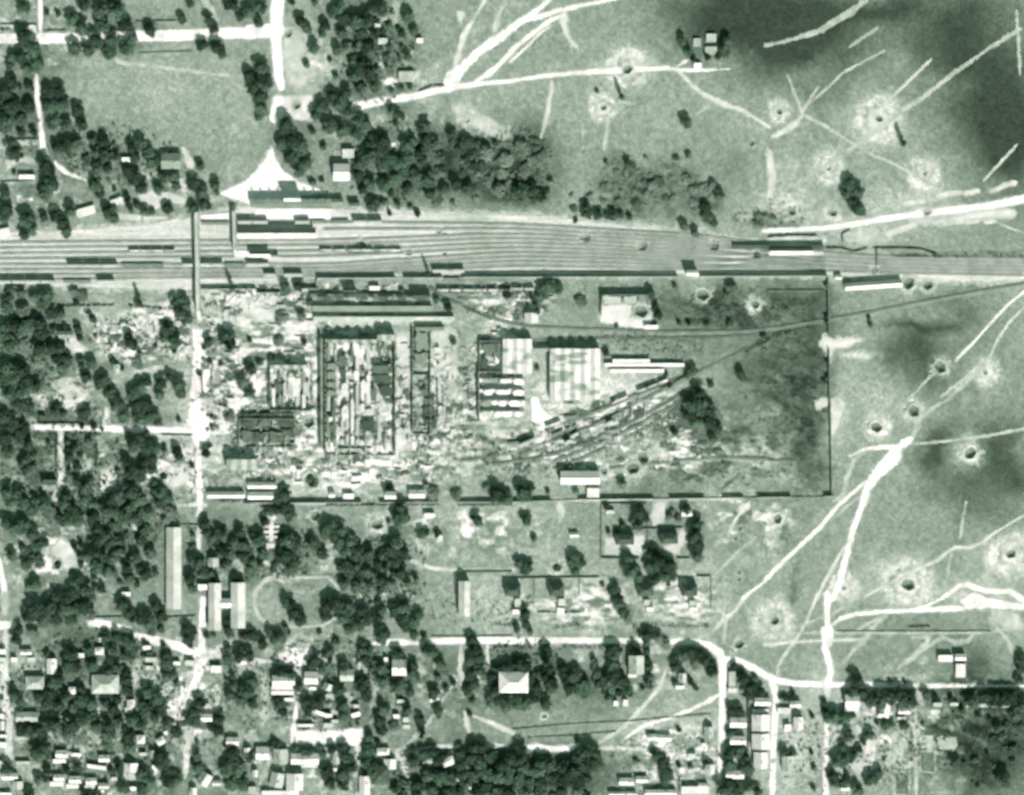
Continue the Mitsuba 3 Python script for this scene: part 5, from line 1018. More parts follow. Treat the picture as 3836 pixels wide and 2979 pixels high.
houses('by the short lane in the southern wood', '31', [(1030,1290,1136,1352,'h','w'),(1088,1385,1192,1472,'n','w'),(1290,1380,1360,1410,'s','w'),(1420,1378,1500,1420,'h','l'),(1588,1368,1688,1442,'h','w',3,20),(878,1530,970,1700,'n','w'),(1440,1515,1492,1542,'s','w')])
house('31', 985, 1440, 1140, 1600, 'h', 'd', 5, name='house', label='dark hipped house by the short lane in the southern wood', cat='house')
k = house('31', 2068, 640, 2184 + 135, 818, 'h', 'w', 6.5, name='manor', label='large white hipped house with a bright south slope in the park', cat='house', pitch=.5)
house('32', 988, 502, 1118, 662, 'n', 'l', 6.0, name='house', label='pale gabled house beside the dense tree row', cat='house', pitch=.45)
houses('at the north edge of the south meadow', '32', [(1390,760,1462,790,'s','w'),(1412,655,1482,735,'n','l'),(862,890,900,935,'s','w'),(940,880,982,935,'s','w'),(985,660,1060,690,'s','w')])
houses('in the block east of the bending road', '32', [(1850,1030,1992,1116,'g','w',4.6),(1850,1188,1986,1260,'g','w',4.6),(1815,1480,1972,1552,'g','w',4.6),(1832,780,1912,822,'f','w',3),(1840,640,1900,770,'f','l',2.6)])
houses('beside the white street', '32', [(2060,862,2200,932,'g','w',3.6),(2040,962,2184,1000,'s','w'),(2036,1005,2190,1145,'n','w',4.6),(2036,1168,2190,1300,'n','w',4.6),(2052,1325,2172,1465,'n','w',4.6)])
houses('among the new cottages', '32', [(1150,1172,1236,1224,'g','w'),(1242,1178,1352,1232,'g','w'),(1630,1110,1712,1212,'n','l'),(908,1545,1032,1606,'g','w'),(1050,1532,1152,1586,'g','w'),(1435,1618,1672,1682,'f','w',4),(1425,1560,1432,1616,'f','l',3),(1610,1250,1650,1280,'s','w'),(1640,1430,1722,1512,'n','w'),(1490,1340,1562,1384,'s','l'),(820,1665,960,1700,'g','w'),(1130,1645,1395,1698,'g','w',4),(970,1665,1060,1700,'g','w'),(1580,1590,1660,1632,'g','w')])
houses('in the southern street plots', '33', [(188,890,282,945,'g','w',3.6),(80,950,192,1000,'f','w',2.8),(215,1028,302,1132,'n','w',4),(118,1360,218,1488,'n','l',4.4),(140,1090,195,1150,'s','w')])
houses('under the tree belt south of the road', '33', [(655,835,776,942,'g','w',5.5),(655,945,772,976,'s','w'),(955,890,1042,990,'n','w',3.6,-18),(938,998,1030,1036,'s','w'),(1110,950,1212,1002,'g','w'),(1100,1030,1172,1052,'s','w'),(1408,905,1482,940,'s','l'),(1552,905,1622,932,'s','l')])
houses('at the dark southeast wood', '33', [(1690,915,1880,945,'s','l'),(1885,915,2060,945,'s','l'),(565,1440,640,1560,'n','l',3,12),(620,1600,696,1652,'g','w')])
house('33', 1590, 490, 1685, 545, 'g', 'w', 4.5, name='barn', label='gabled barn with a bright strip roof in the east meadow', cat='barn')
house('33', 1598, 575, 1682, 690, 'f', 'w', 3.2, name='barn', label='white flat roofed barn in the east meadow', cat='barn')
house('33', 1450, 500, 1572, 556, 's', 'w', 3.6, name='barn', label='white lean-to west of the barns in the east meadow', cat='barn')

houses('along the western street', '30', [(0,570,42,640,'s','l'),(0,1000,36,1050,'s','w'),(0,1178,62,1202,'s','w'),(0,1242,60,1290,'s','w'),(270,1150,312,1178,'s','w'),(240,520,300,555,'s','l'),(0,1400,60,1430,'s','l'),(140,1405,260,1430,'s','l')])
houses('in the western gardens', '30', [(850,352,892,388,'s','w'),(1408,500,1442,524,'s','w'),(1580,545,1660,590,'s','l'),(1400,1150,1432,1178,'s','w'),(1462,1080,1502,1116,'s','w'),(1190,1330,1252,1358,'s','l'),(1300,1438,1342,1462,'s','w'),(1130,1180,1165,1205,'s','l'),(950,1540,1000,1570,'s','l'),(1110,1620,1170,1655,'s','w')])
houses('in the eastern village gardens', '31', [(1090,520,1122,552,'s','w'),(860,560,890,620,'n','l'),(1200,880,1262,910,'s','l'),(830,920,880,950,'s','l'),(1170,1005,1222,1040,'s','w'),(1250,1030,1300,1075,'s','l'),(1250,1092,1312,1128,'s','l'),(640,1050,700,1078,'s','l'),(600,1000,650,1030,'s','w')])
houses('half hidden in the southern wood', '31', [(870,1400,912,1430,'s','w'),(1700,1550,1742,1578,'s','w'),(1790,1500,1830,1522,'s','w'),(1790,1620,1832,1645,'s','w'),(2095,1490,2130,1512,'s','w'),(1790,1450,1830,1475,'s','l'),(1780,1350,1830,1395,'s','l')])

# ------------------------------------------------------------------ plot walls and fences
def fence(t, pts, h, label, th=.35, group=None, name='garden_wall'):
    wall_thing([N(t, *pts)], h, th, label, jag=.12, m='m_wall_mid', name=name, group=group, cap=False)
fence('22', [(758,890),(755,1370),(1080,1372)], 2.2, 'wall round the west side of the villa ground')
fence('22', [(770,905),(1150,900)], 1.8, 'north wall of the western villa ground')
fence('22', [(1150,1090),(1155,1300)], 1.8, 'wall between the two villas')
fence('22', [(1080,1120),(1450,1110)], 1.6, 'garden wall north of the eastern villa')
fence('22', [(1400,1372),(1510,1370)], 1.8, 'southeast wall of the villa ground')
fence('21', [(1695,1490),(1700,1695)], 2.4, 'wall west of the pale gabled hall')
fence('21', [(1710,1490),(2184,1485)], 1.8, 'wall north of the first walled plot')
fence('22', [(0,1540),(390,1535),(740,1532)], 1.6, 'wall north of the middle walled plots')
fence('22', [(185,1540),(188,1695)], 1.5, 'wall between the first and second walled plots')
fence('22', [(570,1540),(572,1695)], 1.5, 'wall east of the second walled plot')
fence('22', [(1570,1525),(1690,1523),(1695,1695)], 1.8, 'corner wall of the easternmost walled plot')
fence('32', [(1695,0),(1690,110)], 1.6, 'east wall of the easternmost walled plot')
fence('32', [(210,140),(570,138)], 1.3, 'garden wall south of the second walled plot')
fence('31', [(2000,1695-1600),(2005,150)], 1.3, 'short garden wall south of the first walled plot')
fence('00', [(0,212),(320,214)], 1.6, 'northern garden wall at the northwest corner')
fence('00', [(380,268),(560,262)], 1.4, 'garden wall beside the northwest road')
fence('00', [(1160,190),(1500,182)], 1.4, 'garden wall north of the white road')
fence('00', [(1180,455),(1640,440)], 1.0, 'low wall along the grass field')
fence('00', [(100,1192),(330,1190)], 1.6, 'wall north of the pale western path')
fence('00', [(0,1552),(290,1545)], 1.4, 'wall in the west garden')
fence('20', [(320,222),(680,222)], 1.6, 'wall north of the western lane')
fence('20', [(1380,318),(1640,322)], 1.4, 'wall along the south of the western lane')
fence('20', [(1540,1085),(1690,1085)], 1.2, 'low wall north of the barrack yard')
fence('30', [(790,182),(1040,178)], 1.4, 'wall north of the village road')
fence('30', [(1420,182),(1670,170)], 1.4, 'wall at the school lane')
fence('32', [(2010,850),(2010,1290)], 1.8, 'long wall between the street houses')
fence('31', [(1490,345),(2184,338)], 1.0, 'low wall north of the straight village road')
fence('20', [(1735,1460),(1735,1690)], 1.0, 'short wall by the school trees')
fence('11', [(1760,925),(2010,1035)], 1.8, 'broken slanting wall southeast of the long sheds')
fence('10', [(1725,1460),(1730,1690)], 3.0, 'slim ruin wall beside the works road')
fence('10', [(1806,1465),(1808,1690)], 3.0, 'second slim ruin wall beside the works road')

# ------------------------------------------------------------------ foliage
def leaf_cloud(lobes, n, size, seed, flat=.75):
    """n leaf clumps (bent quads) on and in the lobes (cx, cy, cz, r)."""
    r = np.random.default_rng(seed); w = np.array([l[3] ** 2 for l in lobes]); pick = r.choice(len(lobes), n, p=w / w.sum())
    L = np.array(lobes)[pick]; d = r.standard_normal((n, 3)); d /= np.linalg.norm(d, axis=1)[:, None]
    d[:, 2] = np.where(d[:, 2] < -.35, -d[:, 2], d[:, 2])
    c = L[:, :3] + d * [1, 1, flat] * (L[:, 3] * r.uniform(.35, 1.25, n))[:, None]
    nrm = d + [0, 0, .25] + .36 * r.standard_normal((n, 3)); nrm /= np.linalg.norm(nrm, axis=1)[:, None]
    u = np.cross(nrm, r.standard_normal((n, 3))); u /= np.linalg.norm(u, axis=1)[:, None]; v = np.cross(nrm, u)
    s = size * r.uniform(.6, 1.35, n)[:, None]; e = s * r.uniform(.6, 1.1, (n, 1))
    V = np.stack([c - u * s, c - v * e + nrm * s * .12, c + u * s, c + v * e + nrm * s * .12], 1).reshape(-1, 3)
    i = 4 * np.arange(n)[:, None]
    return V, np.vstack([i + [[0, 1, 2]], i + [[0, 2, 3]]])
def tube(p, q, r0, r1, k=7):
    p, q = np.array(p, float), np.array(q, float); d = q - p; d /= np.linalg.norm(d); u = np.cross(d, [.3, .9, .1]); u /= np.linalg.norm(u); v = np.cross(d, u); a = np.arange(k) * 2 * math.pi / k
    c = np.cos(a)[:, None] * u + np.sin(a)[:, None] * v; i = np.arange(k); j = (i + 1) % k
    return np.vstack([p + c * r0, q + c * r1]), np.vstack([np.stack([i, j, j + k], 1), np.stack([i, j + k, i + k], 1)])
def tree_variant(seed, kind):
    r = random.Random(seed)
    if kind == 'poplar':   # unit: crown radius 1, height about 6
        lobes = [(r.uniform(-.2, .2), r.uniform(-.2, .2), z, .95 - .35 * abs(z - 2.6) / 3) for z in np.arange(1.2, 6.0, .5)]
        return leaf_cloud(lobes, 420, .24, seed, 1.0), join([tube((0, 0, -.3), (0, 0, 4.5), .16, .05)])
    if kind == 'bush':
        lobes = [(r.uniform(-.55, .55), r.uniform(-.55, .55), r.uniform(.3, .7), r.uniform(.35, .6)) for _ in range(6)] + [(0, 0, .5, .6)]
        return leaf_cloud(lobes, 230, .19, seed), join([tube((0, 0, -.2), (r.uniform(-.3, .3), r.uniform(-.3, .3), .7), .07, .03, 5) for _ in range(3)])
    lobes = [(0, 0, 1.35, .62)]
    n = r.randint(8, 11); ph = r.uniform(0, 6)
    for i in range(n):
        a = ph + i * 6.283 / n * r.uniform(.8, 1.2); q = r.uniform(.42, .74); lobes.append((q * math.cos(a), q * math.sin(a), r.uniform(.75, 1.45), r.uniform(.26, .46)))
    for i in range(3): lobes.append((r.uniform(-.4, .4), r.uniform(-.4, .4), r.uniform(1.4, 1.8), r.uniform(.25, .4)))
    limbs = [tube((0, 0, -.2), (0, 0, .75), .075, .055)] + [tube((0, 0, .6), np.array(l[:3]) * [.8, .8, .95], .045, .015, 5) for l in lobes[1:8]]
    return leaf_cloud(lobes, 720, .125, seed), join(limbs)
for kind, count in (('tree', 6), ('poplar', 2), ('bush', 4)):
    for i in range(count):
        cm, tm = tree_variant(100 + 17 * i + len(kind), kind)
        for tone, m in (('dark', 'm_leaf_dark'), ('mid', 'm_leaf'), ('pale', 'm_leaf_pale')):
            scene[f'group_{kind}_{i}_{tone}'] = {'type': 'shapegroup', 'trunk': ply(tm, 'm_bark', smooth=True), 'crown': ply(cm, m)}
VAR = {'tree': 6, 'poplar': 2, 'bush': 4}
TREES = [
('in the northwest corner garden','00','200,60,7 400,110,3.5 500,120,3.5 110,470,5m 85,540,5'),
('in the grove across the white west road','00','610,150,7 700,230,8 850,80,9 1000,100,10 1060,200,9 860,200,9 820,340,9 950,330,9 1080,400,9m 930,440,8 640,400,7m 750,420,6m 1130,320,6m 720,30,7 950,20,8'),
('north of the white west road','00','1270,230,6 1300,300,4 1550,150,5 1620,20,5 1780,160,5 1820,240,5 1720,370,6 1840,380,7 1890,450,5m 1940,40,5 2120,90,7m 2050,130,5m 1990,30,6'),
('in the tall clump by the northwest lane','00','200,300,9 280,420,10 180,480,8 320,540,9m 230,580,7m'),
('along the west edge lane','00','110,700,6 30,800,10 90,900,9 250,900,7 60,1050,10m 180,1010,7m 180,1120,5m 250,740,5m'),
('at the west side of the grass field','00','420,780,7 500,760,7 430,900,9 540,880,7 660,930,7 690,1050,8 450,1020,8m 560,1060,7m 560,1230,9 480,1240,5 640,1220,8m'),
('south of the grass field','00','880,1200,7 900,1300,9 830,1430,7m 810,1560,7 920,1430,5m 850,1640,5 1120,1240,6 1200,1220,7 1260,1290,7 1150,1330,6 1290,1370,6m'),
('by the pale hut south of the grass field','00','1390,1500,6 1480,1490,6m 1090,1450,6 1150,1510,9 1200,1590,7 980,1620,3 1080,1670,4 1350,1600,6 1500,1570,5 1700,1400,5 1650,1560,7 1720,1630,7 1830,1560,5m 1850,1640,4m 1320,1350,6'),
('round the bending west lane','00','130,1300,9 400,1420,10 430,1550,11 380,1640,8m 120,1470,2.5 40,1640,6'),
('at the east side of the grass field','01','40,570,9 60,690,10 40,810,7 50,930,7m -60,640,7 -40,750,6 20,1010,4m'),
('west of the north road','01','50,60,5 20,180,5m 15,40,5m'),
('in the park east of the north road','01','370,170,6 430,230,5m 580,210,6 700,50,7m 760,150,7 850,180,8 920,170,9 1040,60,10 900,280,8 720,270,6 1000,280,5 640,100,5m 300,20,4 500,30,4m 700,120,5'),
('at the east fringe of the park','01','1290,130,7 1340,250,5m 1240,290,4 1130,390,4 1240,405,3 1110,560,3 1210,250,3 1160,110,3 1220,750,3 1310,735,4 1150,770,3 1240,760,3'),
('in the middle of the park','01','490,400,6 690,420,6 950,390,8 780,390,6p 900,540,7 960,620,8 840,640,7m 1000,720,7 880,740,6m 800,520,4 680,660,4 1030,600,4 560,300,4m 630,520,3 430,550,4m'),
('at the bend of the east road','01','640,810,8 560,900,9 700,880,10 780,950,8 760,780,6 860,1010,8m 620,1060,9 720,1100,8m 850,1120,9m 500,970,6 930,1050,6m'),
('along the forecourt road','01','250,1060,10 300,1180,10 220,1210,7 380,1250,9 300,1330,9 420,1380,7m 480,1120,4 570,1250,4 370,1450,6m 480,1560,4m 560,1540,3'),
('south of the east road','01','1150,930,5m 1200,960,5 1200,1060,4m 1250,1000,3.5 1440,1060,6 1400,1090,5 1450,1180,8 1520,1220,6m 1660,1130,6 1800,1210,7 1720,1260,6m 1830,1290,6m 1900,1260,6p 1960,1290,7p'),
('in the wood north of the station','01','1000,1200,10 1090,1200,8 960,1330,9 1120,1350,10 1060,1280,9 1280,1230,8 1330,1190,5 1290,1330,8 1230,1400,9m 870,1480,8 880,1390,7 960,1550,8m 1090,1560,8m 1200,1500,8m 1340,1480,7m 1300,1610,6m 900,1600,5'),
('in the grey scrub northeast of the station','01','1460,1530,6 1700,1560,6 1600,1600,6m 1160,1660,4 1800,1600,7m 1800,1390,4 1560,1450,5p 2130,1350,8p 1480,1640,5m 1900,1480,4p 2040,1220,3 2060,1600,7p'),
('in the grey scrub south of the meadow','02','80,1250,9p 180,1360,8p 100,1450,8p 250,1310,6p 60,1620,9 170,1600,8 230,1660,6 330,1560,4p 300,1640,4p'),
('at the hut ruins','02','1440,340,5 1480,430,6 1800,420,7m 1660,490,4 1750,490,4 1540,510,4 1820,340,5m'),
('standing alone in the north meadow','02','1470,1030,6 980,1380,4.5 800,1390,3p 720,780,2.5p 1130,1340,2p'),
('in the dark scrub north of the yard','02','1180,1560,5p 1700,1560,5p 1750,1640,6m 1400,1360,4p 1500,1330,4p'),
('alone in the northeast grass','03','690,1560,8 750,1620,7 660,1640,5m'),
('along the west of the railway','10','60,80,8 30,150,6m 230,170,9 270,240,8 200,290,6 370,140,5 470,130,7 540,200,7 570,270,6 600,90,6m'),
('north of the tracks by the footbridge','10','920,100,7 960,70,5 970,150,5m 1090,20,5 1170,60,4 1420,70,6 1300,120,4m 1230,90,5m 1740,30,8 1640,70,6 1120,100,4m'),
('at the north side of the western wood','10','400,800,8 380,880,9 430,950,8 180,780,6m 100,760,5m 520,970,5 640,790,6p 700,820,6p 650,880,4 60,900,8m 200,940,7p 300,820,6m 80,820,5'),
('in the western wood','10','40,1080,8m 230,1060,9 330,1070,8 180,1110,7 350,1130,8 60,1160,7m 100,1240,9m 340,1260,8 440,1260,6 510,1260,6 200,1210,6p 660,1090,5 680,1190,4 560,1110,4 130,1050,7'),
('in the shaded western gardens','10','480,1350,6 560,1360,7 320,1370,8p 680,1370,4 780,1390,6m 700,1430,4 60,1430,9m 180,1450,9 230,1540,7 100,1540,8m 40,1510,8m 180,1630,9m 310,1570,5 80,1650,8m 520,1420,5m'),
('by the foot of the long footbridge','10','1180,890,4 1520,950,6 1560,840,5 1590,890,5 1550,990,4 1610,1010,5 1480,860,5 1570,1070,3'),
('among the ruins west of the works','10','1090,1160,5 1100,1200,6 1150,1250,4 1430,1110,7m 1480,1190,8m 1400,1170,5m 1490,1300,3 1320,1240,2.5 960,1390,4 1040,1450,3 1170,1390,6p 1190,1310,3'),
('east of the footbridge road','10','1940,1150,7 1960,1210,7 1900,1190,5 1770,1210,5m 1740,1270,3 1880,1130,4 2130,1210,3 1790,1395,3 1880,1410,3'),
('in the grove south of the rubble field','10','730,1510,6 880,1540,7 930,1640,8 1200,1590,8 1130,1650,8 1370,1560,6 1360,1650,6 1440,1500,5 1520,1570,8m 1540,1640,6m 840,1570,5 1250,1550,5 980,1690,7'),
('at the northwest works hall','10','2130,1430,6 2060,1540,7p 2120,1640,6m 1700,1490,3'),
('at the east end of the station','11','990,45,7 705,45,4 1140,125,3 1375,132,4 1210,60,4m 1310,70,3m 1080,30,4m'),
('by the wall corner of the works','11','250,750,6 360,730,6 190,1200,6p 210,1000,8p 380,990,5p 410,1215,4 30,1400,4 460,880,4m'),
('at the east end of the long sheds','11','1625,910,5 1530,865,4 2130,800,5 1680,1220,4m 1240,780,3m'),
('in the tall clump inside the north wall','12','300,730,9 240,800,7 360,730,7 400,780,4m 230,880,4'),
('along the north edge of the yard','12','630,110,6 620,60,5 720,130,5m 850,130,5m 930,140,4m 1000,160,4m 540,190,3 800,150,4m 1640,70,6 1650,140,7 1700,190,5m 1460,220,5p 1550,280,5p'),
('round the white works yard','12','1170,790,5 1190,850,3 1230,970,5 1220,920,4 890,1090,2.5 570,860,6p 800,1310,4 210,1445,3'),
('in the scrub northeast of the white yard','12','1860,740,6m 1820,800,3 1850,1075,4 2080,470,3m 2140,1180,4 1500,1060,3 1420,1060,3m 1380,745,3m 1650,1070,3m'),
('above the diagonal sidings','12','1520,1450,6m 1490,1500,4 1310,1500,3 1940,1480,5 1960,1530,4 1690,1590,4m 1140,1600,3 1340,1595,3'),  # one shrub here is added in place of a cast shadow
('north of the eastern yard','13','750,60,8m 720,20,6 790,90,5m'),
('along the east wall','13','500,740,3m 500,1010,3 500,1050,3 505,1520,3 480,1560,3m 860,1020,3 870,1080,3 500,1380,2.5'),
('at the west edge near the lane','20','40,150,9 100,220,10 40,330,10 150,320,9 200,260,8 60,450,8m 240,380,6 200,40,8 250,90,7m 130,20,6'),
('in the grove north of the western lane','20','1000,40,10m 1150,40,9 1250,60,9 1050,140,9m 1200,170,9m 1300,150,9m 1345,190,5m 460,100,5 700,130,6 740,110,5 540,140,4 360,170,4m'),
('in the grove south of the western lane','20','1140,380,9 1250,390,9 1320,420,7 1200,340,7 1090,310,4 1250,310,4 1400,440,4 1500,430,5 1520,480,5 1070,530,6 1230,530,6 1120,620,8 1300,510,6 1210,600,6 1300,600,5m'),
('in the plots by the southern side lane','20','600,430,5 590,490,5 690,510,4m 760,370,4 700,250,3 800,250,4 220,590,6 190,550,5m 280,570,5m 560,830,5 660,710,5m 740,760,8m 730,840,7m 780,880,5m 580,390,4'),
('by the works road','20','1220,690,4m 1390,660,3 1640,580,3 1750,450,5 1960,150,6p 1790,410,3 1000,620,3m 890,725,2 1800,155,2 1800,240,2 1530,190,3 870,268,2'),
('in the dark southwestern wood','20','60,790,9m 160,800,10 200,880,10 100,870,8 260,940,9m 300,860,5 380,910,7 370,830,5 430,980,8p 550,900,9 600,960,11 570,1030,9 660,1030,9m 520,1020,7 540,840,5'),
('at the west edge below the wood','20','60,1060,10 130,1100,9 200,1080,9m 280,1150,8m 320,1240,8m 380,1220,5m 190,1280,4 280,1340,7 100,1330,6m 230,1400,7m 340,1390,6m'),
('in the dense wood north of the barrack','20','960,850,9 1020,830,9 910,950,9 1000,960,9 1120,790,9 1180,850,9 1100,930,10m 1220,960,10m 1050,1000,9m 1150,1020,8m 980,1070,6 1370,800,8m 1420,840,7m 1350,870,7 1450,960,9p 1440,1030,8p'),
('in the loose wood west of the barrack','20','790,1010,6 820,1100,6 910,1150,6m 830,1200,6 930,1220,6 800,1300,7 880,1340,6 830,1430,8 900,1460,7m 960,1350,6m 1230,1120,8 1200,1190,7 1280,1310,6m 1150,1350,7m 1080,1440,6 1240,1490,8 1190,1440,6'),
('at the southwest of the barrack','20','1100,1530,6m 1000,1300,5m 1330,1500,4m 690,1350,4 640,1270,4 490,1420,3.5 1170,1590,4 960,1480,5m 1020,1200,5m'),
('in the black wood by the village road','20','660,1560,10 720,1620,9 620,1650,10 560,1690,9 480,1670,8 760,1690,7 300,1570,6m 240,1600,4m'),
('between the barrack and the school','20','1740,1060,6 1750,1130,5 1870,1140,7 1800,1180,6 1880,1290,6 1840,1240,4m 2040,1130,6 2080,1250,7 2070,1340,7 2000,1240,5m 2160,1170,5 1640,1170,3m 1630,1275,3m'),
('north of the school','20','1690,1390,8m 1720,1470,7 1640,1370,6m 1790,1480,5 1620,1520,7 1635,1600,6 1900,1430,4m 1940,1410,4m 2010,1560,5 1830,1550,5 2130,1440,5m'),  # one small tree is added in place of the school building shadow
('at the south wall gardens','21','240,810,8 240,910,9 280,990,7m 190,870,6 100,950,6 70,1040,5 20,1200,8m 60,1310,6 170,940,5'),
('by the white bunker tops','21','270,1210,10 330,1260,8 260,1310,9 320,1380,8 210,1340,6 300,1440,6m'),
('in the lone clump on the south meadow','21','1220,920,8 1210,1000,9 1270,1010,5m 1210,1095,4m 1130,1060,3m'),
('in the loose grove on the south meadow','21','610,1100,8m 710,1110,7 650,1170,6m 480,1230,7m 700,1230,8m 800,1220,9m 850,1290,8 880,1340,6 560,1310,6m 750,1290,6m 580,1150,5'),
('south of the loose meadow grove','21','780,1430,7 710,1430,5 890,1480,6 860,1420,5m 1030,1410,5 1050,1340,4 1190,1220,8 1130,1280,8 1240,1310,7 1180,1370,7 1220,1440,4m 1050,1545,5 740,1570,6m 850,1590,6m 960,1580,5m 1100,1580,5m 1290,1560,5m 1360,1540,4'),
('on the meadow near the south gate','21','1400,1150,5m 1450,1150,4 1545,1160,4 1880,1030,6m 1910,1080,3 1840,1020,3'),
('along the inner side of the south wall','21','2050,810,10 2120,840,8m 1980,760,6p 1700,810,6p 1500,800,8p 1450,750,4p 1130,760,4 460,690,4m'),  # one shrub by the tall building is added as its shadow
('inside the south wall of the works','22','100,800,9m 60,770,6 160,770,4m 300,800,3m 540,800,4p 930,720,5p'),
('on the south meadow by the gate','22','110,1030,5 90,1010,4 140,1020,4m 180,1200,4m 110,1440,7m 50,1400,5m 150,1420,4m 510,1370,8 570,1390,6m 530,1460,5m 375,1445,3m'),
('in the villa gardens','22','1080,980,8 1050,1070,6 1120,1010,5 940,1090,4 800,920,4 1470,930,5 1340,1020,4p 1420,1040,4p 1030,910,3 890,1130,3 1360,970,3p 820,1140,3'),
('in the tall oval clump east of the villas','22','1560,1060,7 1550,1160,9 1570,1250,9 1560,1330,7m 1530,1230,6'),
('in the black grove south of the villas','22','980,1360,6m 1000,1450,9m 1060,1510,6m 1180,1310,8 1240,1390,11 1330,1420,9 1170,1420,7 1260,1500,9m 1350,1500,6m 1200,1545,5m'),
('among the walled plots','22','870,1610,5 900,1690,5 1330,1590,2.5 770,1600,3p 830,1640,3'),
('on the burnt ground in the works','22','1510,40,9 1600,60,10 1660,100,9 1670,190,8 1560,180,8m 1500,120,7 1740,250,5m 1380,300,4 1700,330,5m 1580,-50,8'),
('in the black wood at the west edge','30','300,100,12 420,90,12 550,100,12 660,80,10 740,60,9 240,150,8 480,170,9 600,170,9 370,190,8 760,140,7p 150,270,6 140,350,6 280,300,8p'),
('around the village road trees','30','1050,60,9 1090,120,7 1130,200,4 1210,170,9 1270,210,8 1370,150,8 1330,70,7 1290,280,5m 1590,260,7 1600,340,7 1640,300,5 1620,420,4'),
('in the dark northern gardens of the village','30','900,330,6 1000,330,6 1100,380,9 1090,470,9 1130,440,7 950,440,7 760,450,5 600,480,9 580,570,8 640,580,6 400,490,4 780,570,7 940,510,6 930,630,6 1000,590,6m 1070,690,8 1080,770,7 1070,640,5'),
('in the dark middle gardens of the village','30','460,720,9 430,810,9 500,680,6 330,840,6 400,880,8 120,830,6 170,880,5m 700,860,8 690,780,5 560,840,6m 890,880,5 960,940,8 1000,860,5 780,900,6m 620,930,5m 500,920,6m'),
('in the round clump west of the southwest road','30','1260,800,8 1230,900,10 1330,860,10 1380,940,8 1250,970,8 1310,1000,6'),
('west of the crossing','30','1430,560,7 1420,480,6 1470,650,5m 1510,740,4 1280,480,4 1390,410,3 1230,400,3'),
('east of the southwest road','30','1700,890,7 1640,970,7 1660,1040,8 1600,1030,5 1860,1030,7 1850,1120,7 1960,830,6m 2100,790,9 2150,720,6 2060,870,6 2150,890,7m 1800,1120,4m'),
('in the dark lower gardens','30','240,1110,9 180,1110,6 320,1120,7 400,1080,8 480,1090,8 620,1090,9 680,1040,7 820,1100,8 920,1090,8 920,1170,8 910,1240,6 1000,1040,6 1100,1180,7 1100,1260,8 1130,1040,8m 1200,1070,7m 760,1010,6m 560,1150,5m'),
('in the southwest garden rows','30','370,1260,8 330,1340,8m 300,1300,6 60,1440,6 250,1680,6 320,1540,5 390,1560,4 750,1690,9 830,1690,7 660,1440,5 560,1460,5 400,1470,5 1010,1440,5 950,1490,4'),
('along the lower village lane','30','1360,1340,7 1400,1370,7 1350,1410,5 1680,1340,5m 1680,1440,6 1980,1310,8 1960,1400,9 2030,1450,9 1920,1470,9 2060,1570,9m 2120,1350,6 1960,1570,8m 1440,1560,8 1500,1540,7m 1050,1620,7 1210,1500,8m 1270,1560,9m 1220,1630,8m'),
('by the village square road','30','1500,1130,6 1420,1080,5m 1930,510,6 2030,500,6 2120,490,6 1940,440,4 2060,440,4m 1760,330,4 1820,320,4 1950,280,6 1930,200,6 2080,310,6 2150,320,6'),
('in the black clump inside the oval track','31','290,60,10 320,130,10 370,180,8 250,40,6'),
('west of the village square','31','150,330,7 200,340,7 50,390,6 110,300,5m 280,310,3 250,270,4m 540,310,3m'),
('in the large grove east of the oval track','31','620,50,10 700,60,9 590,140,7 780,100,9m 830,170,9 740,170,9m 900,110,7 930,180,9m 870,220,8m 780,250,7m 1030,170,7 1070,110,5 1040,230,5'),
('east of the large grove','31','1180,110,7 1260,80,8 1240,170,9 1270,230,6 1350,210,6 1380,140,5m 1060,330,7m 1100,300,5m 1340,310,5m 1080,390,4m 1430,350,4'),
('north of the village houses','31','500,520,7 470,560,6 620,460,5 550,600,5m 740,580,6 930,520,7 960,450,5m 900,450,5m 590,500,4 220,630,7 170,630,5 290,650,6'),  # two trees close north of a house are added as its shadow
('round the two-tone gabled house','31','1200,480,7 1060,600,7 1070,700,8 900,740,9 940,820,8 1340,650,8 1340,570,5 1310,800,5 1220,730,7 1180,750,6 1010,560,4m 1150,620,4'),  # first tree stands in for the north shadow of the gabled house
('south of the village square','31','700,780,7 430,890,7 440,960,6 540,880,7 190,900,7 220,960,5 350,750,6 740,910,6m 740,990,6m 620,900,4m'),
('in the tree row south of the straight road','31','1490,460,6 1560,560,6m 1440,440,5 1550,690,4m 1840,360,6 1860,440,8 1820,530,6 1900,510,6m 1820,650,7 1850,730,6 1800,800,5 1900,610,6 1680,740,4 1620,790,4m'),
('at the corner of the meadow','31','1510,810,7 1540,950,6m 1550,1010,4m 1080,950,7 1050,1040,7 1060,1120,6 1400,1040,5 1410,1110,4 1420,1160,3 1280,950,6m 960,1180,5 1040,1260,4 1170,1100,6p 1840,890,4 1820,1000,3'),
('west of the white hipped house','31','2050,850,9 2120,890,8m 2000,870,8 2090,600,6 2150,590,6 2030,800,6 2030,610,4 2120,930,5m'),
('south of the long white yard','31','730,1270,6 760,1350,10 790,1430,10 740,1500,8 740,1580,7 600,1480,8 630,1570,7 560,1330,5m 950,1300,8 970,1430,8 930,1390,6 1000,1490,7 400,1310,5 340,1310,4 450,1310,5 640,1290,5 150,1240,4 130,1290,4'),
('in the northern part of the dense southern wood','31','1330,1350,7 1430,1300,7 1500,1270,6 1550,1340,6 1740,1290,7 1740,1380,8 1850,1240,6 1920,1230,6 1840,1330,8 1900,1380,9 1350,1290,4 1620,1320,4'),
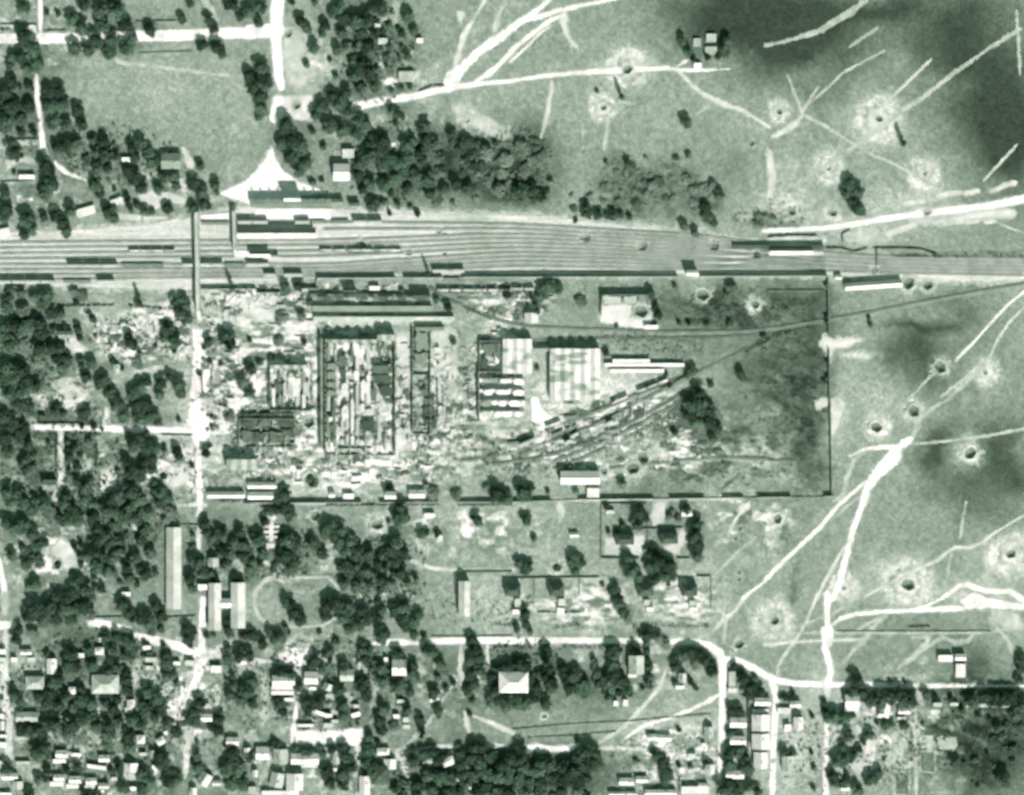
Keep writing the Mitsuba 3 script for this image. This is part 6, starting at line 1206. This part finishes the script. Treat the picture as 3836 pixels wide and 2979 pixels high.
('in the middle of the dense southern wood','31','1750,1480,8 1450,1470,7 1550,1480,8m 1650,1510,7m 1850,1470,8m 1950,1460,9 2050,1490,8m 2100,1380,9 2160,1340,9 2130,1490,8m 2000,1300,6'),
('in the southern part of the dense southern wood','31','1950,1570,8 1780,1550,7m 1640,1620,8 1720,1650,8 1880,1640,8 2030,1630,8m 2150,1630,8 1500,1610,6m 1380,1560,6 1370,1650,6 1240,1650,6 1580,1690,7m 1280,1570,4 1180,1590,5m'),
('at the straight road near the plots','32','100,130,6 110,220,5 150,300,4m 900,60,6m 930,110,6m 980,170,5p 860,10,5m 1160,310,6 1130,370,4 1300,390,6p 1240,330,5p 1100,330,4 30,250,4m 40,290,4m'),
('in the tall column row of the park','32','290,430,5 295,520,6 310,600,5 270,670,5 320,750,7 330,700,5 290,480,5 260,640,4'),
('round the white hipped house','32','100,590,8 150,680,5 40,560,6 180,860,5 30,890,7 100,910,7m 280,900,6m 130,550,4 160,760,4 240,860,4m'),
('in the black block of the park','32','430,600,5 450,690,6 520,680,9 560,750,9 490,770,8 600,790,7 540,640,6 430,650,5 610,720,6'),
('in the park east of the black block','32','700,570,4 710,640,5 720,720,5 840,440,7 880,440,6 840,560,6 850,640,7 800,710,7 840,750,6 900,590,4 930,700,6 810,830,5 900,800,5 980,790,6m 690,540,4 850,500,6'),
('in the tree row by the pale gabled house','32','1010,440,4 1070,445,4 1140,400,4 1145,470,4 1150,540,4 1170,590,4 1160,660,4.5 1150,720,4.5 1170,770,4 1110,780,3 1140,610,4 1030,410,4'),  # shrubs close north of the house stand in for its cast shadow
('inside the road bend','32','1390,570,6 1370,620,4 1450,480,6 1510,465,7 1570,480,7 1630,520,6 1560,560,6p 1680,610,7 1520,740,4 1380,740,4 1500,700,3 1560,790,3m 1690,560,5 1410,510,5'),
('at the road fork','32','1960,690,7 2030,770,7 2000,810,6 2100,790,5 2070,710,4m 1890,590,4 1940,640,4'),
('in the dense southern wood','32','560,1205,4 640,1250,8 690,1290,7 700,1370,8 740,1430,6p 560,1350,7 600,1410,9 520,1450,10 440,1410,9 300,1390,9 240,1370,8 200,1450,8 60,1250,7 60,1340,9 100,1410,8 580,1290,5'),
('in the lower dense southern wood','32','330,1500,9 450,1510,9 560,1530,9 620,1530,8m 240,1550,8 60,1500,9m 150,1530,8m 100,1620,7m 240,1640,7m 420,1620,6m 560,1640,6p 350,1680,6p 640,1680,5p'),
('in the clump among the new cottages','32','1220,1350,6 1270,1400,7 1300,1470,7 1290,1540,6m 1330,1520,5m 1200,1310,4 1050,1400,3m 1420,1440,3 1520,1450,3 1640,1415,4 1420,1140,3'),
('between the street houses','32','1830,1330,6 1850,1420,8m 1980,1350,5 2000,1450,7m 1840,1570,8 1800,1640,9 1900,1640,9 2000,1600,6m 2080,1640,5 1900,1325,5 1860,960,5 1930,970,6 1850,1150,5 1910,1150,4 1850,1290,5 1940,1290,5'),
('at the crossing on the east road','33','740,700,8 720,800,8 800,820,7 870,860,7 690,810,5m 780,730,5'),
('in the tree belt south of the east road','33','970,850,9 1050,840,9 1110,800,7 1210,810,6 1140,880,6m 960,910,6 1220,880,6m 1340,820,5 1420,860,4 1560,880,4 1040,730,3 1170,740,3m 1010,800,5 870,920,4'),
('in the southern plots of the street','33','480,900,4 480,970,4 560,1000,7m 640,1010,7m 510,1010,6m 600,1040,5 380,1020,3 150,865,4 220,840,4 110,855,3 130,1320,5 220,1330,4 370,1330,3 390,1460,3.5 390,1630,3'),
('in the slanting belt of the southern plots','33','680,1170,6m 860,1160,5 810,1240,4 640,1360,8m 580,1390,7 690,1350,6 740,1340,4 640,1270,5m 780,1300,4 840,1190,4'),
('at the bottom of the southern plots','33','560,1520,7 640,1570,6m 760,1640,6 880,1540,6m 940,1490,5m 850,1560,5m 990,1390,2m 560,1570,5 660,1530,5m 930,1540,4m'),
('south of the white porch houses','33','1000,1080,5m 1150,1080,5 930,1080,3m 1060,1090,4 1320,1090,2 720,1020,4m'),
('in the dark southeast wood','33','1740,880,8 1850,850,8 1950,860,9 2080,840,10 2150,900,9 2150,590,6 2150,520,6 1690,870,5 2010,850,8 1650,970,4 1900,860,8 2100,1000,7 2140,1080,7m 2000,1540,9m 1950,1100,5m 1980,1170,5m 1800,1030,4m 2130,700,5m 1870,1340,3'),
]
POPLARS = [('10','1985,760,2.6','standing at the wall east of the footbridge'),('03','1150,1225,2.8','slim and alone east of the white crater'),('02','930,830,2.4','slim beside the northern road crater'),('11','1470,640,1.8','slim outside the north wall'),
 ('10','1200,890,2.4','by the grass west of the footbridge'),('31','1310,650,2.6','beside the two-tone gabled house'),('32','290,560,2.8','in the column row of the park'),('10','1970,1290,2','south of the dark tree by the roadway'),('31','1410,1190,2','at the meadow trail'),('12','210,960,2.6','by the hut inside the north wall')]
HEDGES = [  # sheet, points, width m, height m, tone, label
 ('32',[(1010,262),(1240,248),(1440,250),(1680,262)],3.2,2.6,'dark','long dark hedge north of the straight village road'),
 ('32',[(350,275),(570,240)],3.0,2.2,'dark','short dark hedge below the second plot'),
 ('32',[(430,432),(760,440)],3.6,2.6,'dark','dark hedge south of the straight road by the black tree block'),
 ('32',[(0,440),(170,442)],3.0,2.2,'dark','dark hedge at the park entrance'),
 ('31',[(2010,430),(2184,432)],3.0,2.2,'dark','dark hedge east of the narrow lane'),
 ('31',[(2000,245),(2184,250)],3.0,2.2,'mid','hedge strip north of the straight road'),
 ('22',[(900,905),(1130,910)],3.0,2.4,'dark','hedge along the north of the western villa garden'),
 ('20',[(270,300),(500,305)],3.4,2.6,'dark','dark hedge south of the western lane'),
 ('20',[(550,305),(860,312)],3.4,2.4,'dark','dark hedge east of the southern side lane'),
 ('20',[(480,320),(480,640)],1.6,1.6,'mid','thin hedge west of the side lane'),
 ('20',[(825,400),(825,600)],1.6,1.6,'mid','thin hedge between two western plots'),
 ('20',[(560,655),(690,648)],1.6,1.6,'dark','short hedge across the end of the plot'),
 ('20',[(1760,700),(1880,670),(2080,660)],5,3.2,'dark','dark thicket hedge north of the southwest shed'),
 ('20',[(1740,755),(2070,770)],5,3.0,'dark','dark thicket band above the white long shed'),
 ('20',[(1820,875),(2060,880)],2.6,1.8,'dark','dark hedge between long shed and south wall'),
 ('13',[(900,420),(1110,418),(1300,425),(1440,470)],1.2,1.4,'dark','thin winding hedge north of the eastern yard'),
 ('13',[(1055,488),(1300,490),(1600,488),(1800,480),(2000,486),(2184,488)],3.2,2.6,'dark','ragged dark hedge along the north of the eastern tracks'),
 ('13',[(500,420),(620,420),(740,450),(850,420)],1.2,1.4,'dark','thin winding bank hedge east of the platform'),
 ('13',[(640,370),(630,300),(700,260)],1.4,1.2,'mid','short curved hedge by the trodden ground'),
 ('13',[(0,325),(200,310),(420,312)],1.4,1.2,'dark','thin hedge north of the eastern platform'),
 ('13',[(925,430),(925,570)],1.2,1.2,'dark','short hedge crossing toward a crater'),
 ('32',[(2005,860),(2005,1250)],2.4,2.2,'dark','dark hedge between the two house columns'),
 ('21',[(590,915),(1120,915)],1.8,1.4,'mid','hedge line outside the south wall'),
 ('21',[(1290,915),(1550,912)],1.8,1.4,'mid','second hedge line outside the south wall'),
 ('21',[(1720,915),(2184,912)],2.2,1.6,'mid','third hedge line outside the south wall'),
 ('33',[(600,295),(1300,298),(1900,295)],1.3,.35,'faint','thin grass bank along the straight path'),
 ('33',[(1180,262),(1380,255)],2.2,1.2,'dark','short dark hedge north of the straight path'),
 ('32',[(0,1130),(500,1085),(1000,1060),(1690,1000)],1.3,.35,'faint','thin grass balk across the south meadow'),
 ('32',[(130,1205),(480,1185),(880,1150)],1.3,.35,'faint','second thin balk across the south meadow'),
 ('01',[(1390,780),(1480,735),(1600,725)],1.6,1.2,'dark','short dark bank beside the east road'),
 ('13',[(-60,1230),(60,1175),(240,1110),(400,1085)],2.4,1.2,'dark','dark ditch bushes along the curving siding'),
 ('12',[(1980,1310),(2060,1260),(2184,1215)],2.6,1.6,'dark','dark bushes at the west end of the ditch'),
 ('20',[(1830,60),(1940,65)],2.2,1.6,'dark','short dark hedge at the works entrance'),
 ('31',[(360,1040),(890,1045)],2.4,1.8,'dark','hedge north of the long white yard'),
 ('31',[(350,1120),(490,1118)],2.6,2.0,'dark','short hedge at the north edge of the yard'),
 ('31',[(1280,1290),(1540,1260)],2.6,2.2,'dark','hedge along the lane of the southern wood'),
 ('10',[(500,915),(970,905)],2.0,1.6,'dark','hedge at the south edge of the railway grass'),
 ('10',[(1090,910),(1480,945)],2.2,1.6,'dark','hedge leading to the footbridge foot'),
 ('00',[(0,250),(110,262)],2.2,2.0,'dark','hedge at the northwest road'),
 ('30',[(1760,90),(1770,240)],3,2.6,'dark','dark hedge along the school lane'),
 ('33',[(1690,960),(1900,955)],2.4,2.0,'dark','hedge behind the sheds of the southeast wood'),
]
by = {}; TR_ = random.Random(13)
for zone, t, s in TREES:
    for q in s.split():
        tone = 'dark'
        if q[-1] in 'mp': tone = {'m': 'mid', 'p': 'pale'}[q[-1]]; q = q[:-1]
        px, py, r = map(float, q.split(','))
        if tone == 'dark' and TR_.random() < .35: tone = 'mid'
        if 'dense southern wood' in zone: py += 32
        nm = 'tree' if r >= 7 else 'small_tree' if r >= 4.5 else 'shrub'
        X, Y = M(t, px, py)
        if t in ('30', '31', '20') and r >= 6: r = 6 + (r - 6) * .55
        if r >= 4.5: X, Y = X + .7, Y - 2.0
        by.setdefault((zone, nm, tone), []).append((X, Y, r))
QR = random.Random(77)
GRID = {}
def plant(nm, kind, x, y, r, tone, label, group, hz):
    key = numbered(nm); i = QR.randrange(VAR[kind])
    scene[key] = {'type': 'instance', 'shapegroup': {'type': 'ref', 'id': f'group_{kind}_{i}_{tone}'}, 'to_world': T().translate([x, y, float(Hs(x, y))]).rotate([0, 0, 1], QR.uniform(0, 360)).scale([r * QR.uniform(.9, 1.06), r * QR.uniform(.9, 1.06), hz])}
    tag(key, label, nm.replace('_', ' '), group)
rank = {}
for (zone, nm, tone), L in by.items(): rank.setdefault(nm, []).extend(q[2] for q in L)
CUT = {nm: sorted(v, reverse=True)[min(len(v), 292) - 1] for nm, v in rank.items()}
LEFT = {nm: 292 for nm in rank}; REST = []
for (zone, nm, tone), L in by.items():
    keep = []
    for q in sorted(L):
        if q[2] > CUT[nm] or (q[2] == CUT[nm] and sum(z > CUT[nm] for z in rank[nm]) + LEFT[nm] - 292 < LEFT[nm] and LEFT.setdefault(nm + '=', 292 - sum(z > CUT[nm] for z in rank[nm])) > 0):
            keep.append(q)
            if q[2] == CUT[nm]: LEFT[nm + '='] -= 1
        else: REST.append((nm, tone, q))
    n = len(keep); w = {'dark': 'dark', 'mid': 'grey-green', 'pale': 'pale thin'}[tone]
    for i, (x, y, r) in enumerate(keep):
        o = order(i, n); k_ = nm.replace('_', ' '); lb = f'{w} {k_}{", " + o if o else ""} {zone}'
        if len(lb.split()) > 15: lb = lb.replace(' from the west', '')
        plant(nm, 'bush' if nm == 'shrub' else 'tree', x, y, r * (.92 if r < 8 else .84), tone, lb, f'trees {zone}', (3.6 + .58 * r) / 2.0 * QR.uniform(.85, 1.2) * (.55 if tone == 'pale' else 1) if nm != 'shrub' else r * .95)
for j, (nm, tone, (x, y, r)) in enumerate(REST):
    i = QR.randrange(6)
    scene[f'woodland__{j + 1:03d}'] = {'type': 'instance', 'shapegroup': {'type': 'ref', 'id': f'group_tree_{i}_{tone}'}, 'to_world': T().translate([x, y, float(Hs(x, y))]).rotate([0, 0, 1], QR.uniform(0, 360)).scale([r * .9, r * .9, (3.6 + .58 * r) / 2.0])}
tag('woodland', 'the many smaller leafy trees filling the groves and gardens', kind='stuff')
for t, s, zone in POPLARS:
    px, py, r = map(float, s.split(',')); plant('poplar', 'poplar', *M(t, px, py), r, 'dark', f'tall slim poplar {zone}', 'poplars', 2.1)
for t, pts, w, h, tone, label in HEDGES:
    P = N(t, *pts); lobes = []
    for (x0, y0), (x1, y1) in zip(P[:-1], P[1:]):
        n = max(1, int(math.hypot(x1 - x0, y1 - y0) / (w * .5)))
        for i in range(n):
            u = (i + QR.random()) / n; x, y = x0 + (x1 - x0) * u + QR.uniform(-.2, .2) * w, y0 + (y1 - y0) * u + QR.uniform(-.2, .2) * w
            lobes.append((x, y, float(Hs(x, y)) + h * QR.uniform(.3, .6), w * QR.uniform(.35, .55)))
    single('hedge', leaf_cloud(lobes, 12 * len(lobes), .42, int(P[0][0] * 7) % 9999, h / w), {'dark': 'm_leaf_dark', 'mid': 'm_leaf', 'faint': 'm_scrub'}[tone], label, 'hedge')

# ------------------------------------------------------------------ scrub and thickets that read as one mass
ROADS = [(f, a.min(0) - w - 8, a.max(0) + w + 8) for nm, f, a, w, *more in LAID]
def free(x, y, s):
    """Whether nothing is in the way of a bush: no road, no bare ground, no house."""
    if any(abs(x - a) < w / 2 + s and abs(y - b) < d / 2 + s for a, b, w, d in TAKEN): return False
    p_, q_ = np.array([x]), np.array([y])
    return not any(lo[0] < x < hi[0] and lo[1] < y < hi[1] and f(p_, q_)[0] > -s for f, lo, hi in ROADS)
def mass(name, label, zones, kinds, tones, seed, rmin, rmax):
    r = random.Random(seed); j = 0
    for cx, cy, rx, ry, n in zones:
        for _ in range(n):
            a, q = r.uniform(0, 6.283), math.sqrt(r.random()); x, y = O(cx + math.cos(a) * q * rx, cy + math.sin(a) * q * ry); s = r.uniform(rmin, rmax)
            if not free(x, y, s): continue
            j += 1
            kd = r.choice(kinds)
            scene[f'{name}__{j:03d}'] = {'type': 'instance', 'shapegroup': {'type': 'ref', 'id': f'group_{kd}_{r.randrange(VAR[kd])}_{r.choice(tones)}'}, 'to_world': T().translate([x, y, float(Hs(x, y))]).rotate([0, 0, 1], r.uniform(0, 360)).scale([s, s * r.uniform(.8, 1.1), s * (.42 if name == 'scrubland' else .75)])}
    tag(name, label, kind='stuff')
mass('scrubland', 'soft grey scrub merging into one mass north of the railway', [(1090,335,70,55,34),(1020,370,60,50,18),(1110,410,50,26,12),(1340,395,60,44,10),(1420,390,50,44,9),(1250,430,60,20,6),(1500,425,30,30,10),(1640,470,44,12,8),(960,420,60,20,12)], ('bush',), ('pale', 'pale', 'mid'), 51, 2.4, 5.5)
mass('thicket', 'dark thicket filling the groves between the trees', [(120,700,110,80,16),(100,960,110,110,24),(250,1100,110,110,30),(210,1230,90,50,10),(150,1470,130,80,14),(250,1600,200,60,10),(560,1480,100,60,8),(740,1420,120,60,14),(700,1600,110,60,12),(1010,1640,200,46,50),(1120,1440,80,50,18),(800,120,70,80,26),(870,360,80,60,26),(200,340,90,60,20),(60,240,60,70,16),(560,1180,110,50,20),(800,1230,70,60,18),(460,1170,50,60,12),(330,1400,60,60,12),(1000,330,50,40,12),(2080,1500,90,20,10),(2090,1600,80,80,14)], ('bush', 'bush', 'tree'), ('dark', 'mid', 'mid'), 52, 2.2, 5.2)

# ------------------------------------------------------------------ uncounted small stuff: rubble, scrap, tufts
def scatter(name, zones, m, label, seed, smin, smax, tall):
    r = np.random.default_rng(seed); V, F, k = [], [], 0
    base = np.array([[x, y, z] for z in (0, 1) for x, y in ((-1, -1), (1, -1), (1, 1), (-1, 1))], float)
    bf = np.array([[4, 5, 6], [4, 6, 7], [0, 1, 5], [0, 5, 4], [1, 2, 6], [1, 6, 5], [2, 3, 7], [2, 7, 6], [3, 0, 4], [3, 4, 7]])
    for cx, cy, rx, ry, n in zones:
        X, Y = O(cx, cy)
        a, q = r.uniform(0, 6.283, n), np.sqrt(r.random(n)); x, y = X + np.cos(a) * q * rx * .4, Y + np.sin(a) * q * ry * .4
        nc = max(3, n // 9); pick = r.integers(0, nc, n); x, y = x[pick] + r.normal(0, 2.2, n), y[pick] + r.normal(0, 1.3, n)
        s = r.uniform(smin, smax, (n, 3)) ** 1.3 * [1, .6, tall]; th = r.uniform(0, math.pi, n); c, sn = np.cos(th), np.sin(th)
        b = base[None] * s[:, None] * (1 + .35 * (r.random((n, 8, 3)) - .5)); b[..., 2] = np.abs(b[..., 2])
        v = np.stack([b[..., 0] * c[:, None] - b[..., 1] * sn[:, None] + x[:, None], b[..., 0] * sn[:, None] + b[..., 1] * c[:, None] + y[:, None], b[..., 2] + (Hs(x, y) - .1)[:, None]], -1).reshape(-1, 3)
        V.append(v); F.append((bf[None] + 8 * np.arange(n)[:, None, None]).reshape(-1, 3) + k); k += 8 * n
    single(name, (np.vstack(V), np.vstack(F)), m, label, kind='stuff')
WZ = [(780,840,100,135,480),(620,830,40,60,100),(560,930,70,60,130),(920,850,50,120,170),(1070,770,60,60,60),(1290,890,130,60,160),(760,1000,240,34,170),(1150,960,140,50,130),(470,800,40,120,260),(300,720,90,50,200),(820,630,130,20,160),(540,640,100,30,180),(1080,640,100,40,160),(1400,940,110,60,160),(1000,830,20,90,120)]
scatter('rubble', WZ, 'm_rubble', 'pale scattered rubble of the bombed works', 31, .5, 1.7, .5)
scatter('scrap_debris', WZ, 'm_debris', 'dark scattered scrap and beams in the bombed works', 32, .5, 1.9, .5)
scatter('rubble', [(1700,1620,90,70,160),(1440,1620,110,60,160),(1120,1120,60,20,12),(150,830,50,30,60),(1500,1270,60,30,40),(1230,1310,60,24,50),(1660,430,40,30,40),(1790,500,60,16,50),(400,900,20,100,70)], 'm_light', 'pale scattered stones outside the works', 33, .4, 1.3, .5)
r = random.Random(91); FR = []
for cx, cy, rx, ry, n in ((780,850,105,135,70),(620,780,50,110,36),(560,920,75,60,40),(930,850,40,120,34),(1070,760,60,60,14),(760,1010,240,26,44),(1010,850,22,110,22),(480,800,36,130,30),(1280,900,120,50,20),(560,650,110,26,20),(1080,630,100,26,14),(300,720,90,50,24)):
    for _ in range(n):
        x, y = O(cx + r.uniform(-rx, rx), cy + r.uniform(-ry, ry)); L = r.uniform(2, 9)
        FR.append(place(box(-L / 2, L / 2, -.3, .3, -.3, r.uniform(.6, 2.2)), x, y, float(Hs(x, y)), r.choice((0, math.pi / 2)) + r.uniform(-.08, .08)))
single('wall_rubble', join(FR), 'm_rubble', 'broken stubs of walls among the bombed halls', kind='stuff')
def tufts(name, zones, m, label, seed, size):
    r = np.random.default_rng(seed); L = []
    for cx, cy, rx, ry, n in zones:
        X, Y = O(cx, cy)
        for _ in range(n):
            a, q = r.uniform(0, 6.283), math.sqrt(r.random()); x, y = X + math.cos(a) * q * rx * .4, Y + math.sin(a) * q * ry * .4
            L.append((x, y, float(Hs(x, y)) + .3, r.uniform(.5, 1.6)))
    single(name, leaf_cloud(L, 7 * len(L), size, seed, .5), m, label, kind='stuff')
tufts('weeds', [(1670,860,80,170,130),(1580,650,150,40,90),(1560,980,130,60,70),(1640,455,90,30,60),(1350,390,110,60,60),(1100,350,80,80,400),(560,900,120,120,260),(930,900,70,130,240),(1150,960,160,60,260),(1330,740,180,30,200)], 'm_scrub', 'low dark weeds and scrub over the abandoned ground', 41, .5)
tufts('undergrowth', [(130,980,130,140,500),(260,1100,90,100,400),(200,1500,200,160,900),(700,1460,170,100,500),(830,350,100,90,300),(800,130,90,90,260),(1000,1650,220,50,500),(70,750,80,90,300),(560,1180,140,60,260),(820,1220,90,80,260),(1120,1420,90,60,260),(2080,1560,110,120,120),(250,330,120,70,200)], 'm_leaf', 'dark undergrowth below the trees', 42, .55)
tufts('weeds', [(150,300,100,60,150),(450,760,60,130,200),(1900,1580,80,100,300),(1740,1600,90,90,250),(1430,1620,130,60,200),(380,1050,60,120,150),(450,1500,120,120,300),(1000,1290,150,40,150),(300,720,110,50,200)], 'm_scrub', 'low weeds between the gardens and lanes', 43, .45)
for k in ('sky', 'camera'): pass
